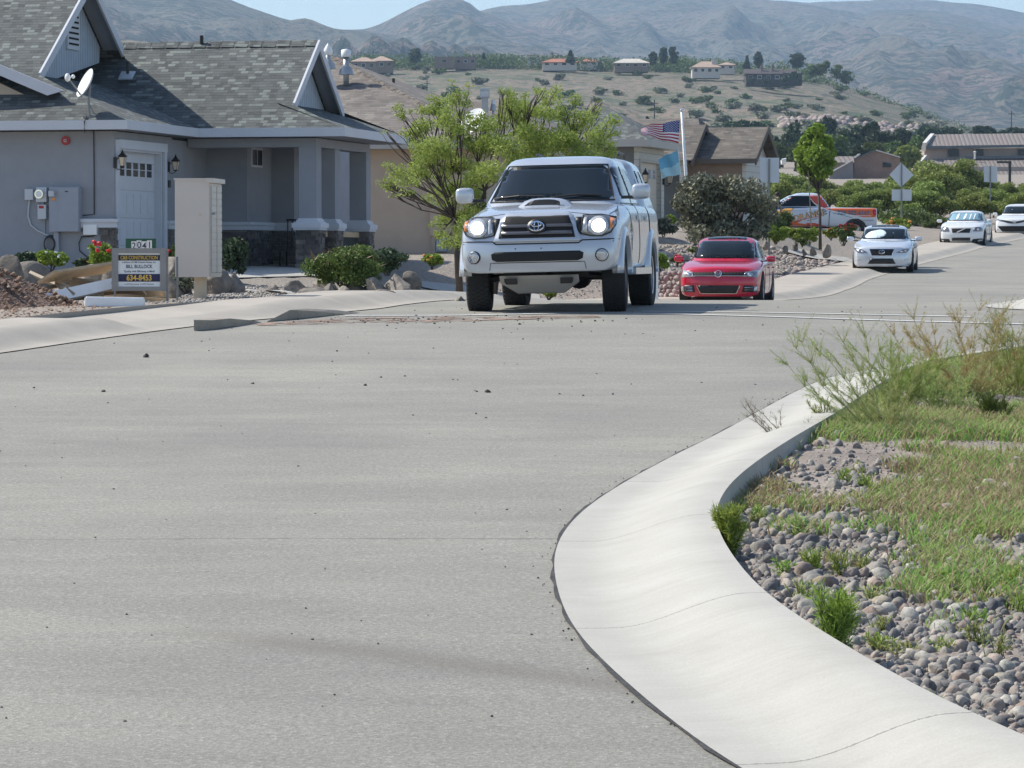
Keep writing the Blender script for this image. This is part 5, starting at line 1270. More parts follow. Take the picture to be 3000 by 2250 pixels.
cooler(1407, 1434, 260, 281, 305, 100, 'square galvanised roof vent left of centre above the feathery tree')
cooler(1781, 1809, 333, 347, 362, 103, 'square galvanised roof vent left of the striped flag')
flue(1445, 292, 312, 100, 'thin short white flue beside the square roof vent', .06)
db = at(1383, 408, 84); dish((db.x, db.y, db.z-.02), (-.55, -.62, .55), .36, 'large tilted satellite dish seen through the feathery tree', pole=(.06, 0, .42), lnb=False)
mb = MB(); p = at(1153, 258, 90); mb.tube([p, p+Vector((0, 0, .25))], .04, 6); mb.build('vent_pipe', M['black'], H2)
# meter boxes on tan house
def fq(fr, u0, v0, u1, v1, q, th, m=None):
    a = fr.hit(u0, v1, q=q); b = fr.hit(u1, v0, q=q); return (m or MB()).bb((a[0], q-th, a[2]), (b[0], q, b[2]), fr=fr)
box_thing('tan_meter_cabinet', 'tan meter cabinet on the tan house wall beside the feathery tree', 'meter cabinet', [('cabinet', M['tan'], fq(f2, 1264, 590, 1325, 690, .499, .15)), ('meter', M['boxlight'], fq(f2, 1268, 597, 1282, 615, .349, .06)), ('conduit', M['tan'], fq(f2, 1268, 690, 1278, 748, .499, .08))], f2((f2.hit(1290, 690, q=.5)[0], .5, f2.hit(1290, 690, q=.5)[2])))
box_thing('grey_wall_box', 'small blue grey box low on the tan wall near the pickup', 'utility box', [('box_body', M['boxgrey'], fq(f2, 1281, 700, 1312, 737, .499, .12)), ('lid', M['boxgrey'], fq(f2, 1280, 698, 1313, 703, .379, .02))], f2((f2.hit(1296, 737, q=.5)[0], .5, f2.hit(1296, 737, q=.5)[2])))
# ---------------- third house: siding garage
f3 = HF(1900, 411, 113, R(15)); z3 = f3.ze; g3 = 1.1
H3 = empty('siding_house', f3.pt(-3, 3, g3), 'house with pale lap siding garage front behind the silver pickup', 'house')
p3 = at(1750, 362, 117); q3 = (p3-f3.o).dot(f3.a); pp3 = (p3-f3.o).dot(f3.r)
q3 = 2.9; zr3 = z3+1.15; pp3 = -1.9
roofpoly(f3, [[(-9, 0, z3), (0, 0, z3), (pp3, q3, zr3), (-9, q3, zr3)], [(0, 0, z3), (0, 5.2, z3), (pp3, q3, zr3)], [(0, 5.2, z3), (-9, 5.2, z3), (-9, q3, zr3), (pp3, q3, zr3)]]).build('roof', M['shingle'], H3, auto=True)
m = MB(); band(m, f3, (-9, 0, z3), (.02, 0, z3), .22, .05, .02, .02); band(m, f3, (0, 0, z3), (0, 5.2, z3), .22, .05, .02, .02); m.build('fascia', M['fasciatan'], H3)
m = MB(); m.add([f3(p) for p in ((-9, 0, z3-.18), (0, 0, z3-.18), (0, 5.2, z3-.18), (-9, 5.2, z3-.18))], [(3, 2, 1, 0)]); m.build('soffit', M['fasciatan'], H3)
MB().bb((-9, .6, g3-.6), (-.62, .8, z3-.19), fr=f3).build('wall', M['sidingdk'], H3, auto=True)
qA = f3.hit(1866, 560, p=-.5)[1]; qB = f3.hit(1941, 560, p=-.5)[1]
qd0 = .95; qd1 = 4.0; dz = g3+2.1
k = MB(); k.bb((-.62, .6, g3-.6), (-.5, qd0, z3-.19), fr=f3); k.bb((-.62, qd0, dz), (-.5, qd1, z3-.19), fr=f3); k.bb((-.62, qd1, g3-.6), (-.5, 4.6, z3-.19), fr=f3); k.build('siding_wall', M['siding'], H3, auto=True)
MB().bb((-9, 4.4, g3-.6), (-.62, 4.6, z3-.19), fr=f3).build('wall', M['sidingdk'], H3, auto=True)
gd3 = MB().bb((-.66, qd0, g3-.6), (-.62, qd1, dz), fr=f3).build('garage_door', linesmat('cream_door', (.60, .52, .42), .53, .03, 1, .75, .6, .03), H3, auto=True)
k = MB(); k.bb((-.52, qd0-.1, g3-.5), (-.47, qd0, dz+.1), fr=f3); k.bb((-.52, qd1, g3-.5), (-.47, qd1+.12, dz+.1), fr=f3); k.bb((-.52, qd0, dz), (-.47, qd1, dz+.1), fr=f3); k.build('garage_trim', M['fasciatan'], H3)
k = MB()
for i in range(4):
    for a in range(2):
        for b in range(2): k.bb((-.63, 1.3+i*.7+a*.2, dz-.5+b*.16), (-.612, 1.3+i*.7+a*.2+.16, dz-.5+b*.16+.13), fr=f3)
k.build('garage_window', M['boxgrey'], gd3)
lantern(f3((-.5, .72, float(zpix(525, 113.6))-.1)), f3.r, 1.0, 'black wall lantern left of the cream garage door behind the pickup')
lantern(f3((-.5, 4.4, float(zpix(528, 117.4))-.1)), f3.r, 1.0, 'black wall lantern right of the cream garage door, below the blue flag')
# ---------------- fourth house: brown gables
f4 = HF(2199, 466, 131, R(15)); z4 = f4.ze; g4 = 1.15
H4 = empty('gabled_house', f4.pt(-4, 4, g4), 'brown roofed house with twin steep gables behind the olive bush', 'house')
ap = (0, 2.5, z4+1.28)
L4 = -2.3
roofpoly(f4, [[(L4, 0, z4), (.2, 0, z4), (.2, 2.5, z4+1.3), (L4-.3, 2.5, z4+1.3)], [(.2, 2.5, z4+1.3), (.2, 5.0, z4), (L4-4, 5.0, z4), (L4-4, 2.5, z4+1.3)],
              [(L4-5, -.9, z4-.05), (L4+.25, -.9, z4-.05), (L4+.25, 1.6, z4+1.38), (L4-5, 1.6, z4+1.38)], [(L4+.25, 1.6, z4+1.38), (L4+.25, 3.6, z4+.3), (L4-5, 3.6, z4+.3), (L4-5, 1.6, z4+1.38)]]).build('roof', M['shingle_b'], H4, auto=True)
BF = nmat('brown_fascia', (.10, .085, .07), .8, .1, 2, 20, .1, .005)
m = MB(); band(m, f4, (L4, 0, z4), (.22, 0, z4), .18, .05, .02, .02)
for (p, q0, z0, qa, za, q1, z1) in ((.22, 0, z4, 2.5, z4+1.3, 5.0, z4), (L4+.27, -.9, z4-.05, 1.6, z4+1.38, 3.3, z4+.45)):
    for (a, b) in (((q0, z0), (qa, za)), ((q1, z1), (qa, za))):
        A = f4((p, a[0], a[1]+.03)); B = f4((p, b[0], b[1]+.03)); m.prism([A, B, B-Vector((0, 0, .26)), A-Vector((0, 0, .26))], -f4.r*.06)
m.build('rake_board', BF, H4)
m = MB(); m.prism([f4((-.25, .4, g4-.3)), f4((-.25, 4.6, g4-.3)), f4((-.25, 4.6, z4+.1)), f4((-.25, 2.5, z4+1.15)), f4((-.25, .4, z4+.1))], -f4.r*.15)
m.prism([f4((L4-.2, -.4, z4-1.0)), f4((L4-.2, 2.9, z4-1.0)), f4((L4-.2, 2.9, z4+.5)), f4((L4-.2, 1.6, z4+1.2)), f4((L4-.2, -.4, z4+.05))], -f4.r*.15); m.build('siding_wall', M['siding'], H4, auto=True)
MB().bb((L4-.5, .42, g4-.3), (-.4, .6, z4-.1), fr=f4).build('wall', TW, H4, auto=True)
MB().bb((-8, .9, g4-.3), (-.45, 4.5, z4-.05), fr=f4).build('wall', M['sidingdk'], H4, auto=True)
m = MB(); m.bb((-.24, 1.7, g4+.4), (-.19, 2.9, g4+1.9), fr=f4); wf = m.build('window', M['white'], H4); MB().bb((-.2, 1.8, g4+.5), (-.18, 2.8, g4+1.8), fr=f4).build('pane', M['glassdk'], wf)
# house standing further left behind flag (roof only peeks)
f5 = HF(1990, 400, 150, R(15)); H5 = empty('far_brown_house', f5.pt(-6, 4, 1.3), 'brown roof strip showing behind the striped flag', 'house')
z5 = f5.ze; roofpoly(f5, [[(-9, 0, z5), (1, 0, z5), (.2, 3, z5+.9), (-6, 3, z5+.9)], [(1, 0, z5), (1, 6, z5), (.2, 3, z5+.9)], [(1, 6, z5), (-9, 6, z5), (-6, 3, z5+.9), (.2, 3, z5+.9)]]).build('roof', M['shingle_b'], H5, auto=True)
MB().bb((-8.5, .4, 1), (.6, 5.6, z5-.02), fr=f5).build('wall', TW, H5, auto=True)
# far-left grey peak behind the ridge
f6 = at(474, 124, 95); t = empty('neighbour_roof', f6, 'small dark roof peak just above the grey shingle ridge', 'roof')
MB().prism([at(452, 135, 95), at(470, 123, 95), at(480, 124, 95), at(500, 133, 95), at(500, 150, 95), at(452, 150, 95)], (0, 4, 0)).build('gable_end', M['tan'], t)
MB().prism([at(450, 135, 94.8), at(469, 122, 94.8), at(481, 123, 94.8), at(503, 133, 94.8), at(502, 136, 94.8), at(480, 126, 94.8), at(470, 125.5, 94.8), at(451, 138, 94.8)], (0, 5, 0)).build('roof', DR, t)
# ------------------------------------------------------------------ flagpole and flags
d = 104; pb = gy(2020, 700, d); pt_ = at(1997, 328, d)
t = empty('flagpole', pb, 'white metal flagpole leaning slightly beside the olive bush', 'flagpole')
m = MB(); m.tube([(at(2022, 700, d).x, d, pb.z-.2), pt_.lerp(Vector((at(2022, 700, d).x, d, pb.z)), .5), pt_], [.05, .05, .035], 10); m.build('pole', M['white'], t, smooth=True)
m = MB(); m.ell(pt_+Vector((0, 0, .05)), (.05, .05, .05)); m.build('finial', M['chrome'], t, smooth=True)
m = MB(); m.tube([at(1985, 430, d-.1), at(1996, 520, d-.1), at(2016, 590, d-.1)], .012, 4); m.build('halyard', M['white'], t)
def flagfn(c00, c10, c01, c11, d, amp, ph):
    c = [at(u, v, d) for u, v in (c00, c10, c01, c11)]
    def f(s, t_, off=0):
        p = (c[0]*(1-s)+c[1]*s)*(1-t_)+(c[2]*(1-s)+c[3]*s)*t_
        return p+Vector((0, amp*s*math.sin(s*9+t_*3+ph)+off, amp*.35*s*math.sin(s*11+ph)))
    return f
ff = flagfn((1991, 352), (1880, 371), (1988, 420), (1938, 420), d, .16, 0)
ff = flagfn((1991, 352), (1878, 372), (1988, 420), (1876, 392), d, .13, 0)
FR, FW, FB = flat('flag_red', (.42, .015, .04), .7), flat('flag_white', (.8, .8, .82), .7), flat('flag_blue', (.025, .045, .20), .7)
def flag_uv(s, t_): # s: hoist->fly, t: top->bottom ; bottom fly corner droops
    return ff(s, t_)
VV = []; FC = []; MI = []; nx, ny = 40, 26
for j in range(ny+1):
    for i in range(nx+1): VV.append(ff(i/nx, j/ny))
for j in range(ny):
    for i in range(nx):
        FC.append((j*(nx+1)+i, j*(nx+1)+i+1, (j+1)*(nx+1)+i+1, (j+1)*(nx+1)+i))
        st = int(j/ny*13); MI.append(2 if (i/nx < .42 and st < 7) else (0 if st % 2 == 0 else 1))
t = empty('striped_flag', ff(0, 0), 'red and white striped flag with starred blue canton flying from the pole', 'flag')
mk('cloth', VV, FC, [FR, FW, FB], t, mi=MI, smooth=True)
m = MB()
for r_ in range(9):
    for c in range(6 if r_ % 2 == 0 else 5):
        s = (.035+c*.0685+(0 if r_ % 2 == 0 else .034)); t_ = (.035+r_*.056)
        for off in (-.006, .006):
            cc = []
            for k in range(10):
                a = math.pi/2+k*math.pi/5; rr = (1 if k % 2 == 0 else .42); cc.append(ff(s+math.cos(a)*rr*.020, t_-math.sin(a)*rr*.030, off))
            m.add([ff(s, t_, off)]+cc, [(0, 1+k, 1+(k+1) % 10) for k in range(10)])
m.build('stars', FW, t)
fb_ = flagfn((1988, 441), (1930, 462), (1995, 512), (1936, 520), d, .06, 1.0)
fb_ = flagfn((1986, 440), (1928, 465), (1996, 511), (1938, 521), d, .09, 1.0)
FB1, FB2 = flat('pale_blue_cloth', (.16, .42, .56), .7), flat('light_blue_cloth', (.42, .66, .72), .7)
VV = [fb_(i/24, j/20) for j in range(21) for i in range(25)]; FC = [(j*25+i, j*25+i+1, (j+1)*25+i+1, (j+1)*25+i) for j in range(20) for i in range(24)]
MI = [0 if (j/20 < .46+.1*math.sin(i/24*3)) else 1 for j in range(20) for i in range(24)]
tag(mk('blue_flag', VV, FC, [FB1, FB2], smooth=True, mi=MI), 'plain sky blue flag hanging below the striped flag', 'flag')
# ------------------------------------------------------------------ vehicles
def applied(o, keep=False):
    dg = bpy.context.evaluated_depsgraph_get(); me = bpy.data.meshes.new_from_object(o.evaluated_get(dg)); 
    V = [tuple(v.co) for v in me.vertices]; Fc = [tuple(p.vertices) for p in me.polygons]
    if not keep: bpy.data.objects.remove(o)
    return V, Fc
def tmpobj(V, Fc):
    me = bpy.data.meshes.new('tmp'); me.from_pydata([tuple(v) for v in V], [], [list(f) for f in Fc]); me.update()
    bm = bmesh.new(); bm.from_mesh(me); bmesh.ops.recalc_face_normals(bm, faces=bm.faces); bm.to_mesh(me); bm.free()
    o = bpy.data.objects.new('tmp', me); COL.objects.link(o); return o
class Car:
    def __init__(s, name, label, cat, loc, yaw, roll=0, pitch=0):
        s.t = empty(name, loc, label, cat, rot=(pitch, roll, -yaw)); s.bv = None
    def body(s, W, keys, zb, nose, bow, cabin, mat, wheels, rw, archw=.5, bowp=2.4, extra=None, zbk=None, rear=None):
        """keys: (y,w,zs,zt,x6)"""
        K = np.array(keys, float); L = K[-1, 0]; Mc = 9
        yst = sorted(set([0, .03, .09, .2, .38, .6, .9, 1.2]+list(np.linspace(1.5, L-.3, 12))+[L-.12, L-.04, L]))
        V = []; rows = 7
        def sec(y):
            w, zs, zt, x6 = [np.interp(y, K[:, 0], K[:, j]) for j in (1, 2, 3, 4)]
            zl = [zb, zb+.05, zb+.3*(zs-zb), zb+.62*(zs-zb), zs-.10*(zs-zb), zs, None]
            xl = [w*.90, w*.975, w, w, w*.99, w*.955, w*x6]
            g_ = np.zeros((rows, Mc, 2))
            for j in range(rows):
                for i in range(Mc):
                    f = -1+2*i/(Mc-1); x = xl[j]*f
                    if j == 6: z = zs+(zt-zs)*(.72+.28*(1-f*f))
                    elif j == 5: z = zs+0*(zt-zs)
                    else: z = zl[j]
                    g_[j, i] = (x, z)
            return g_
        per = [(0, i) for i in range(Mc)]+[(j, Mc-1) for j in range(1, 6)]+[(6, i) for i in range(Mc-1, -1, -1)]+[(j, 0) for j in range(5, 0, -1)]
        npz = np.array(nose)
        def defo(x, y, z):
            yy = y+bow*(abs(x)/W)**bowp*math.exp(-y/.9)+np.interp(z, npz[:, 0], npz[:, 1])*math.exp(-y/.45)
            if rear: yy -= rear*(abs(x)/W)**2.4*math.exp(-(L-y)/.6)
            return (x, yy, z)
        s.defo = defo; base = []
        Fc = []; n = len(per)
        for y in yst:
            g_ = sec(y); V += [defo(g_[j, i, 0], y, g_[j, i, 1]) for j, i in per]
        for k in range(len(yst)-1):
            for q in range(n): Fc.append((k*n+q, k*n+(q+1) % n, (k+1)*n+(q+1) % n, (k+1)*n+q))
        for y, b in ((yst[0], 0), (yst[-1], (len(yst)-1)*n)):
            g_ = sec(y); idx = {}
            for q, ji in enumerate(per): idx[ji] = b+q
            for j in range(1, 6):
                for i in range(1, Mc-1):
                    idx[(j, i)] = len(V); V.append(defo(g_[j, i, 0], y, g_[j, i, 1]))
            for j in range(6):
                for i in range(Mc-1): Fc.append((idx[(j, i)], idx[(j, i+1)], idx[(j+1, i+1)], idx[(j+1, i)]))
        o = tmpobj(V, Fc); md = o.modifiers.new('s', 'SUBSURF'); md.levels = 2; md.render_levels = 2
        V, Fc = applied(o)
        full = (list(V), list(Fc))
        o = tmpobj(V, Fc); cut = []
        for yw in wheels:
            for sx in (-1, 1):
                m = MB(); m.tube([(sx*(W-archw), yw, rw), (sx*(W+.4), yw, rw)], rw+.075, 40); c = tmpobj(m.V, m.F); cut.append(c)
                md = o.modifiers.new('b', 'BOOLEAN'); md.object = c; md.operation = 'DIFFERENCE'; md.solver = 'EXACT'
        V, Fc = applied(o)
        for c in cut: bpy.data.objects.remove(c)
        mb = MB(); mb.add(V, Fc); fb = MB(); fb.add(*full)
        for cb in cabin:
            cv, cf = s.cabin(cb); mb.add(cv, cf); fb.add(cv, cf)
        s.bv = BVHTree.FromPolygons([Vector(v) for v in fb.V], fb.F)
        s.b = mb.build('body', mat, s.t, local=True, smooth=True)
        try:
            md = s.b.modifiers.new('wn', 'WEIGHTED_NORMAL'); md.keep_sharp = False
        except Exception: pass
        # dark wheel wells
        for yw in wheels:
            for sx in (-1, 1):
                m = MB(); xa, xb = sx*(W-archw-.02), sx*(W-.05); nn = 20; Vv = []
                for k in range(nn+1):
                    a = R(14)+R(152)*k/nn; Vv += [(xa, yw+math.cos(a)*(rw+.07), rw+math.sin(a)*(rw+.07)), (xb, yw+math.cos(a)*(rw+.07), rw+math.sin(a)*(rw+.07))]
                m.add(Vv, [(2*k, 2*k+1, 2*k+3, 2*k+2) for k in range(nn)]); m.build('wheel_well', M['plastic'], s.t, local=True)
        m = MB(); m.bb((-W*.48, wheels[0]-.1, zb-.04), (W*.48, wheels[1]+.3, zb+.06)); m.build('underbody', M['plastic'], s.t, local=True)
        return s.b
    def cabin(s, lv, N_=40, ns=14):
        A = np.array(lv['lv'], float) # z,w,yf,yr,bow
        z = A[:, 0]; zz = np.linspace(z[0], z[-1], ns)
        V = []; ex = lv.get('n', 5.0)
        for q in zz:
            w, yf, yr, bo = [np.interp(q, z, A[:, j]) for j in (1, 2, 3, 4)]
            V += s.ring(q, w, yf, yr, bo, ex, N_)
        w, yf, yr, bo = A[-1, 1:]
        zt = z[-1]
        for sc, dz in ((.93, .022), (.8, .040), (.5, .056), (.2, .062)):
            m_ = (yf+yr)/2
            V += s.ring(zt+dz, w*sc, m_-(m_-yf)*sc, m_+(yr-m_)*sc, bo*sc, ex, N_)
        k = len(V)//N_; V.append((0, (yf+yr)/2, zt+.063))
        Fc = [(a*N_+b, a*N_+(b+1) % N_, (a+1)*N_+(b+1) % N_, (a+1)*N_+b) for a in range(k-1) for b in range(N_)]+[((k-1)*N_+b, (k-1)*N_+(b+1) % N_, len(V)-1) for b in range(N_)]
        return V, Fc
    def ring(s, z, w, yf, yr, bo, ex, N_):
        out = []; m_ = (yf+yr)/2; h = (yr-yf)/2
        for b in range(N_):
            a = 2*math.pi*(b+.5)/N_; c, sn = math.cos(a), math.sin(a)
            x = w*math.copysign(abs(sn)**(2/ex), sn); y = m_-h*math.copysign(abs(c)**(2/ex), c)
            if c > 0: y += bo*(x/w)**2*min(1, c*1.5)
            out.append((x, y, z))
        return out
    def pr(s, a, b, axis, off=.004):
        o, d = {'f': ((a, -3, b), (0, 1, 0)), 'k': ((a, 9, b), (0, -1, 0)), 'r': ((4, a, b), (-1, 0, 0)), 'l': ((-4, a, b), (1, 0, 0)), 't': ((a, b, 4), (0, 0, -1))}[axis]
        h, n, i, _ = s.bv.ray_cast(Vector(o), Vector(d))
        if h is None:
            q = {'f': Vector((a, 0, b)), 'k': Vector((a, 5, b)), 'r': Vector((1, a, b)), 'l': Vector((-1, a, b)), 't': Vector((a, b, 1))}[axis]
            h, n, i, _ = s.bv.find_nearest(q)
        if n.dot(Vector(d)) > 0: n = -n
        return h+n*off
    def patch(s, name, poly, axis, mat, off=.006, par=None, mir=False, step=.07, th=.012, smooth=True, curve=0):
        res = []
        for sg in ((1, -1) if mir else (1,)):
            ax = axis
            if mir and axis in 'rl': ax = 'r' if sg == 1 else 'l'; pl = [Vector(p) for p in poly]
            else: pl = [Vector((p[0]*sg if axis in 'ft' or axis == 'k' else p[0], p[1])) for p in poly]
            if curve: # round the corners
                q = pl
                for _ in range(curve):
                    r_ = []
                    for i in range(len(q)):
                        a, b = q[i], q[(i+1) % len(q)]; fr_ = min(.22, .05/max(.01, (b-a).length)); r_ += [a.lerp(b, fr_), a.lerp(b, 1-fr_)]
                    q = r_
                pl = q
            dense = []; n = len(pl)
            for i in range(n):
                a, b = pl[i], pl[(i+1) % n]; k = max(1, int((b-a).length/step)); dense += [a.lerp(b, j/k) for j in range(k)]
            n = len(dense); pts = list(dense); xs = [p.x for p in dense]; yy = [p.y for p in dense]
            for x in np.arange(min(xs)+.011, max(xs), step):
                for y in np.arange(min(yy)+.013, max(yy), step): pts.append(Vector((x, y)))
            r_ = delaunay_2d_cdt(pts, [(i, (i+1) % n) for i in range(n)], [list(range(n))], 1, 1e-5)
            us_ = sorted({i for f in r_[2] for i in f}); mp_ = {a: b for b, a in enumerate(us_)}; vv = [r_[0][i] for i in us_]; ff_ = [[mp_[i] for i in f] for f in r_[2]]; top_ = [s.pr(p.x, p.y, ax, off) for p in vv]; bot = [s.pr(p.x, p.y, ax, off-th) for p in vv]
            cnt = {}
            for f in ff_:
                for i in range(len(f)):
                    e = (f[i], f[(i+1) % len(f)]); cnt[e] = cnt.get(e, 0)+1
            Fc = [list(f) for f in ff_]; nv = len(vv)
            for (a, b) in cnt:
                if (b, a) not in cnt: Fc.append([b, a, a+nv, b+nv])
            res.append(mk(name, top_+bot, Fc, mat, par or s.t, local=True, smooth=False))
            if smooth:
                me = res[-1].data; me.polygons.foreach_set('use_smooth', [True]*len(ff_)+[False]*(len(me.polygons)-len(ff_)))
        return res
    def line(s, name, pts, axis, mat, r=.008, off=.006, mir=False, par=None, closed=False, seg=.05):
        for sg in ((1, -1) if mir else (1,)):
            ax = axis if not (mir and axis in 'rl') else ('r' if sg == 1 else 'l'); P_ = []
            pp = list(pts)+([pts[0]] if closed else [])
            for i in range(len(pp)-1):
                a, b = pp[i], pp[i+1]; k = max(1, int(math.dist(a, b)/seg))
                for j in range(k): t_ = j/k; P_.append((a[0]*(1-t_)+b[0]*t_, a[1]*(1-t_)+b[1]*t_))
            P_.append(pp[-1])
            if axis in 'ftk': P_ = [(p[0]*sg, p[1]) for p in P_]
            m = MB(); m.tube([s.pr(p[0], p[1], ax, off) for p in P_], r, 5); m.build(name, mat, par or s.t, local=True)
    def text(s, name, txt, size, a, b, axis, mat, off=.008, ang=0, par=None, bold=.0, sx=1.0, align='LEFT'):
        cu = bpy.data.curves.new('txt', 'FONT'); cu.body = txt; cu.size = size; cu.align_x = align; cu.offset = bold; cu.resolution_u = 3
        o = bpy.data.objects.new('txt', cu); COL.objects.link(o); V, Fc = applied(o)
        c, sn = math.cos(ang), math.sin(ang); out = []
        for v in V: x, y = v[0]*sx, v[1]; out.append(s.pr(a+x*c-y*sn, b+x*sn+y*c, axis, off))
        return mk(name, out, Fc, mat, par or s.t, local=True)
    def wheel(s, x, y, r, wd, steer=0, spokes=6, rimr=.6, tread=False):
        sg = 1 if x > 0 else -1
        Mx = Matrix.Translation((x, y, r)) @ Matrix.Rotation(steer, 4, 'Z') @ Matrix.Rotation(R(90)*sg, 4, 'Y')
        rr = r*rimr; h = wd/2
        m = MB(); m.lathe([(rr*1.02, h*.78), (rr, h*.9), (rr*.93, h*.85), (rr*.9, -h*.4), (rr*.3, -h*.3), (0, -h*.3)], Mx, 32)
        for k in range(spokes):
            a = 2*math.pi*k/spokes; P_ = [(.12*rr, -.16), (.93*rr, -.10), (.93*rr, .10), (.12*rr, .16)]
            q = [Mx @ Vector((p[0]*math.cos(a)-p[1]*rr*1.1*math.sin(a), p[0]*math.sin(a)+p[1]*rr*1.1*math.cos(a), h*(.55 if p[0] < .5*rr else .72))) for p in P_]
            q2 = [Mx @ Vector((p[0]*math.cos(a)-p[1]*rr*1.1*math.sin(a), p[0]*math.sin(a)+p[1]*rr*1.1*math.cos(a), h*.30)) for p in P_]
            m.add(q+q2, [(0, 1, 2, 3), (7, 6, 5, 4)]+[(i, i+4, (i+1) % 4+4, (i+1) % 4) for i in range(4)])
        m.lathe([(0, h*.68), (rr*.2, h*.66), (rr*.22, h*.2)], Mx, 16)
        wo = m.build('wheel', M['alloy'], s.t, local=True)
        m = MB(); pr_ = [(rr*.98, h*.80), (rr*1.04, h*.96), (r*.86, h*1.02), (r*.95, h*.93), (r*.99, h*.78), (r, h*.5), (r*1.002, 0), (r, -h*.5), (r*.99, -h*.78), (r*.95, -h*.93), (r*.86, -h*1.02), (rr*1.04, -h*.96), (rr*.98, -h*.8)]
        m.lathe(pr_, Mx, 44)
        m.build('tyre', M['tyre'], wo, local=True, smooth=True)
        if tread:
            m2 = MB(); nb = 46
            for k in range(nb):
                for row in range(5):
                    a0 = 2*math.pi*(k+.5*(row % 2))/nb; a1 = a0+2*math.pi*.62/nb; z0 = -h*.90+row*h*.37; z1 = z0+h*.29; rb = r*(.985 if row in (0, 4) else 1.0)
                    q = [Mx @ Vector((rb2*math.cos(a), rb2*math.sin(a), z)) for rb2 in (rb*.985, rb+.012) for a, z in ((a0, z0), (a1, z0), (a1, z1), (a0, z1))]
                    m2.add(q, [(4, 5, 6, 7), (0, 1, 5, 4), (1, 2, 6, 5), (2, 3, 7, 6), (3, 0, 4, 7)])
            m2.build('tread', M['tyre'], wo, local=True)
    def mirror(s, x, y, z, w, h, d, mat, arm=.1):
        for sg in (1, -1):
            V, Fc = ICO[3]; V2 = np.sign(V)*np.abs(V)**.55
            V2 = V2/np.abs(V2).max(); V2 = V2*np.array([w/2, d/2, h/2]); V2[:, 1] += np.where(V2[:, 1] < 0, V2[:, 1]*.2, 0); V2 = V2+np.array([sg*x, y, z])
            mo = mk('mirror', V2, Fc, mat, s.t, local=True, smooth=True)
            m = MB(); m.box((sg*(x-w/2-arm/2), y+.02, z-h*.35), (arm+.06, d*.5, h*.2)); m.build('mirror_arm', M['plastic'], mo, local=True)
            m = MB(); m.box((sg*x, y+d/2*.95, z), (w*.8, .01, h*.75)); m.build('mirror_glass', M['glasscar'], mo, local=True)
    def ring_p(s, name, cx, cz, rx, rz, axis, mat, r=.008, off=.02, n=28, par=None):
        s.line(name, [(cx+rx*math.cos(2*math.pi*k/n), cz+rz*math.sin(2*math.pi*k/n)) for k in range(n)], axis, mat, r, off, par=par, closed=True, seg=9)
SILVER = paint('silver_paint', (.50, .53, .57), .26, .35)
# ---- silver pickup with camper shell
gx = ray(1577, 900).x*40.0
c = Car('silver_pickup', 'raised silver pickup with canopy shell, lit headlamps and hood scoop, driving toward the viewer', 'pickup truck', (gx, 39.95, -.618), R(7.8), roll=R(-1.3))
TR_ = .405
keys = [(0, .86, 1.02, 1.09, .80), (.06, .905, 1.05, 1.13, .80), (.3, .935, 1.08, 1.19, .80), (.8, .945, 1.12, 1.25, .80), (1.3, .95, 1.17, 1.30, .8), (1.7, .93, 1.22, 1.30, .9), (3.9, .93, 1.24, 1.30, .92), (5.2, .93, 1.24, 1.28, .92), (5.35, .90, 1.22, 1.25, .92)]
nose = [(.3, .14), (.45, .02), (.60, -.02), (.80, -.02), (.86, .05), (1.0, .07), (1.12, .12), (1.3, .15)]
cabT = dict(n=7, lv=[(1.18, .86, 1.10, 4.0, .16), (1.30, .83, 1.28, 4.0, .16), (1.55, .745, 1.72, 3.97, .12), (1.76, .665, 2.08, 3.92, .08), (1.82, .62, 2.26, 3.85, .06)])
shell = dict(n=9, lv=[(1.20, .88, 3.96, 5.33, .0), (1.30, .86, 3.96, 5.30, 0), (1.55, .78, 3.97, 5.2, 0), (1.78, .70, 3.98, 5.05, 0), (1.84, .63, 4.02, 4.95, 0)])
c.body(.95, keys, .47, nose, .15, [cabT, shell], SILVER, (.88, 4.11), TR_, .42, rear=.1)
W_ = M['glasscar']; B_ = M['plastic']
c.patch('windshield', [(-.735, 1.325), (.735, 1.325), (.60, 1.735), (-.60, 1.735)], 'f', W_, .008, curve=1)
c.line('windshield_seal', [(-.74, 1.31), (.74, 1.31), (.60, 1.75), (-.60, 1.75)], 'f', B_, .012, .004, closed=True)
for pl in ([(1.75, 1.34), (2.55, 1.34), (2.55, 1.74), (2.16, 1.72)], [(2.66, 1.34), (3.45, 1.34), (3.35, 1.70), (2.66, 1.74)]): c.patch('side_window', pl, 'r', W_, .006, mir=True, curve=1)
for pl in ([(4.15, 1.40), (4.55, 1.40), (4.52, 1.72), (4.15, 1.72)], [(4.62, 1.40), (5.1, 1.40), (4.92, 1.70), (4.60, 1.72)]): c.patch('canopy_window', pl, 'r', W_, .006, mir=True)
for y in (3.95, 3.90): c.line('panel_gap', [(y, .6), (y, 1.7)], 'r', B_, .006, 0, mir=True)
c.line('panel_gap', [(1.62, .62), (1.60, 1.25)], 'r', B_, .006, 0, mir=True); c.line('panel_gap', [(2.62, .55), (2.62, 1.7)], 'r', B_, .006, 0, mir=True)
c.line('belt_line', [(1.6, 1.27), (3.9, 1.29)], 'r', B_, .008, 0, mir=True)
for y in (2.35, 3.3): c.patch('door_handle', [(y, 1.08), (y+.2, 1.08), (y+.2, 1.13), (y, 1.13)], 'r', SILVER, .035, mir=True, th=.03)
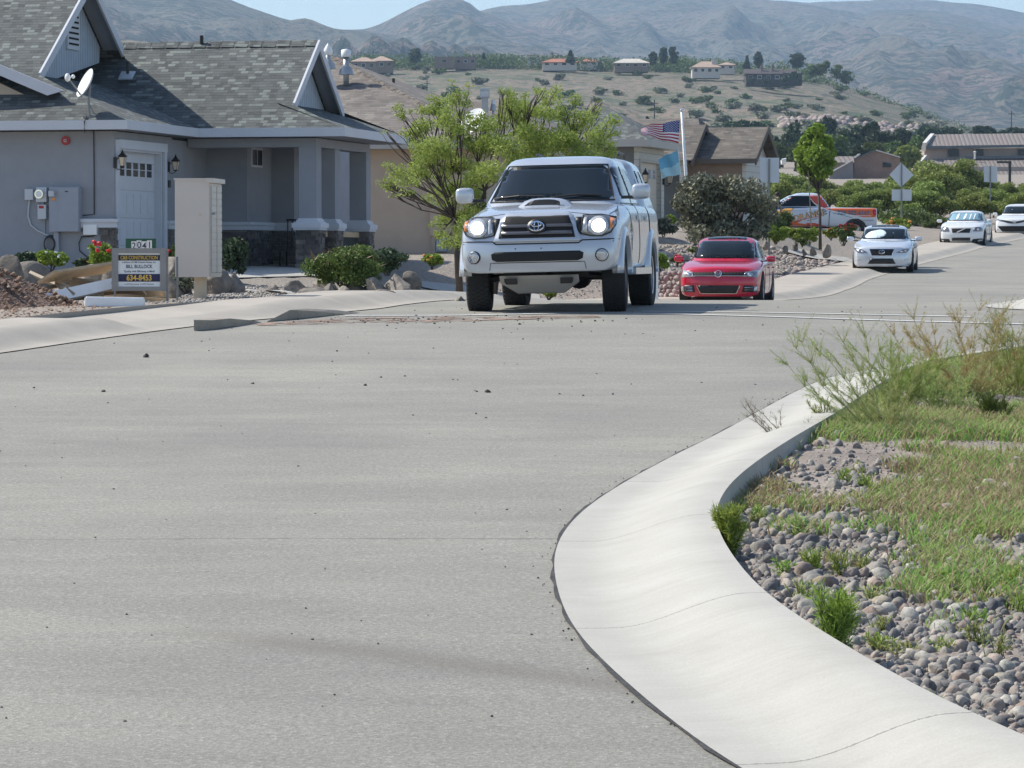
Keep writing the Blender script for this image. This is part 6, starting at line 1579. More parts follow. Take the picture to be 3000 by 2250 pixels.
# grille surround + grille
c.patch('grille_frame', [(-.50, .82), (.50, .82), (.425, 1.06), (.37, 1.135), (-.37, 1.135), (-.425, 1.06)], 'f', SILVER, .035, th=.06)
gr = c.patch('grille', [(-.44, .855), (.44, .855), (.405, 1.0), (.36, 1.09), (-.36, 1.09), (-.405, 1.0)], 'f', M['mesh'], .042, th=.03)[0]
GREYB = base_mat('dark_chrome', (.16, .16, .17), .3, .8)
for z in (.905, .99, ): c.patch('grille_bar', [(-.41, z-.018), (.41, z-.018), (.40, z+.018), (-.40, z+.018)], 'f', GREYB, .058, par=gr, th=.02)
c.patch('badge_disc', [(.11*math.cos(a), .975+.085*math.sin(a)) for a in np.linspace(0, 6.28, 20)[:-1]], 'f', M['plastic'], .066, par=gr, th=.03)
def toyota(c, x, z, s_, off, par):
    c.ring_p('badge', x, z, .085*s_, .057*s_, 'f', M['chrome'], .0075*s_, off, par=par); c.ring_p('badge', x, z, .028*s_, .055*s_, 'f', M['chrome'], .006*s_, off, par=par); c.ring_p('badge', x, z+.022*s_, .055*s_, .027*s_, 'f', M['chrome'], .006*s_, off, par=par)
toyota(c, 0, .975, 1.0, .075, gr)
# bumper
c.line('bumper_gap', [(-.97, .84), (-.52, .83), (-.48, .80), (.48, .80), (.52, .83), (.97, .84)], 'f', B_, .008, .0)
bi = c.patch('lower_grille', [(-.52, .60), (.52, .60), (.54, .71), (-.54, .71)], 'f', M['mesh'], .012, curve=1)[0]
c.line('bumper_seam', [(-.56, .50), (-.545, .585), (.545, .585), (.56, .50)], 'f', B_, .005, 0)
for sg in (-1, 1):
    f = c.patch('fog_lamp', [(sg*.74+.075*math.cos(a), .655+.075*math.sin(a)) for a in np.linspace(0, 6.28, 22)[:-1]], 'f', B_, .012)[0]
    c.patch('fog_lens', [(sg*.74+.055*math.cos(a), .655+.055*math.sin(a)) for a in np.linspace(0, 6.28, 20)[:-1]], 'f', M['lens'], .02, par=f)
    c.ring_p('fog_rim', sg*.74, .655, .058, .058, 'f', M['chrome'], .005, .022, par=f)
    m = MB(); p = c.pr(sg*.15-.1, .745, 'f', .004); m.ell(p, (.008, .008, .008)); m.build('bolt', B_, c.t, local=True)
# headlamps
hl = [(.50, .90), (.62, .875), (.74, .87), (.84, .91), (.885, 1.0), (.87, 1.085), (.72, 1.115), (.52, 1.11)]
for i, sg in enumerate((1, -1)):
    h_ = c.patch('headlight', [(p[0]*sg, p[1]) for p in hl], 'f', M['lensdk'], .014)[0]
    c.line('headlight_seal', [(p[0]*sg, p[1]) for p in hl], 'f', B_, .006, .012, par=h_, closed=True)
    c.patch('lit_bulb', [(sg*.70+.078*math.cos(a), .985+.075*math.sin(a)) for a in np.linspace(0, 6.28, 24)[:-1]], 'f', M['lamp_on'], .024, par=h_)
    c.patch('reflector', [(sg*.695+.115*math.cos(a), .985+.105*math.sin(a)) for a in np.linspace(0, 6.28, 24)[:-1]], 'f', M['lens'], .018, par=h_)
    c.patch('amber_corner', [(sg*.82, .95), (sg*.86, .96), (sg*.872, 1.06), (sg*.82, 1.075)], 'f', M['amber'], .018, par=h_)
    c.patch('park_lamp', [(sg*.52, .93), (sg*.57, .91), (sg*.57, 1.08), (sg*.54, 1.08)], 'f', M['lens'], .018, par=h_)
    c.patch('grille_side', [(sg*.455, .96), (sg*.495, .90), (sg*.51, 1.09), (sg*.44, 1.09)], 'f', B_, .012)
# hood scoop
m = MB(); hz_ = lambda x, y: c.pr(x, y, 't', 0).z
sv = []; 
for j, (y, k, hh) in enumerate(((.74, .27, .0), (.80, .285, .075), (.86, .29, .092), (1.1, .27, .07), (1.35, .20, -.01))):
    for i in range(9):
        f = -1+2*i/8; x = k*f*1.12; e = (1-abs(f)**4); sv.append((x, y, hz_(x, y)+hh*e-.004))
sf = [(j*9+i, j*9+i+1, (j+1)*9+i+1, (j+1)*9+i) for j in range(4) for i in range(8)]
m.add(sv, sf); sc = m.build('hood_scoop', SILVER, c.t, local=True, smooth=True)
m = MB(); A = [(x*.235, .755, hz_(x*.21, .765)+.014) for x in np.linspace(-1, 1, 9)]; B2 = [(x*.23, .792, hz_(x*.2, .79)+.068*(1-abs(x)**4)+.010) for x in np.linspace(-1, 1, 9)]
m.add(A+B2, [(i, i+1, 9+i+1, 9+i) for i in range(8)]); m.build('scoop_opening', B_, sc, local=True)
c.line('hood_gap', [(-.60, 1.125), (-.40, 1.15), (.40, 1.15), (.60, 1.125)], 'f', B_, .005, 0)
c.line('hood_gap', [(.80, .45), (.83, 1.0), (.80, 1.35)], 't', B_, .005, 0, mir=True)
# wipers
for x0, x1 in ((-.68, -.08), (.0, .6)): m = MB(); m.tube([c.pr(x0, 1.33, 'f', .03), c.pr((x0+x1)/2, 1.355, 'f', .03), c.pr(x1, 1.345, 'f', .03)], .012, 5); m.build('wiper', B_, c.t, local=True)
# skid plate and undercarriage
m = MB(); m.prism([(-.46, .12, .435), (.46, .12, .435), (.46, .18, .36), (.27, .30, .235), (-.27, .30, .235), (-.46, .18, .36)], (0, .03, -.01)); sk = m.build('skid_plate', M['skid'], c.t, local=True)
m = MB()
for sg in (-1, 1): m.bb((sg*.40-.075 if sg < 0 else .25, .10, .335), (sg*.25 if sg < 0 else .395, .16, .40))
m.V = []; m.F = []; m.M = []
for sg in (-1, 1): m = MB(); m.prism([(sg*.25, .135, .335), (sg*.38, .135, .335), (sg*.40, .115, .365), (sg*.40, .105, .405), (sg*.25, .105, .405)], (0, -.02, 0)); m.build('skid_slot', B_, sk, local=True)
m = MB(); m.tube([(-.75, .88, .40), (0, .88, .46), (.75, .88, .40)], .045, 8); m.tube([(-.72, .88, .40), (-.35, 1.1, .42)], .04, 6); m.tube([(.72, .88, .40), (.35, 1.1, .42)], .04, 6); m.ell((0, .9, .42), (.15, .2, .13)); m.build('axle', B_, c.t, local=True); m = MB(); m.tube([(-.8, 4.11, .405), (.8, 4.11, .405)], .05, 8); m.ell((0, 4.11, .405), (.17, .17, .16)); m.build('axle', B_, c.t, local=True)
# flares
for yw in (.88, 4.11):
    for sg in (-1, 1):
        m = MB(); n = 22; rows_ = []
        for k in range(n+1):
            a = R(-16)+(R(212))*k/n; r0 = TR_+.065; r1 = TR_+.165
            for (rr_, xo) in ((r0, -.10), (r0, .030), (r0+.04, .042), (r1, .020), (r1+.03, -.03)):
                y = yw+math.cos(a)*rr_; z = TR_+math.sin(a)*rr_*1.0; z = max(z, .44)
                rows_.append((sg*(.925+xo), y, z))
        m.add(rows_, [(k*5+i, k*5+i+1, (k+1)*5+i+1, (k+1)*5+i) for k in range(n) for i in range(4)]); m.build('fender_flare', SILVER, c.t, local=True, smooth=True)
m = MB(); m.bb((-.5, .75, .42), (.5, 1.2, .56)); m.build('underbody', B_, c.t, local=True)
for x in (-.80, .80): c.wheel(x, .88, TR_, .275, tread=True, steer=R(4)); c.wheel(x, 4.11, TR_, .285, tread=True)
c.mirror(1.06, 1.58, 1.405, .22, .185, .13, SILVER)
m = MB()
for sg in (-1, 1): m.tube([(sg*.52, 4.2, 1.93), (sg*.52, 4.3, 1.965), (sg*.52, 4.85, 1.955), (sg*.52, 4.95, 1.90)], .014, 6)
m.build('roof_rack', B_, c.t, local=True)
m = MB()
for sg in (-1, 1): m.bb((sg*.93-.05, 1.6, .42), (sg*.93+.05, 3.55, .50))
m.build('side_step', SILVER, c.t, local=True)
def sedan(name, label, cat, loc, yaw, mat, W, L, hood0, hoodc, belt, roof, ws0, ws1, rr0, rr1, topw, wheels, rw, zb, nose, bow=.22, trunk=None, basew=None, pitch=0):
    c = Car(name, label, cat, loc, yaw, pitch=pitch); basew = basew or W*.86
    keys = [(0, W*.83, hood0-.10, hood0-.03, .78), (.07, W*.90, hood0-.08, hood0+.01, .78), (.35, W*.965, hood0-.04, hood0+.06, .80), (ws0*.75, W, (hood0+hoodc)/2, hoodc-.03, .80), (ws0, W, belt-.05, hoodc, .84), (L*.5, W, belt, belt+.04, .9), (rr1, W, belt+.02, belt+.05, .9), (L-.35, W*.97, (trunk or belt+.02)-.06, trunk or belt+.04, .86), (L-.05, W*.88, (trunk or belt)-.12, (trunk or belt)-.03, .82), (L, W*.82, (trunk or belt)-.16, (trunk or belt)-.08, .82)]
    z0 = belt-.06; mid = (belt+roof)/2
    cab = dict(n=5.5, lv=[(z0, basew, ws0-.06, rr1+.1, .20), (belt+.03, basew*.975, ws0+.05, rr1, .18), (mid, (basew*.93+topw)/2, (ws0+ws1)/2+.0, (rr0+rr1)/2+.04, .13), (roof-.07, topw*1.02, ws1, rr0, .08), (roof-.055, topw*.95, ws1+.14, rr0-.1, .06)])
    c.body(W, keys, zb, nose, bow, [cab], mat, wheels, rw, .34, rear=.15)
    c.patch('windshield', [(-basew*.89, belt+.055), (basew*.89, belt+.055), (topw*.93, roof-.085), (-topw*.93, roof-.085)], 'f', W_, .006, curve=1)
    m_ = (ws1+rr0)/2+.05
    c.patch('side_window', [(ws0+.42, belt+.06), (m_-.04, belt+.06), (m_-.04, roof-.11), (ws1+.16, roof-.12)], 'r', W_, .006, mir=True, curve=1)
    c.patch('side_window', [(m_+.04, belt+.06), (rr1-.38, belt+.09), (rr0-.05, roof-.12), (m_+.04, roof-.11)], 'r', W_, .006, mir=True, curve=1)
    c.line('panel_gap', [(ws0+.30, .3), (ws0+.33, belt)], 'r', B_, .005, 0, mir=True); c.line('panel_gap', [(m_, .3), (m_, belt+.3)], 'r', B_, .005, 0, mir=True)
    for y in (m_-.3, rr1-.35): c.patch('door_handle', [(y, belt-.16), (y+.18, belt-.16), (y+.18, belt-.13), (y, belt-.13)], 'r', mat, .03, mir=True, th=.03)
    for x in (-W+.10, W-.10):
        for y in wheels: c.wheel(x, y, rw, .215, spokes=8)
    for sg in (-1, 1): m = MB(); m.tube([c.pr(sg*.05-.05, belt+.06, 'f', .02), c.pr(sg*.55-.05, belt+.08, 'f', .02)], .009, 4); m.build('wiper', B_, c.t, local=True)
    return c
RED = paint('red_paint', (.50, .008, .035), .22)
x0 = ray(2104, 850).x*73.7
c = sedan('red_sedan', 'bright red sedan half hidden by the road crest beside the pickup', 'car', (x0, 73.7, float(P(74))+.02), R(8.7), RED, .89, 4.6, .80, .95, .93, 1.45, 1.15, 1.95, 3.1, 3.95, .60, (.90, 3.55), .32, .17, [(.1, .10), (.3, 0), (.5, -.02), (.7, .05), (.85, .12)], trunk=1.05)
g_ = c.patch('grille', [(-.62, .60), (.62, .60), (.56, .685), (-.56, .685)], 'f', M['mesh'], .012)[0]
c.line('grille_trim', [(-.60, .605), (.60, .605)], 'f', M['chrome'], .006, .02, par=g_)
c.ring_p('badge', 0, .645, .068, .068, 'f', M['chrome'], .009, .03, par=g_)
c.line('badge', [(-.045, .69), (0, .60), (.045, .69)], 'f', M['chrome'], .008, .03, par=g_); c.line('badge', [(-.058, .66), (-.025, .585), (0, .64), (.025, .585), (.058, .66)], 'f', M['chrome'], .007, .03, par=g_)
for sg in (-1, 1):
    h_ = c.patch('headlight', [(sg*.50, .59), (sg*.80, .575), (sg*.845, .70), (sg*.83, .735), (sg*.55, .69)], 'f', M['lens'] if sg < 0 else M['lensdk'], .012)[0]
    c.patch('reflector', [(sg*.66+.05*math.cos(a), .64+.045*math.sin(a)) for a in np.linspace(0, 6.2, 16)[:-1]], 'f', M['chrome'], .02, par=h_)
    c.ring_p('reflector_ring', sg*.58, .637, .035, .035, 'f', M['chrome'], .006, .02, par=h_)
    f_ = c.patch('bumper_vent', [(sg*.50, .27), (sg*.80, .27), (sg*.80, .41), (sg*.53, .41)], 'f', B_, .01)[0]
    for z in (.30, .335, .37): c.line('vent_trim', [(sg*.55, z), (sg*.72, z)], 'f', M['chrome'], .006, .016, par=f_)
    c.patch('fog_lamp', [(sg*.735, .285), (sg*.79, .285), (sg*.80, .385), (sg*.75, .385)], 'f', M['lens'], .016, par=f_)
g2 = c.patch('lower_grille', [(-.38, .25), (.38, .25), (.46, .41), (-.46, .41)], 'f', B_, .012, curve=1)[0]
c.line('lower_grille_trim', [(-.46, .41), (-.38, .245), (.38, .245), (.46, .41)], 'f', M['chrome'], .007, .018, par=g2)
c.patch('sunroof', [(-.42, 2.1), (.42, 2.1), (.42, 2.6), (-.42, 2.6)], 't', W_, .006)
c.mirror(1.0, 1.55, .97, .20, .13, .12, RED)
SIL2 = paint('pale_silver_paint', (.62, .66, .71), .24, .25)
x0 = ray(2583, 800).x*105
c = sedan('silver_sedan', 'pale silver sedan parked along the kerb with sunshade behind its windscreen', 'car', (x0, 105, float(P(105.8))+.01), R(9), SIL2, .91, 4.85, .80, .98, .96, 1.45, 1.2, 2.0, 3.2, 4.1, .62, (.95, 3.75), .33, .18, [(.1, .12), (.25, .02), (.45, .0), (.7, .06), (.85, .14)], trunk=1.08)
g_ = c.patch('grille', [(-.30, .50), (.30, .50), (.37, .70), (-.37, .70)], 'f', M['mesh'], .014)[0]
c.line('grille_trim', [(-.37, .70), (-.30, .50), (.30, .50), (.37, .70)], 'f', M['chrome'], .008, .018, par=g_, closed=True)
c.ring_p('badge', 0, .61, .085, .055, 'f', M['chrome'], .009, .03, par=g_); c.line('badge', [(.03, .65), (-.04, .585), (.05, .585)], 'f', M['chrome'], .008, .03, par=g_)
g2 = c.patch('lower_grille', [(-.42, .26), (.42, .26), (.33, .42), (-.33, .42)], 'f', B_, .012)[0]
for sg in (-1, 1):
    h_ = c.patch('headlight', [(sg*.42, .60), (sg*.60, .575), (sg*.74, .60), (sg*.87, .74), (sg*.62, .70)], 'f', M['lensdk'], .012)[0]
    c.patch('reflector', [(sg*.58+.04*math.cos(a), .63+.03*math.sin(a)) for a in np.linspace(0, 6.2, 14)[:-1]], 'f', M['chrome'], .02, par=h_)
    c.patch('reflector', [(sg*.70+.03*math.cos(a), .645+.03*math.sin(a)) for a in np.linspace(0, 6.2, 14)[:-1]], 'f', M['lens'], .02, par=h_)
    c.patch('fog_lamp', [(sg*.68, .36), (sg*.80, .38), (sg*.78, .42), (sg*.68, .40)], 'f', M['lens'], .012)
c.line('bumper_lip', [(-.80, .20), (.80, .20)], 'f', M['chrome'], .012, .012)
sh = c.patch('sunshade', [(-.56+.0, 1.04), (-.15, 1.04), (.02, 1.10), (.06, 1.22), (-.10, 1.31), (-.45, 1.24), (-.60, 1.1)], 'f', base_mat('shade_cloth', (.62, .72, .74), .5), .010, curve=1)
c.patch('sunroof', [(-.42, 2.15), (.42, 2.15), (.42, 2.8), (-.42, 2.8)], 't', W_, .006)
c.mirror(1.04, 1.6, 1.02, .22, .14, .12, SIL2)
WHT = paint('white_paint_car', (.74, .75, .75), .24)
x0 = ray(2815, 720).x*137
c = sedan('white_hatchback', 'white hatchback with blue grey sunshade, parked behind the silver sedan', 'car', (x0, 137, .50), R(13), WHT, .89, 4.2, .82, 1.0, .98, 1.45, 1.1, 1.85, 3.2, 4.0, .60, (.85, 3.5), .33, .2, [(.1, .12), (.25, .02), (.5, .0), (.7, .06), (.85, .14)], trunk=1.0)
g_ = c.patch('grille', [(-.34, .55), (.34, .55), (.38, .72), (-.38, .72)], 'f', M['mesh'], .014)[0]
c.line('badge', [(-.16, .56), (.16, .71)], 'f', M['chrome'], .018, .022, par=g_)
for sg in (-1, 1):
    h_ = c.patch('headlight', [(sg*.46, .60), (sg*.80, .60), (sg*.86, .70), (sg*.72, .79), (sg*.52, .76)], 'f', M['lensdk'], .012)[0]
    c.patch('reflector', [(sg*.66+.05*math.cos(a), .67+.04*math.sin(a)) for a in np.linspace(0, 6.2, 14)[:-1]], 'f', M['lens'], .02, par=h_)
    c.patch('bumper_skirt', [(sg*.40, .2), (sg*.86, .2), (sg*.86, .34), (sg*.46, .30)], 'f', B_, .012)
g2 = c.patch('lower_grille', [(-.36, .24), (.36, .24), (.36, .36), (-.36, .36)], 'f', B_, .012)[0]
shc = base_mat('shade_blue', (.22, .38, .46), .35)
sh = c.patch('sunshade', [(-.62, 1.06), (.64, 1.06), (.52, 1.34), (-.50, 1.34)], 'f', shc, .009)[0]
for q in (-.34, -.05): c.patch('shade_fold', [(q, 1.08), (q+.10, 1.08), (q+.18, 1.31), (q+.08, 1.33)], 'f', M['white'], .013, par=sh, curve=1)
for q in (.2, .36): c.patch('shade_fold', [(q, 1.08), (q+.05, 1.08), (q+.08, 1.31), (q+.03, 1.31)], 'f', M['white'], .013, par=sh)
c.mirror(1.0, 1.5, 1.03, .2, .13, .12, WHT)
x0 = ray(2970, 700).x*150
c = sedan('white_sedan', 'white sedan with wide black lower grille, farthest of the parked cars, cut by the frame', 'car', (x0, 150, .98), R(15), WHT, .89, 4.6, .78, .97, .95, 1.44, 1.15, 1.9, 3.1, 4.0, .60, (.90, 3.6), .33, .18, [(.1, .12), (.25, .02), (.5, .0), (.7, .06), (.85, .14)], trunk=1.06)
c.patch('grille', [(-.30, .60), (0, .55), (.30, .60), (.62, .70), (.60, .74), (0, .64), (-.60, .74), (-.62, .70)], 'f', B_, .012)
toyota(c, 0, .625, 1.0, .03, None)
c.patch('lower_grille', [(-.50, .22), (.50, .22), (.72, .46), (-.72, .46)], 'f', M['mesh'], .012)
for sg in (-1, 1):
    c.patch('headlight', [(sg*.52, .66), (sg*.84, .71), (sg*.86, .79), (sg*.70, .77)], 'f', M['lensdk'], .014)
    c.patch('fog_lamp', [(sg*.66, .30), (sg*.76, .26), (sg*.82, .30), (sg*.80, .40)], 'f', M['lens'], .012)
c.mirror(1.0, 1.55, 1.0, .2, .13, .12, WHT)
# ---- orange wrapped pickup seen from its side
dO = 141.0
c = Car('orange_pickup', 'pickup wrapped in orange, white and blue lettering, parked side on behind the shrubs', 'pickup truck', (ray(2155, 700).x*dO, dO+1.0, .78), R(90), )
OW = paint('wrap_white', (.50, .56, .64), .3)
keysO = [(0, .82, 1.0, 1.08, .8), (.08, .90, 1.04, 1.14, .8), (.5, .98, 1.10, 1.2, .8), (1.2, 1.0, 1.18, 1.27, .8), (1.9, 1.0, 1.27, 1.33, .9), (3.8, 1.0, 1.30, 1.34, .92), (5.6, 1.0, 1.30, 1.31, .96), (5.78, .96, 1.28, 1.29, .96)]
c.body(1.0, keysO, .52, [(.3, .12), (.6, 0), (.9, 0), (1.1, .1)], .2, [dict(n=7, lv=[(1.2, .92, 1.1, 3.86, .16), (1.36, .90, 1.35, 3.84, .15), (1.62, .83, 1.85, 3.68, .1), (1.82, .76, 2.2, 3.50, .07), (1.87, .70, 2.4, 3.4, .05)])], OW, (1.0, 4.85), .40, .4, rear=.05)
OR, OR2, YE, DB = flat('wrap_orange', (.62, .12, .03), .4), flat('wrap_red_orange', (.50, .07, .04), .4), flat('wrap_yellow', (.72, .38, .10), .4), flat('wrap_blue', (.05, .12, .2), .3)
c.patch('bed_wrap', [(3.86, 1.29), (5.76, 1.29), (5.76, .93), (5.2, .93), (4.75, 1.02), (4.3, 1.13), (3.86, 1.22)], 'r', OR, .006)
c.patch('pillar_wrap', [(3.02, 1.84), (3.48, 1.83), (3.66, 1.62), (3.84, 1.36), (3.84, 1.20), (3.50, 1.33), (3.22, 1.50), (3.05, 1.70)], 'r', OR2, .006)
c.line('white_stripe', [(3.0, 1.84), (3.03, 1.70), (3.2, 1.50), (3.5, 1.31), (3.86, 1.19), (4.3, 1.10), (4.75, .99), (5.2, .90), (5.76, .90)], 'r', M['white'], .014, .006)
c.patch('roof_wrap', [(1.75, 1.70), (2.3, 1.86), (2.2, 1.88), (2.0, 1.83)], 'r', OR, .01)
c.patch('side_window', [(1.62, 1.37), (3.30, 1.37), (3.12, 1.56), (2.98, 1.80), (2.25, 1.80), (2.0, 1.67)], 'r', W_, .008)
c.patch('blue_band', [(1.3, 1.22), (3.2, 1.34), (1.55, 1.36)], 'r', DB, .005)
for pl, mt in (([(.55, 1.07), (1.35, 1.03), (1.30, .93), (.55, .96)], OR), ([(1.25, 1.05), (1.55, 1.16), (1.75, 1.0), (1.6, .88), (1.3, .93)], OR2), ([(1.62, 1.12), (1.9, 1.28), (2.35, 1.28), (2.2, 1.08), (1.9, 1.0)], YE), ([(1.55, .92), (1.85, 1.02), (1.95, .75), (1.75, .66)], YE),
               ([(1.95, .72), (2.7, .80), (2.5, .70), (3.1, .62), (3.4, .56), (2.2, .55), (1.8, .62)], OR), ([(2.85, .70), (3.2, .70), (3.7, .56), (3.0, .56)], OR2), ([(1.0, .60), (1.6, .60), (1.5, .55), (.9, .55)], OR)):
    c.patch('wrap_flash', pl, 'r', mt, .007)
c.patch('wrap_flash', [(1.95, .98), (2.1, 1.0), (2.28, .72), (2.12, .68)], 'r', M['white'], .009)
c.text('door_lettering', 'ORANGE', .34, 2.34, .75, 'r', DB, .011, R(13), bold=.012); c.text('door_lettering', 'ORANGE', .32, 2.355, .76, 'r', YE, .016, R(13))
c.text('door_lettering', 'M', .38, 2.02, .70, 'r', OR, .014, R(5), bold=.01)
c.line('lettering_rule', [(2.3, .72), (3.0, .90), (3.6, 1.0)], 'r', OR2, .012, .01); c.line('lettering_rule', [(2.9, .78), (3.35, .90)], 'r', DB, .010, .01)
c.text('phone_number', '928-202-4147', .22, 4.12, 1.05, 'r', DB, .012, R(-1.5), bold=.008, sx=1.05); c.line('small_print', [(4.75, 1.0), (5.5, .985)], 'r', M['white'], .010, .01); c.line('small_print', [(5.15, .80), (5.6, .80)], 'r', DB, .008, .01)
c.line('small_print', [(3.95, 1.10), (4.7, .92)], 'r', DB, .008, .008)
c.line('panel_gap', [(3.84, 1.28), (3.80, 1.0), (3.78, .58)], 'r', B_, .014, .004); c.line('panel_gap', [(1.45, 1.2), (1.4, .55)], 'r', B_, .008, .004)
c.patch('tail_light', [(5.60, 1.0), (5.765, 1.0), (5.765, 1.24), (5.55, 1.24)], 'r', base_mat('tail_red', (.45, .0, .02), .2), .015)
m = MB(); m.bb((-.95, 5.72, .55), (.97, 5.92, .75)); m.build('rear_bumper', M['chrome'], c.t, local=True)
for x in (-.84, .84):
    for y in (1.0, 4.85): c.wheel(x, y, .40, .27)
c.mirror(1.13, 1.72, 1.46, .22, .22, .12, M['chrome'])
c.patch('door_handle', [(2.95, 1.16), (3.2, 1.16), (3.2, 1.20), (2.95, 1.20)], 'r', M['chrome'], .03, th=.03)
# ---- person by the orange pickup
def skin(nm, bones, par, mat, sub=2, local=True):
    """bones: list of chains [(x,y,z,r),...] joined on shared coordinates"""
    V = []; E = []; Rr = []; key = {}
    for ch in bones:
        pv = None
        for p in ch:
            k = tuple(round(a, 4) for a in p[:3])
            if k not in key: key[k] = len(V); V.append(p[:3]); Rr.append(p[3])
            i = key[k]
            if pv is not None: E.append((pv, i))
            pv = i
    me = bpy.data.meshes.new('sk'); me.from_pydata(V, E, []); o = bpy.data.objects.new('sk', me); COL.objects.link(o)
    md = o.modifiers.new('s', 'SKIN'); sv_ = me.skin_vertices[0].data
    for i, r_ in enumerate(Rr): sv_[i].radius = (r_, r_); sv_[i].use_root = (i == 0)
    md2 = o.modifiers.new('u', 'SUBSURF'); md2.levels = sub; md2.render_levels = sub
    V, Fc = applied(o); return mk(nm, V, Fc, mat, par, local=local, smooth=True)
pp = gy(2268, 690, 137.5); pz = float(zpix(690, 137.5))
t = empty('person', (pp.x, 137.5, pz), 'person with dark hair and dark top leaning beside the orange pickup', 'person', rotz=R(10))
SK = base_mat('skin_tone', (.33, .17, .11), .55)
hip = (0, 0, .88, .12)
skin('body', [[hip, (0, .0, 1.02, .115), (.01, -.01, 1.2, .13), (.03, -.02, 1.34, .10), (.06, -.03, 1.42, .055), (.09, -.04, 1.50, .075), (.11, -.05, 1.58, .085), (.11, -.04, 1.65, .06)],
              [hip, (-.10, 0, .82, .09), (-.11, -.01, .48, .06), (-.11, .03, .10, .04), (-.11, -.06, .04, .035), (-.11, -.16, .03, .03)], [hip, (.10, 0, .82, .09), (.12, -.03, .48, .06), (.12, .03, .10, .04), (.12, -.06, .04, .035), (.12, -.16, .03, .03)],
              [(.03, -.02, 1.34, .10), (.19, -.02, 1.33, .055), (.25, -.06, 1.08, .042), (.21, -.20, .92, .03), (.20, -.25, .88, .028)], [(.03, -.02, 1.34, .10), (-.14, 0, 1.33, .055), (-.20, -.06, 1.08, .042), (-.14, -.22, .95, .03), (-.13, -.27, .92, .028)]], t, SK)
skin('shirt', [[(0, 0, .94, .135), (0, .0, 1.04, .135), (.01, -.01, 1.2, .148), (.03, -.02, 1.34, .115), (.05, -.025, 1.39, .07)], [(.03, -.02, 1.34, .115), (.19, -.02, 1.33, .068), (.22, -.04, 1.2, .06)], [(.03, -.02, 1.34, .115), (-.14, 0, 1.33, .068), (-.17, -.03, 1.2, .06)]], t, base_mat('dark_cloth', (.03, .028, .03), .9))
skin('shorts', [[(0, 0, .95, .138), (0, 0, .86, .13)], [(0, 0, .86, .13), (-.10, 0, .80, .10), (-.11, -.01, .62, .085)], [(0, 0, .86, .13), (.10, 0, .80, .10), (.12, -.01, .62, .085)]], t, base_mat('pink_cloth', (.55, .12, .22), .9))
m = MB(); m.ell((.115, -.025, 1.62), (.10, .115, .11)); m.ell((.13, .06, 1.52), (.06, .06, .11)); m.build('hair', base_mat('dark_hair', (.015, .01, .01), .7), t, local=True, smooth=True)
# ------------------------------------------------------------------ left lot things
def yl(u, v): p = gp(u, v, 0, lambda x, y: float(G(x, y)), 30, 170); return p
def thing_at(u, v, d): p = at(u, v, d); return p
# cluster mailbox
d = 43.0; pb = at(580, 890, d); t = empty('mailbox_cluster', (pb.x, d, pb.z), 'tall beige cluster mailbox cabinet on a square pedestal by the pavement', 'mailbox')
fm = HF(580, 890, d, R(-10)); zt = at(580, 527, d).z; zc = at(580, 812, d).z; zp = pb.z-.06
# cabinet: left side panel faces us, doors face right
Xl = fm.hit(513, 700, q=0)[0]; Xr = fm.hit(613, 700, q=0)[0]
MB().bb((Xl, 0, zc), (Xr, .40, zt-.0), fr=fm).build('cabinet', M['mailbox'], t)
fm2 = HF(612, 812, d, R(20)); 
fmx = HF(514, 812, d, R(22)); wS = fmx.hit(613, 700, q=0)[0]
for o_ in list(t.children): bpy.data.objects.remove(o_)
fm = HF(513, 812, d, R(6)); sideW = fm.hit(613, 700, q=0)[0]; dq_ = fm.hit(648, 700, p=sideW)[1]; lz = at(642, 627, d).z
MB().bb((0, 0, zc), (sideW, dq_, zt), fr=fm).build('cabinet', M['mailbox'], t)
m = MB(); m.bb((-.012, -.015, zt), (sideW+.015, dq_+.01, zt+.02), fr=fm); m.bb((sideW-.05, -.018, zt-.035), (sideW+.05, dq_+.015, zt+.021), fr=fm); m.build('roof_cap', M['mailbox'], t)
DM = base_mat('mailbox_door', (.56, .53, .47), .5); GR = base_mat('door_gap', (.22, .21, .19), .8); n = 13
MB().bb((sideW, .02, zc+.02), (sideW+.012, dq_-.02, zt-.05), fr=fm).build('front_panel', DM, t)
m = MB()
for i in range(n+1): z = zc+.05+(zt-zc-.13)*i/n; m.bb((sideW+.012, .04, z), (sideW+.014, dq_-.04, z+.007), fr=fm)
for q in (.04, dq_*.5, dq_-.045): m.bb((sideW+.0125, q, zc+.05), (sideW+.0143, q+.012, zt-.08), fr=fm)
m.build('door_seams', GR, t)
for i in range(n):
    z = zc+.05+(zt-zc-.13)*i/n
    for a in (.06, dq_*.5+.025): MB().bb((sideW+.013, a, z+.02), (sideW+.022, a+dq_*.5-.09, z+.088), fr=fm).build('small_door', DM, t)
m = MB(); m.tube([fm((sideW+.01, .1, lz)), fm((sideW+.07, .06, lz+.005))], .014, 6); m.build('latch', M['steel'], t)
MB().bb((.035, -.012, at(590, 628, d).z-.02), (.055, -.001, at(590, 628, d).z+.01), fr=lambda v: fm((v[0]+sideW-.16, v[1], v[2]))).build('lock_knob', M['mailbox2'], t)
pc = at(583, 850, d); m = MB(); m.bb((pc.x-.07, d+.10, zp), (pc.x+.075, d+.26, zc)); m.build('pedestal', M['mailbox2'], t)
MB().bb((pc.x-.13, d+.04, zp-.04), (pc.x+.14, d+.32, zp+.02)).build('base_plate', M['concrete'], t)
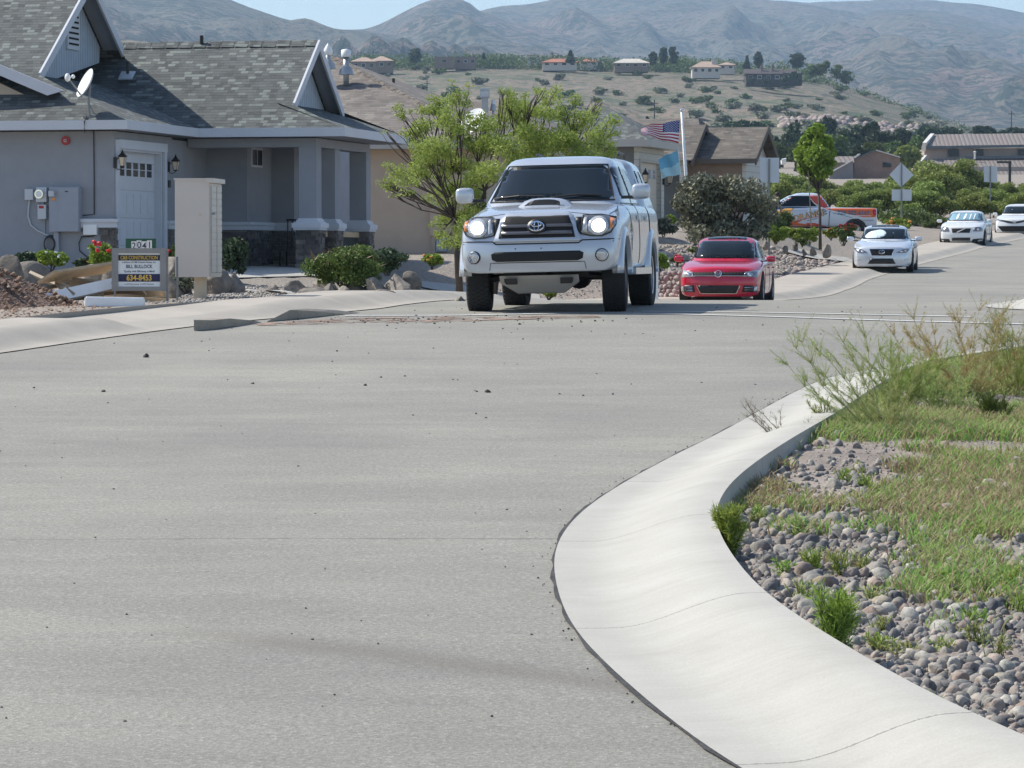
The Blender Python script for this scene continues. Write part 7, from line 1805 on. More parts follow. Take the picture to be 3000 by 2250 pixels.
# construction sign
d = 41.5
def text_flat(nm, txt, size, fr, x, z, y, mat, par, bold=0, sx=1, align='CENTER', shear=0):
    cu = bpy.data.curves.new('txt', 'FONT'); cu.body = txt; cu.size = size; cu.align_x = align; cu.offset = bold; cu.resolution_u = 3; cu.shear = shear
    o = bpy.data.objects.new('txt', cu); COL.objects.link(o); V, Fc = applied(o)
    return mk(nm, [fr((x+v[0]*sx, y, z+v[1])) for v in V], Fc, mat, par)
fs = HF(328, 728, d, R(4)); pb = fs.pt(0, 0, at(328, 728, d).z)
t = empty('construction_sign', (fs.o.x, fs.o.y, at(520, 895, d).z), 'framed white builder sign with navy bands and yellow lettering, on two stakes', 'sign')
sw = 158/F*d; shh = 124/F*d; z0 = pb.z+.0; k_ = F/d
zb_ = at(408, 852, d).z; ztp = at(408, 727, d).z; SW = fs.hit(488, 790, q=0)[0]
NAVY, NV2, GOLD, INK = flat('navy', (.012, .014, .07), .5), flat('dark_band', (.02, .016, .03), .5), flat('gold', (.75, .48, .08), .5), flat('sign_ink', (.05, .05, .09), .6)
FRM = nmat('aluminium_frame', (.28, .27, .26), .5, .08, 6, 60, .1, .002, metal=.3)
bw = .075
MB().bb((bw*.6, -.004, zb_+.04), (SW-bw*.6, .02, ztp-.04), fr=fs).build('panel', M['white'], t)
m = MB(); m.bb((0, -.02, zb_), (bw, .03, ztp), fr=fs); m.bb((SW-bw, -.02, zb_), (SW, .03, ztp), fr=fs); m.bb((bw, -.018, ztp-.06), (SW-bw, .028, ztp-.001), fr=fs); m.bb((bw, -.018, zb_+.001), (SW-bw, .028, zb_+.05), fr=fs); m.build('frame', FRM, t)
H_ = ztp-zb_; a0 = bw; a1 = SW-bw; IH = H_-.11; zi = zb_+.05
def bandz(f0, f1, mat): MB().bb((a0+.004, -.008, zi+IH*f0), (a1-.004, -.0045, zi+IH*f1), fr=fs).build('band', mat, t)
bandz(.78, .95, NV2); bandz(.15, .38, NAVY)
cx = (a0+a1)/2; fwid = a1-a0
text_flat('lettering', 'C&B CONSTRUCTION', .062, fs, cx, zi+IH*.815, -.011, GOLD, t, .0006, .86*fwid/.60)
text_flat('lettering', 'a division of C&B Custom Homes, Inc.', .030, fs, cx, zi+IH*.705, -.007, INK, t, .0004, fwid/.58)
text_flat('lettering', 'BILL BULLOCK', .058, fs, cx, zi+IH*.555, -.007, INK, t, .0012, fwid/.60)
text_flat('lettering', "'Quality with Efficiency in Mind'", .034, fs, cx, zi+IH*.43, -.007, INK, t, .0004, fwid/.58)
text_flat('lettering', '634-8453', .095, fs, cx, zi+IH*.185, -.011, GOLD, t, .0025, fwid/.60)
text_flat('lettering', 'Lic. #97190 B Commercial   Lic. #97971 B Residential', .019, fs, cx, zi+IH*.06, -.007, INK, t, .0002, fwid/.60)
zg_ = at(400, 897, d).z-.05
m = MB(); m.bb((.02, -.012, zg_+.05), (.045, .012, zb_), fr=fs); m.build('stake', M['post'], t)
m = MB(); m.bb((SW-.004, -.012, zg_-.02), (SW+.02, .012, ztp-.02), fr=fs); m.build('stake', M['post'], t)
p = at(519, 752, 42); m = MB(); m.bb((p.x-.012, 41.99, at(519, 899, 42).z-.06), (p.x+.012, 42.01, p.z)); tag(m.build('metal_stake', M['post']), 'bare rusty metal stake standing between the builder sign and mailbox', 'stake')
# house number sign
d = 44.5; fh = HF(368, 700, d, R(3)); t = empty('address_sign', (fh.o.x, d, at(400, 720, d).z-.2), 'green sign with white address number plates behind the builder sign', 'sign')
GRN = flat('sign_green', (.012, .09, .05), .5); wG = fh.hit(457, 700, q=0)[0]; ztop = at(368, 699, d).z
MB().bb((0, 0, ztop-.24), (wG, .01, ztop), fr=fh).build('panel', GRN, t)
MB().bb((wG*.5-.02, .011, ztop-1.0), (wG*.5+.02, .04, ztop-.02), fr=fh).build('post', M['post'], t)
xs = fh.hit(385, 700, q=0)[0]; xe = fh.hit(446, 700, q=0)[0]; w1 = (xe-xs)/4
for i, ch in enumerate('2041'):
    hh = .012*(i % 2); o_ = MB().bb((xs+i*w1, -.008, ztop-.145+hh), (xs+(i+1)*w1-.004, -.001, ztop-.035+hh), fr=fh).build('number_plate', M['white'], t)
    text_flat('digit', ch, .118, fh, xs+(i+.5)*w1, ztop-.132+hh, -.011, INK, o_, .0015, .92)
text_flat('lettering', 'ROAD RUNNER', .05, fh, wG*.5, ztop-.20, -.005, M['white'], t, .001, .9)
# dirt mound, lumber, foam
def mound(name, cx, cy, rx, ry, h, label, mat):
    VV = []; n = 40; m_ = 14
    for j in range(m_+1):
        for i in range(n):
            a = 2*math.pi*i/n; r_ = j/m_; x = cx+math.cos(a)*rx*r_; y = cy+math.sin(a)*ry*r_
            nn = noise.noise(Vector((x*2.1, y*2.1, 3)))*.35+noise.noise(Vector((x*6, y*6, 9)))*.18+noise.noise(Vector((x*15, y*15, 5)))*.08
            z = g(x, y)-.05+h*(1-r_)**1.0*(1+nn)+(nn*.08 if r_ < 1 else 0); VV.append((x, y, z))
    FC = [(j*n+i, j*n+(i+1) % n, (j+1)*n+(i+1) % n, (j+1)*n+i) for j in range(m_) for i in range(n)]
    return tag(mk(name, VV, [f[::-1] for f in FC], mat, smooth=True), label, 'dirt', kind='stuff')
DIRT = nmat('red_dirt', (.19, .125, .095), .95, .45, 3, 28, .9, .05)
pm = at(-95, 880, 40.6); mound('dirt_mound', pm.x, 40.6, 1.25, 1.2, .62, 'mound of reddish brown excavated soil by the kerb', DIRT)
its = []
for i in range(900):
    a = rnd.uniform(0, 6.28); q = rnd.random()**.6; x = pm.x+math.cos(a)*q*1.6; y = 40.6+math.sin(a)*q*1.5; h = .66*max(0, 1-q*1.18)
    its.append((x, y, g(x, y)-.03+h, rnd.uniform(.012, .055)))
for i in range(700): 
    p = yl(rnd.uniform(-20, 330), rnd.uniform(893, 932)); its.append((p.x, p.y, p.z-.01, rnd.uniform(.008, .035)))
scatter_mesh('soil_clods', its, M['dirtclod'], 1, 'crumbled red brown soil clods around the mound', 'soil')
def board(u0, v0, u1, v1, d0, d1, w_, th, mat, label, name='board', roll=0.0, cat='board'):
    a = at(u0, v0, d0); b = at(u1, v1, d1); dd = (b-a).normalized(); sd = dd.cross(Vector((0, 0, 1))).normalized(); upv = sd.cross(dd)
    c, s_ = math.cos(roll), math.sin(roll); s2 = sd*c+upv*s_; u2 = upv*c-sd*s_
    P_ = [a+s2*w_/2+u2*th/2, a-s2*w_/2+u2*th/2, a-s2*w_/2-u2*th/2, a+s2*w_/2-u2*th/2]
    return tag(MB().prism(P_, b-a).build(name, mat), label, cat)
board(135, 812, 330, 782, 41.3, 42.6, .28, .035, M['wood'], 'pale raw board propped highest on the scrap pile', roll=.5)
board(150, 822, 420, 850, 42.2, 41.8, .24, .03, M['woodold'], 'wide weathered plank lying behind the white slab', roll=.5)
board(100, 805, 205, 853, 42.8, 41.2, .14, .035, M['woodold'], 'weathered brown plank sloping down behind the white slab', roll=.6)
board(150, 815, 212, 846, 41.6, 41.3, .04, .02, M['wood'], 'thin pale lath crossing the pile')
board(60, 862, 190, 832, 41.0, 42.0, .12, .04, M['woodold'], 'dark old plank half buried at the left of the pile', roll=.3)
board(215, 862, 440, 846, 41.5, 42.4, .16, .04, M['wood'], 'pale plank under the white slab running right', roll=.3)
board(300, 868, 486, 856, 42.6, 42.3, .10, .08, M['wood'], 'stubby lumber beam lying under the builder sign')
board(340, 856, 470, 868, 42.9, 42.5, .12, .04, M['woodold'], 'old plank lying crosswise under the builder sign', roll=.4)
board(330, 882, 490, 885, 41.9, 41.9, .10, .09, M['wood'], 'tan lumber block right of the small foam block')
board(400, 878, 488, 872, 42.1, 42.4, .20, .02, M['wood'], 'flat pale plywood offcut at the right end of the pile', roll=.2)
board(196, 872, 300, 866, 41.6, 41.8, .12, .05, M['woodold'], 'short brown plank between the white slab and foam block', roll=.3)
board(127, 878, 325, 834, 40.9, 41.9, .13, .13, M['foam'], 'long white foam slab leaning on the scrap lumber', 'foam_slab', .35, 'foam slab')
fo = board(248, 884, 424, 887, 39.6, 39.7, .16, .12, M['foam'], 'short white foam block lying flat before the pile', 'foam_block', 0, 'foam block')
bm = bmesh.new(); bm.from_mesh(fo.data); bmesh.ops.bevel(bm, geom=list(bm.edges), offset=.015, segments=2, affect='EDGES'); bm.to_mesh(fo.data); bm.free()
# boulders
BL = [(88, 850, 45.5, .36, .62, 'dark upright boulder with sunlit crest left of the white flowered shrub'), (28, 845, 44.5, .25, 1.0, 'pale squared stone at the far left edge behind the soil mound'), (620, 842, 47.5, .30, .58, 'brown boulder just right of the mailbox'), (680, 846, 47.8, .24, .62, 'grey brown boulder right of the mailbox, second from it'),
      (498, 830, 47, .34, .62, 'tall brown boulder half behind the mailbox'), (483, 872, 44, .32, .55, 'rounded boulder low between builder sign and mailbox'), (345, 822, 47, .34, .4, 'flat grey boulder behind the lumber pile'), (275, 815, 47.5, .25, .5, 'small grey boulder behind the raw board'),
      (800, 856, 48.5, .17, .8, 'small dark rock, leftmost of the bed edging'), (845, 862, 48, .20, .7, 'pale rounded rock second in the bed edging'), (905, 862, 48, .30, .45, 'long pale flat rock in the bed edging'), (960, 858, 48.5, .22, .7, 'grey angular rock in the middle of the bed edging'), (1005, 862, 48, .21, .65, 'dark grey rock just right of the edging middle'), (870, 845, 50.5, .28, .5, 'light brown rock behind the pale flat edging rock'),
      (955, 840, 51, .30, .5, 'tan rock under the left of the round green shrub'), (1040, 850, 50.5, .30, .5, 'tan rock under the right of the round green shrub'), (1100, 848, 50, .27, .7, 'dark brown rock left of the stacked pale stones'), (1165, 848, 50, .36, .62, 'large pale cracked stone at the right end of the bed'), (1205, 842, 50.3, .26, .9, 'tall tan stone at the far right end of the bed'), (1150, 826, 51, .22, .6, 'flat topped pale stone on the stacked stones'),
      (1135, 872, 46.5, .27, .5, 'broad grey rock lying alone on the gravel near the pavement'), (1345, 874, 47, .09, .5, 'small rock beside the front left tyre of the pickup')]
for u, v, d, r, tall, lb in BL:
    p = at(u, v, d); zz = min(p.z, g(p.x, d)+.25)
    if 780 < u < 1260: r *= .74; tall *= .85
    rock_obj('boulder', p.x, d, zz-.05, r, M['boulder'], lb, tall=tall/.62, cat='boulder')
# gravel stuff over the yard
its = []
for i in range(5200):
    u = rnd.uniform(520, 1420); v = rnd.uniform(838, 888); p = yl(u, v)
    if p.y > 62: continue
    its.append((p.x, p.y, p.z, rnd.uniform(.012, .035)))
for i in range(1500):
    p = yl(rnd.uniform(0, 520), rnd.uniform(800, 890)); its.append((p.x, p.y, p.z, rnd.uniform(.012, .03)))
for i in range(2600):
    u = rnd.uniform(1400, 2300); v = rnd.uniform(725, 888); p = yl(u, v); its.append((p.x, p.y, p.z, rnd.uniform(.015, .05)))
scatter_mesh('yard_gravel', its, M['gravel'], 1, 'tan and grey decorative gravel covering the front yards', 'gravel')
# concrete paths and edging
drape('driveway', [lp(520, 812), lp(740, 783), lp(900, 792), lp(940, 812), lp(700, 818), lp(560, 835)], M['concrete'], .5, off=.03)
drape('path', [lp(1225, 826), lp(1380, 842), lp(1430, 862), lp(1340, 866), lp(1238, 845)], M['concrete'], .5, off=.03)
drape('path', [lp(1520, 858), lp(1580, 866), lp(1700, 888), lp(1640, 893), lp(1525, 880)], M['concrete'], .5, off=.03)
def edging(px, w_, label):
    pts = [lp(u, v) for u, v in px]; L = resample(pts, .3)
    o = strip('edging_strip', offset(L, -w_/2), offset(L, w_/2), M['curb'], 3, .045, zf=lambda x, y: G(x, y), kind=None); tag(o, label, 'edging'); return o
edging([(600, 843), (720, 856), (850, 868), (960, 879), (1050, 887)], .14, 'thin pale concrete edging line running diagonally across the gravel')
edging([(1035, 862), (1100, 868), (1150, 871)], .5, 'short pale concrete strip between edging rocks and gravel')
# curb stubs of the ramp on the left
KF = nmat('kerb_face', (.33, .29, .235), .95, .18, 3, 40, .5, .01)
def curb_stub(bot, top, depth, label):
    B = [gp(u, v, .004) for u, v in bot]; m = MB(); T_ = []
    for p, (u, v) in zip(B, top): q = at(u, v, p.y); T_.append(Vector((p.x, p.y, max(q.z, p.z+.002))))
    n = len(B); bk = Vector((.15, depth, 0)); V = B+T_+[p+bk for p in T_]+[p+bk*1.6-Vector((0, 0, .12)) for p in T_]
    V[2*n:3*n] = [p+bk+Vector((0, 0, .01)) for p in T_]
    Fc = [(j*n+i, j*n+i+1, (j+1)*n+i+1, (j+1)*n+i) for j in range(3) for i in range(n-1)]+[(0, n, 2*n, 3*n), (4*n-1, 3*n-1, 2*n-1, n-1)]
    o = mk('kerb_end', V, [f[::-1] for f in Fc], KF, uv=[(v[0], v[1]) for v in V]); tag(o, label, 'kerb')
curb_stub([(568, 969), (620, 965), (690, 955), (716, 950)], [(569, 937), (625, 938), (690, 944), (716, 949)], .5, 'cut end of rolled kerb facing the road, left of the ramp')
curb_stub([(782, 943), (850, 936), (930, 928), (1006, 921)], [(783, 942), (850, 908), (930, 912), (1006, 920)], .45, 'raised wedge of kerb right of the ramp')
curb_stub([(60, 937), (180, 938), (285, 937), (355, 911)], [(60, 934), (180, 924), (290, 914), (352, 909)], .12, 'low concrete edge between soil and pavement at far left')
# dirt streak on the road, small stones
DT = nmat('dirt_film', (.27, .19, .15), .95, .3, 2, 30, .5, .02)
def film():
    m = DT; t = m.node_tree; b = t.nodes['Principled BSDF']; c = coords(t, 'World'); n = noisen(t, c, 3.5, 6, .7)
    t.links.new(ramp(t, n, [(.46, (0, 0, 0)), (.56, (1, 1, 1))]), b.inputs['Alpha'])
film()
o = drape('dirt_film', [gp(u, v)[:2] for u, v in [(740, 949), (900, 938), (1100, 931), (1400, 929), (1750, 925), (1760, 931), (1500, 938), (1200, 946), (900, 951), (760, 955)]], DT, .15, zf=lambda x, y: float(P(y)), off=.006, kind=None); tag(o, 'thin smear of red soil on the asphalt before the pickup', 'soil', kind='stuff')
its = []
for i in range(230):
    u = rnd.uniform(0, 3000); v = 900+1350*rnd.random()**2.6
    p = gp(u, v)
    if p.x > float(np.interp(p.y, RX_y, RX_x))-.05 or p.x < float(LX(p.y)): continue
    its.append((p.x, p.y, p.z, rnd.uniform(.004, .010)*(1 if p.y < 24 else 1.7)))
for i in range(110):
    u = rnd.gauss(1150, 300); v = rnd.gauss(938, 7); p = gp(u, max(916, v)); its.append((p.x, p.y, p.z, rnd.uniform(.008, .024)))
for u, v, r in ((302, 1148, .028), (542, 846*1.0+300, .0), (1429, 1150, .03), (740, 1125, .022), (1070, 1130, .02), (1397, 1148, .016), (1708, 1160, .018), (1795, 1156, .018), (427, 1047, .045), (1640, 1155, .012)):
    if r: p = gp(u, v); its.append((p.x, p.y, p.z, r))
scatter_mesh('loose_stones', its, M['pebble'], 2, 'scattered dark pebbles and clods on the asphalt', 'pebbles')
its = []
for i in range(1, len(lipR)-1):
    p = lipR[i]
    if p.y > 34 or p.y < 7: continue
    for k in range(3):
        if noise.noise(Vector((p.x*1.3, p.y*1.3, 0)))+rnd.random()*.6 > .35:
            q = offset([lipR[i-1], p, lipR[i+1]], rnd.uniform(-.05, .02))[1]+Vector((rnd.uniform(-.1, .1), rnd.uniform(-.1, .1)))*.6; its.append((q.x, q.y, float(P(q.y))+.003, rnd.uniform(.003, .008)))
scatter_mesh('edge_crumbs', its, nmat('asphalt_crumbs', (.07, .065, .06), .95, .4, 9, 60), 1, 'dark asphalt crumbs along the edge of the curved kerb', 'crumbs')
# shrubs in the yard
def yb(u, v, d): p = at(u, v, d); return (p.x, d, g(p.x, d)) 
def zb(u, v, d): p = at(u, v, d); return (p.x, d, p.z)
bush('round_shrub', zb(1012, 872, 50.5), .60, .80, 14000, .028, M['leaf_fine'], 'large round feathery green shrub in front of the porch', seed=1, twigs=110, bl=26)
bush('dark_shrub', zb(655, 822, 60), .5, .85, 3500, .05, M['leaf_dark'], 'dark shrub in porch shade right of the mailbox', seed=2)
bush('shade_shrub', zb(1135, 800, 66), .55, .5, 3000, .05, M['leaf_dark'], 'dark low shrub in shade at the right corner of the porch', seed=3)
bush('yellow_shrub', zb(1265, 783, 66), .24, .26, 1500, .04, M['leaf_bright'], 'small lime green plant with yellow orange flowers by the tan wall', seed=4, flowers=(M['petal_or'], 9, .05))
bush('yellow_shrub', zb(1372, 785, 66), .15, .22, 500, .04, M['leaf_bright'], 'small lime plant half hidden behind the pickup bumper', seed=5)
bush('white_flower_shrub', zb(150, 788, 60), .30, .34, 2600, .04, M['leaf_bright'], 'bright green shrub with white blossoms under the electric panel', seed=6, flowers=(M['white'], 14, .035))
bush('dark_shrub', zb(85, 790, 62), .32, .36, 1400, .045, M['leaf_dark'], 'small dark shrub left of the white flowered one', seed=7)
bush('rose_bush', zb(292, 788, 52), .22, .44, 2200, .034, M['leaf_bright'], 'rose bush topped with one red bloom left of the builder sign', seed=8, flowers=(M['petal_red'], 2, .06), aspect=1.4)
p = at(285, 712, 51.7); m = MB()
for k in range(9): m.ell((p.x+rnd.uniform(-.05, .05), p.y+rnd.uniform(-.03, .03), p.z+rnd.uniform(-.03, .03)), (.035, .03, .025), nu=8, nv=5)
m.build('bloom', M['petal_red'], bpy.data.objects['rose_bush'])
bush('dark_shrub', zb(250, 790, 54), .2, .22, 900, .04, M['leaf_dark'], 'low dark shrub left of the rose bush', seed=9, flowers=(M['petal_or'], 2, .03))
bush('rose_bush', zb(505, 800, 48), .13, .42, 500, .035, M['leaf_mid'], 'thin rose bush with red bloom behind the bare metal stake', seed=10, flowers=(M['petal_red'], 2, .06))
bush('grey_shrub', zb(545, 850, 45.5), .24, .26, 1200, .035, M['leaf_olive'], 'small grey green shrub behind the mailbox pedestal', seed=11)
bush('low_shrub', zb(1608, 870, 50), .12, .1, 400, .03, M['leaf_bright'], 'small lime tuft on rocks seen under the pickup', seed=12)
# feathery tree
d = 57.0
tb = at(1350, 745, d); base = Vector((tb.x, d, g(tb.x, d)))
clus = [(1180, 520, 40), (1140, 545, 28), (1230, 500, 45), (1215, 400, 40), (1180, 340, 26), (1240, 370, 45), (1290, 310, 42), (1345, 275, 30), (1310, 350, 50), (1280, 430, 55), (1340, 400, 50), (1350, 480, 55), (1260, 470, 45), (1400, 360, 40), (1415, 430, 55),
        (1500, 295, 36), (1530, 330, 50), (1480, 350, 40), (1560, 390, 60), (1490, 430, 60), (1600, 290, 34), (1640, 330, 42), (1680, 370, 50), (1620, 420, 60), (1740, 330, 28), (1760, 390, 44), (1700, 440, 58), (1780, 450, 38), (1540, 460, 50), (1380, 540, 55), (1300, 560, 50), (1330, 640, 52), (1400, 620, 50), (1290, 680, 26), (1320, 710, 36), (1440, 500, 55), (1370, 680, 40), (1600, 480, 50), (1760, 480, 30), (1130, 548, 14), (1160, 575, 16), (1190, 560, 24), (1700, 480, 40), (1475, 270, 14), (1590, 265, 14), (1130, 385, 12), (1755, 300, 12)]
tree_ = empty('feathery_tree', base, 'wide feathery light green tree with dark branching limbs behind the pickup', 'tree'); m = MB(); cr = []
forks = [at(1330, 640, d), at(1420, 560, d), at(1560, 560, d), at(1680, 560, d+.4)]
m.tube([base-Vector((0, 0, .2)), forks[0]+Vector((.05, 0, -.4)), forks[0]], [.07, .055, .045], 8)
m.tube([base+Vector((.3, 0, -.2)), forks[1]], [.05, .03], 8); m.tube([base+Vector((.5, .1, -.2)), at(1480, 640, d), forks[2]], [.05, .035, .028], 8); m.tube([base+Vector((.6, .1, -.2)), at(1560, 650, d), forks[3]], [.05, .035, .025], 8)
for i, (u, v, r) in enumerate(clus):
    dd = d+rnd.uniform(-1.3, 1.3); c = at(u, v, dd); rr = r/F*d*1.12
    fk = min(forks, key=lambda f: abs(f.x-c.x)+.3*abs(f.z-c.z)); pts = limb(m, fk, c, .017, .006, 900+i, .1, 5, 6)
    for j in range(6):
        q = c+Vector((rnd.uniform(-1, 1), rnd.uniform(-1, 1), rnd.uniform(-.6, 1)))*rr; limb(m, pts[rnd.choice((3, 4, 5))], q, .010, .004, 950+i*7+j, .12, 4, 3)
        cr.append((q.x, q.y, q.z, rr*.52, rr*.34))
    cr.append((c.x, c.y, c.z, rr*.8, rr*.6))
m.build('trunk', M['bark'], tree_, smooth=True)
V, Fc = leafcloud(cr, 46000, .020, 77, 3.2, shell=.03); mk('crown', V, Fc, M['leaf_mesq'], tree_)
# olive bush, young tree, shrubs of the far lot
cr = []
for i in range(46):
    u = rnd.gauss(2130, 72); v = rnd.uniform(535, 700); w_ = 150*math.sin(min(1, max(.12, (v-495)/120))*math.pi/2); 
    u = 2122+max(-118, min(118, (u-2130)*min(1, w_/150)))
    c = at(u, v, 99+rnd.uniform(-1, 1)); cr.append((c.x, c.y, c.z, .45, .32))
tb = at(2130, 712, 99); tree_ = empty('olive_bush', (tb.x, 99, tb.z), 'very large grey green bush beside the red sedan, in front of the flagpole', 'bush')
V, Fc = leafcloud(cr, 17000, .075, 5, 1.9, shell=.3); mk('foliage', V, Fc, M['leaf_olive'], tree_)
m = MB()
for i, c in enumerate(cr): limb(m, (tb.x+rnd.uniform(-.4, .4), 99, tb.z-.15), c[:3], .04, .012, i, n=5)
m.build('stems', M['bark'], tree_)
cr = [(at(u, v, 112+rnd.uniform(-.5, .5))[:]+(r/91, r/91*.9)) for u, v, r in ((2378, 390, 20), (2395, 378, 22), (2370, 420, 30), (2410, 420, 32), (2355, 455, 30), (2395, 460, 40), (2425, 450, 26), (2365, 490, 30), (2410, 495, 32), (2395, 520, 24), (2345, 440, 16), (2335, 445, 12), (2440, 480, 14))]
tb = at(2403, 722, 112)
yt = tree('young_tree', (tb.x, 112, tb.z), cr, 6500, .085, M['leaf_bright'], 'slender young tree with dense rounded bright green crown above the orange pickup', trunk_r=.045, seed=5, trunkh=1.75, aspect=1.9)
p0 = at(2378, 700, 111.8); p1 = at(2368, 500, 111.8); tag(MB().tube([p0, p1], .018, 5).build('tree_stake', M['woodold']), 'thin stake tied beside the slender young tree', 'stake')
def dome(u, v, wpx, hpx, d, mat, n, lb, seed, size=.05, fl=None, name='domed_shrub'):
    bush(name, zb(u, v, d), wpx/2/F*d, hpx/F*d, n, size, mat, lb, seed=seed, flowers=fl)
dome(2262, 695, 90, 85, 113, M['leaf_mid'], 2600, 'tall dark green rounded shrub behind the sign post', 31)
dome(2290, 680, 80, 62, 118, M['leaf_mid'], 2400, 'dark green mounded shrub in front of the orange pickup door', 32)
dome(2272, 712, 80, 58, 108, M['leaf_bright'], 2600, 'yellow green shrub just left of the slender young tree, nearest the sign post', 33)
dome(2335, 716, 62, 52, 109, M['leaf_bright'], 2400, 'yellow green mounded shrub left of the young tree trunk', 34)
dome(2372, 714, 62, 52, 109, M['leaf_bright'], 2400, 'yellow green mounded shrub touching the young tree trunk', 35)
dome(2350, 720, 40, 24, 107, M['leaf_fine'], 900, 'small green plant among pale stones under the young tree', 36)
dome(2470, 716, 90, 70, 112, M['leaf_mid'], 2800, 'red tinged flowering bush left of the silver sedan', 37, fl=(M['petal_red'], 34, .05))
dome(2435, 700, 50, 36, 113, M['leaf_bright'], 1300, 'small green shrub with red flecks right of the young tree', 38, fl=(M['petal_red'], 8, .04))
dome(1945, 690, 90, 56, 103, M['leaf_olive'], 2600, 'low grey green shrub under the cream garage wall', 39)
dome(1965, 655, 40, 26, 108, M['leaf_bright'], 1000, 'bright green low shrub in front of the cream garage', 40)
dome(1935, 790, 60, 56, 82, M['leaf_bright'], 2200, 'bright green bush on the stone wall beside the pickup', 41, size=.04)
dome(1985, 775, 46, 32, 83, M['leaf_mid'], 900, 'small green plant with red flower behind the red sedan mirror', 42, size=.04, fl=(M['petal_red'], 2, .05))
dome(2060, 742, 500*.2, 20, 93, M['leaf_mid'], 500, 'low green groundcover clump above the red sedan roof', 43)
# stone wall and slope rocks
k = 0
for row in range(6):
    for i in range(9):
        u = 1892+i*15+(row % 2)*7+rnd.uniform(-3, 3); v = 868-row*13
        if u > 2010: continue
        p = at(u, v, 76.5+row*.12); rock_obj('wall_stone', p.x, p.y, p.z-.04, rnd.uniform(.075, .11), M['rockslope'], 'grey tan stone stacked in the low retaining wall behind the pickup tyre', 'stones of the retaining wall', tall=1.2, cat='stone', sub=2, sink=0); k += 1
its = []; rr_ = random.Random(3)
def slope_pt():
    u = rr_.uniform(1920, 2450); lo = np.interp(u, [1920, 2000, 2250, 2350, 2450], [722, 722, 722, 745, 765]); hi = np.interp(u, [1920, 2050, 2275, 2376, 2460], [850, 860, 842, 800, 770])
    return yl(u, rr_.uniform(lo, hi))
for i in range(1700):
    p = slope_pt(); its.append((p.x, p.y, p.z, rr_.uniform(.04, .10)))
big = []
for i in range(300):
    p = slope_pt(); big.append((p.x, p.y, p.z, rr_.uniform(.08, .17)))
scatter_mesh('slope_rocks', its, M['rockslope'], 1, 'broken tan rocks covering the bank above the pavement', 'rocks', smooth=False)
for x, y, z, r in big:
    rock_obj('slope_rock', x, y, z, r, M['rockslope'], 'larger angular tan rock on the rocky bank beside the red sedan', 'larger rocks on the bank', sub=2)
for u, v, d, r, lb in ((2420, 730, 108, .19, 'large smooth tan boulder at the foot of the young tree'), (2382, 730, 109, .12, 'pale stone left of the large smooth boulder'), (2355, 732, 109, .10, 'pale stone second left of the smooth boulder'), (2330, 716, 110, .12, 'pale stone between yellow green shrubs'), (2245, 712, 104, .12, 'pale stone at the foot of the sign post'), (2300, 724, 108, .11, 'flat pale stone on the edging under the shrubs')):
    p = at(u, v, d); rock_obj('boulder', p.x, d, p.z-.1, r, M['boulder'], lb, tall=1.1, cat='boulder', sub=3)
drape('path', [lp(2290, 742), lp(2345, 738), lp(2470, 762), lp(2500, 770), lp(2470, 774), lp(2400, 768)], M['concrete'], .6, off=.10)
m = MB(); p = at(1918, 870, 73.5); fr_ = lambda v: Vector((p.x, 73.5, 0))+Vector(v)
zq = g(p.x, 73.5); m.bb((-.10, 0, zq-.1), (-.055, .04, at(1918, 772, 73.5).z), fr=fr_); m.bb((.02, -.05, zq-.1), (.075, .0, at(1918, 792, 73.5).z), fr=fr_); m.bb((-.06, -.02, at(1918, 793, 73.5).z-.05), (.03, .02, at(1918, 793, 73.5).z), fr=fr_); m.bb((-.06, -.02, at(1918, 838, 73.5).z), (.02, .02, at(1918, 834, 73.5).z+.03), fr=fr_)
tag(m.build('post_frame', M['white']), 'small white post frame standing just right of the rear pickup tyre', 'frame')
# ------------------------------------------------------------------ foreground bed
def backx(y): # right edge of the curb in plan
    return float(np.interp(y, BY, BX))
bk = [p for p in backR if p.y < 33.5]; BY = np.array([p.y for p in bk]); BX = np.array([p.x for p in bk]); oo = np.argsort(BY); BY = BY[oo]; BX = BX[oo]
fr2 = random.Random(21)
def BZ(x, y): return P(y)+.07*sstep(18.2, 22.5, y)
def bed_ok(x, y): return x > backx(y)+.03 and (x > 0) and x < .1475*y+.6 and y < 30
# soil sheet for the bed
SOIL = nmat('bed_soil', (.26, .22, .19), .95, .3, 2, 45, .7, .02)
poly = [(backx(y)+.0, y) for y in np.arange(8, 33, .5)]+[(14, 34), (14, 8)]
o = drape('bed_soil', poly, SOIL, .35, zf=lambda x, y: float(BZ(x, y))+.02*noise.noise(Vector((x*1.5, y*1.5, 0))), off=.0)
items = []
tries = 0
while len(items) < 10500 and tries < 120000:
    tries += 1; y = 9.5+20*fr2.random()**1.5; x = fr2.uniform(backx(y)+.03, .1475*y+.5)
    if not bed_ok(x, y): continue
    near = math.exp(-(x-backx(y))/.9); gn = noise.noise(Vector((x*.7+3, y*.35, 1)))
    dens = (1.0 if y < 19 else max(0.0, 1-(y-19)/2.2)) ; dens = max(dens, near*.9 if y < 20.5 else near*.1); dens *= (.5+.5*near+.5*max(0, gn)+.25*(y < 14))
    if fr2.random() > dens*1.15: continue
    r = fr2.uniform(.012, .03) if fr2.random() < .62 else fr2.uniform(.028, .055)
    if fr2.random() < .05: r = fr2.uniform(.055, .085)
    items.append((x, y, float(BZ(x, y)), r*(.78 if fr2.random() < .5 else .5)))
items.sort(key=lambda q: -(q[3]/q[1]))
def colname(i): return i
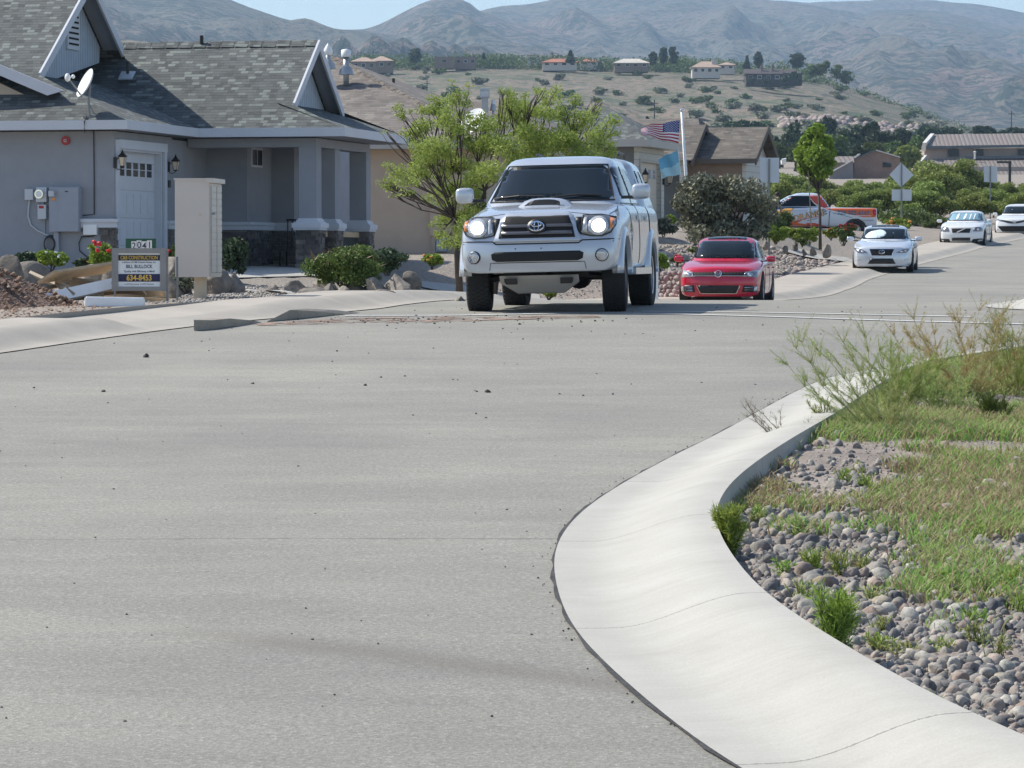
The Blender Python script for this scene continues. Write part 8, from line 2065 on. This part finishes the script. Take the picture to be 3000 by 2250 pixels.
RM = [('pale grey', [(.33, .32, .29), (.42, .40, .36)]), ('dark grey', [(.09, .09, .095), (.14, .135, .135)]), ('mid grey', [(.18, .175, .17), (.24, .23, .215)]), ('pinkish brown', [(.25, .185, .155), (.30, .23, .19)]), ('tan', [(.28, .245, .19), (.34, .30, .24)])]
RM = [(n_, stonemat('river_'+n_.replace(' ', '_'), c_, .8, 16)) for n_, c_ in RM]
for x, y, z, r in items[:300]:
    n_, mt = RM[fr2.choice((0, 0, 1, 1, 2, 2, 2, 3, 4))]
    rock_obj('river_rock', x, y, z, r, mt, f'{n_} rounded river rock in the bed beside the curved kerb', f'{n_} river rocks of the bed', sub=5, tall=.9, sink=.5)
scatter_mesh('river_gravel', [(x, y, z, r) for x, y, z, r in items[300:]], M['rockgrey'], 5, 'smaller mixed river stones filling the bed beside the kerb', 'gravel', sink=.2)
gi = []
for i in range(9000):
    y = 9.5+18*fr2.random()**1.3; x = fr2.uniform(backx(y)+.02, .1475*y+.5); gi.append((x, y, float(BZ(x, y)), fr2.uniform(.005, .013)))
scatter_mesh('fine_gravel', gi, M['rockgrey'], 1, 'fine grit between the river stones', 'gravel')
# grass blades
def blades(n, seed, mat, fn, hmin, hmax, name, label, wd=.0022):
    rs = np.random.RandomState(seed); X = []; 
    while len(X) < n:
        y = 10+23*rs.rand()**.85; x = rs.uniform(backx(y)+.02, .1475*y+.55)
        if rs.rand() < fn(x, y): X.append((x, y))
    X = np.array(X); a = rs.uniform(0, 6.28, n); h = rs.uniform(hmin, hmax, n); le = rs.uniform(.3, 1.7, n)*h; Z = BZ(X[:, 0], X[:, 1])
    b = np.stack([X[:, 0], X[:, 1], Z-.005], -1); dr = np.stack([np.cos(a), np.sin(a), np.zeros(n)], -1); pr = np.stack([-np.sin(a), np.cos(a), np.zeros(n)], -1)*(wd*(1+X[:, 1:2]*.05))
    up_ = np.array([0, 0, 1.0]); mid_ = b+dr*(le*.3)[:, None]+up_*(h*.6)[:, None]; tip = b+dr*le[:, None]+up_*h[:, None]
    V = np.stack([b-pr, b+pr, mid_+pr*.8, mid_-pr*.8, tip], 1).reshape(-1, 3); i = np.arange(n)*5
    Fc = [f for k in i for f in ((k, k+1, k+2, k+3), (k+3, k+2, k+4))]
    o = mk(name, V, Fc, mat); tag(o, label, 'grass', kind='stuff')
def gden(x, y):
    n_ = noise.noise(Vector((x*.8, y*.45, 7)))+.5*noise.noise(Vector((x*2.6, y*1.6, 3)))
    far = min(1, max(0, (y-16.2)/2.2)); right = min(1, max(0, (x-backx(y)-.5)/1.0)); v = n_*1.9+far*1.15+right*.22-.36-.45*min(1, max(0, (15.8-y)/2))
    if x-backx(y) < .25 and y < 18: v -= .6
    return max(0, min(1, v))
blades(80000, 1, M['grass'], lambda x, y: gden(x, y)*(.45 if 18.0 < y < 20.3 else 1)*(.5+.9*max(0, .35+noise.noise(Vector((x*1.7, y*.9, 4))))), .02, .10, 'grass', 'short green and yellow weedy grass over the river rock bed')
blades(58000, 2, M['grassdry'], lambda x, y: max(0, min(1, gden(x, y)*((.75 if 17.6 < y < 20.6 else .3)+.9*max(0, .3+noise.noise(Vector((x*.9+9, y*.6, 2))))))), .02, .10, 'dry_grass', 'straw coloured dry grass among the green weeds')
# individual weeds
def wd(u, v, h, sp, n, ln, mat, lb, seed, lean=(0, 0), ll=.05, lw=.005, side=3, st=None, cat='weed'):
    if h > .5: ln = int(ln*3.2); ll = .026; lwf = .05; side = 5
    else: lwf = .05; ln = int(ln*2); ll *= .8
    p = gp(u, v); return weed('weed', (p.x, p.y, p.z), h, sp, n, ln, mat, lb, seed, lean, lw, ll, cat, st, side, None, lwf)
wd(2130, 1640, .26, .10, 26, 2600, M['weedleaf'], 'bright green bushy weed growing against the inner kerb edge', 1, ll=.045)
wd(2445, 1950, .30, .09, 22, 1500, M['weedleaf'], 'tall bright green weed standing among the rocks near the kerb', 2, ll=.055)
wd(2600, 1290, .80, .62, 18, 5200, M['weedgrey'], 'tall wispy weed leaning left over the kerb', 3, (-.45, 0), .05, .0032, 4, M['wstem'])
wd(2640, 1235, .60, .42, 18, 4600, M['weedleaf'], 'bushy wispy weed between the leaning weed and orange tinted one', 4, (.05, 0), .05, .003, 4, M['wstem'])
wd(2760, 1230, .48, .4, 14, 2600, M['weedgrey'], 'thin wispy weed behind the green grass in the middle distance', 5, (-.2, 0), .05, .003, 4, M['wstem'])
wd(2850, 1190, .84, .75, 20, 5600, leafmat('rusty_weed', [(.34, .40, .12), (.46, .38, .16), (.5, .32, .12), (.36, .42, .15)], .6, .35), 'tall orange tinted wispy weed near the right frame edge', 6, (-.15, 0), .05, .0032, 4, M['wstem'])
wd(2980, 1180, .72, .5, 18, 4600, M['weedleaf'], 'tall green and rust wispy weed cut by the right frame edge', 7, (-.1, 0), .05, .0032, 4, M['wstem'])
wd(2910, 1260, .26, .14, 26, 2200, M['leaf_fine'], 'compact dark green tuft at mid height near the right edge', 8, ll=.05)
wd(2310, 1300, .30, .28, 9, 300, M['leaf_olive'], 'bare dry twiggy weed leaning over the inner kerb', 9, (-.5, 0), .03, .0025, 4, M['leaf_dry'])
wd(2420, 1270, .24, .15, 12, 700, M['weedgrey'], 'small pale weed at the inner kerb edge behind the twiggy one', 10, ll=.04)
wd(2285, 1345, .10, .05, 14, 300, M['leaf_fine'], 'tiny green sprout against the inner face of the kerb', 11, ll=.03)
wk_ = random.Random(8)
for i in range(60):
    u = wk_.uniform(2150, 3000); v = wk_.uniform(1330, 2150); p = gp(u, v)
    if p.x < backx(p.y)+.12: continue
    k = wk_.random(); mt, nm = ((M['weedleaf'], 'small bright green tuft among the river rocks') if k < .5 else (M['weedgrey'], 'small straw coloured tuft among the river rocks'))
    weed('weed_tuft', (p.x, p.y, p.z), wk_.uniform(.05, .11), .06, 12, 160, mt, nm, 100+i, (0, 0), .0025, .03, 'weed', None, 1, group='small tufts among the river rocks, '+('green' if k < .5 else 'straw'))
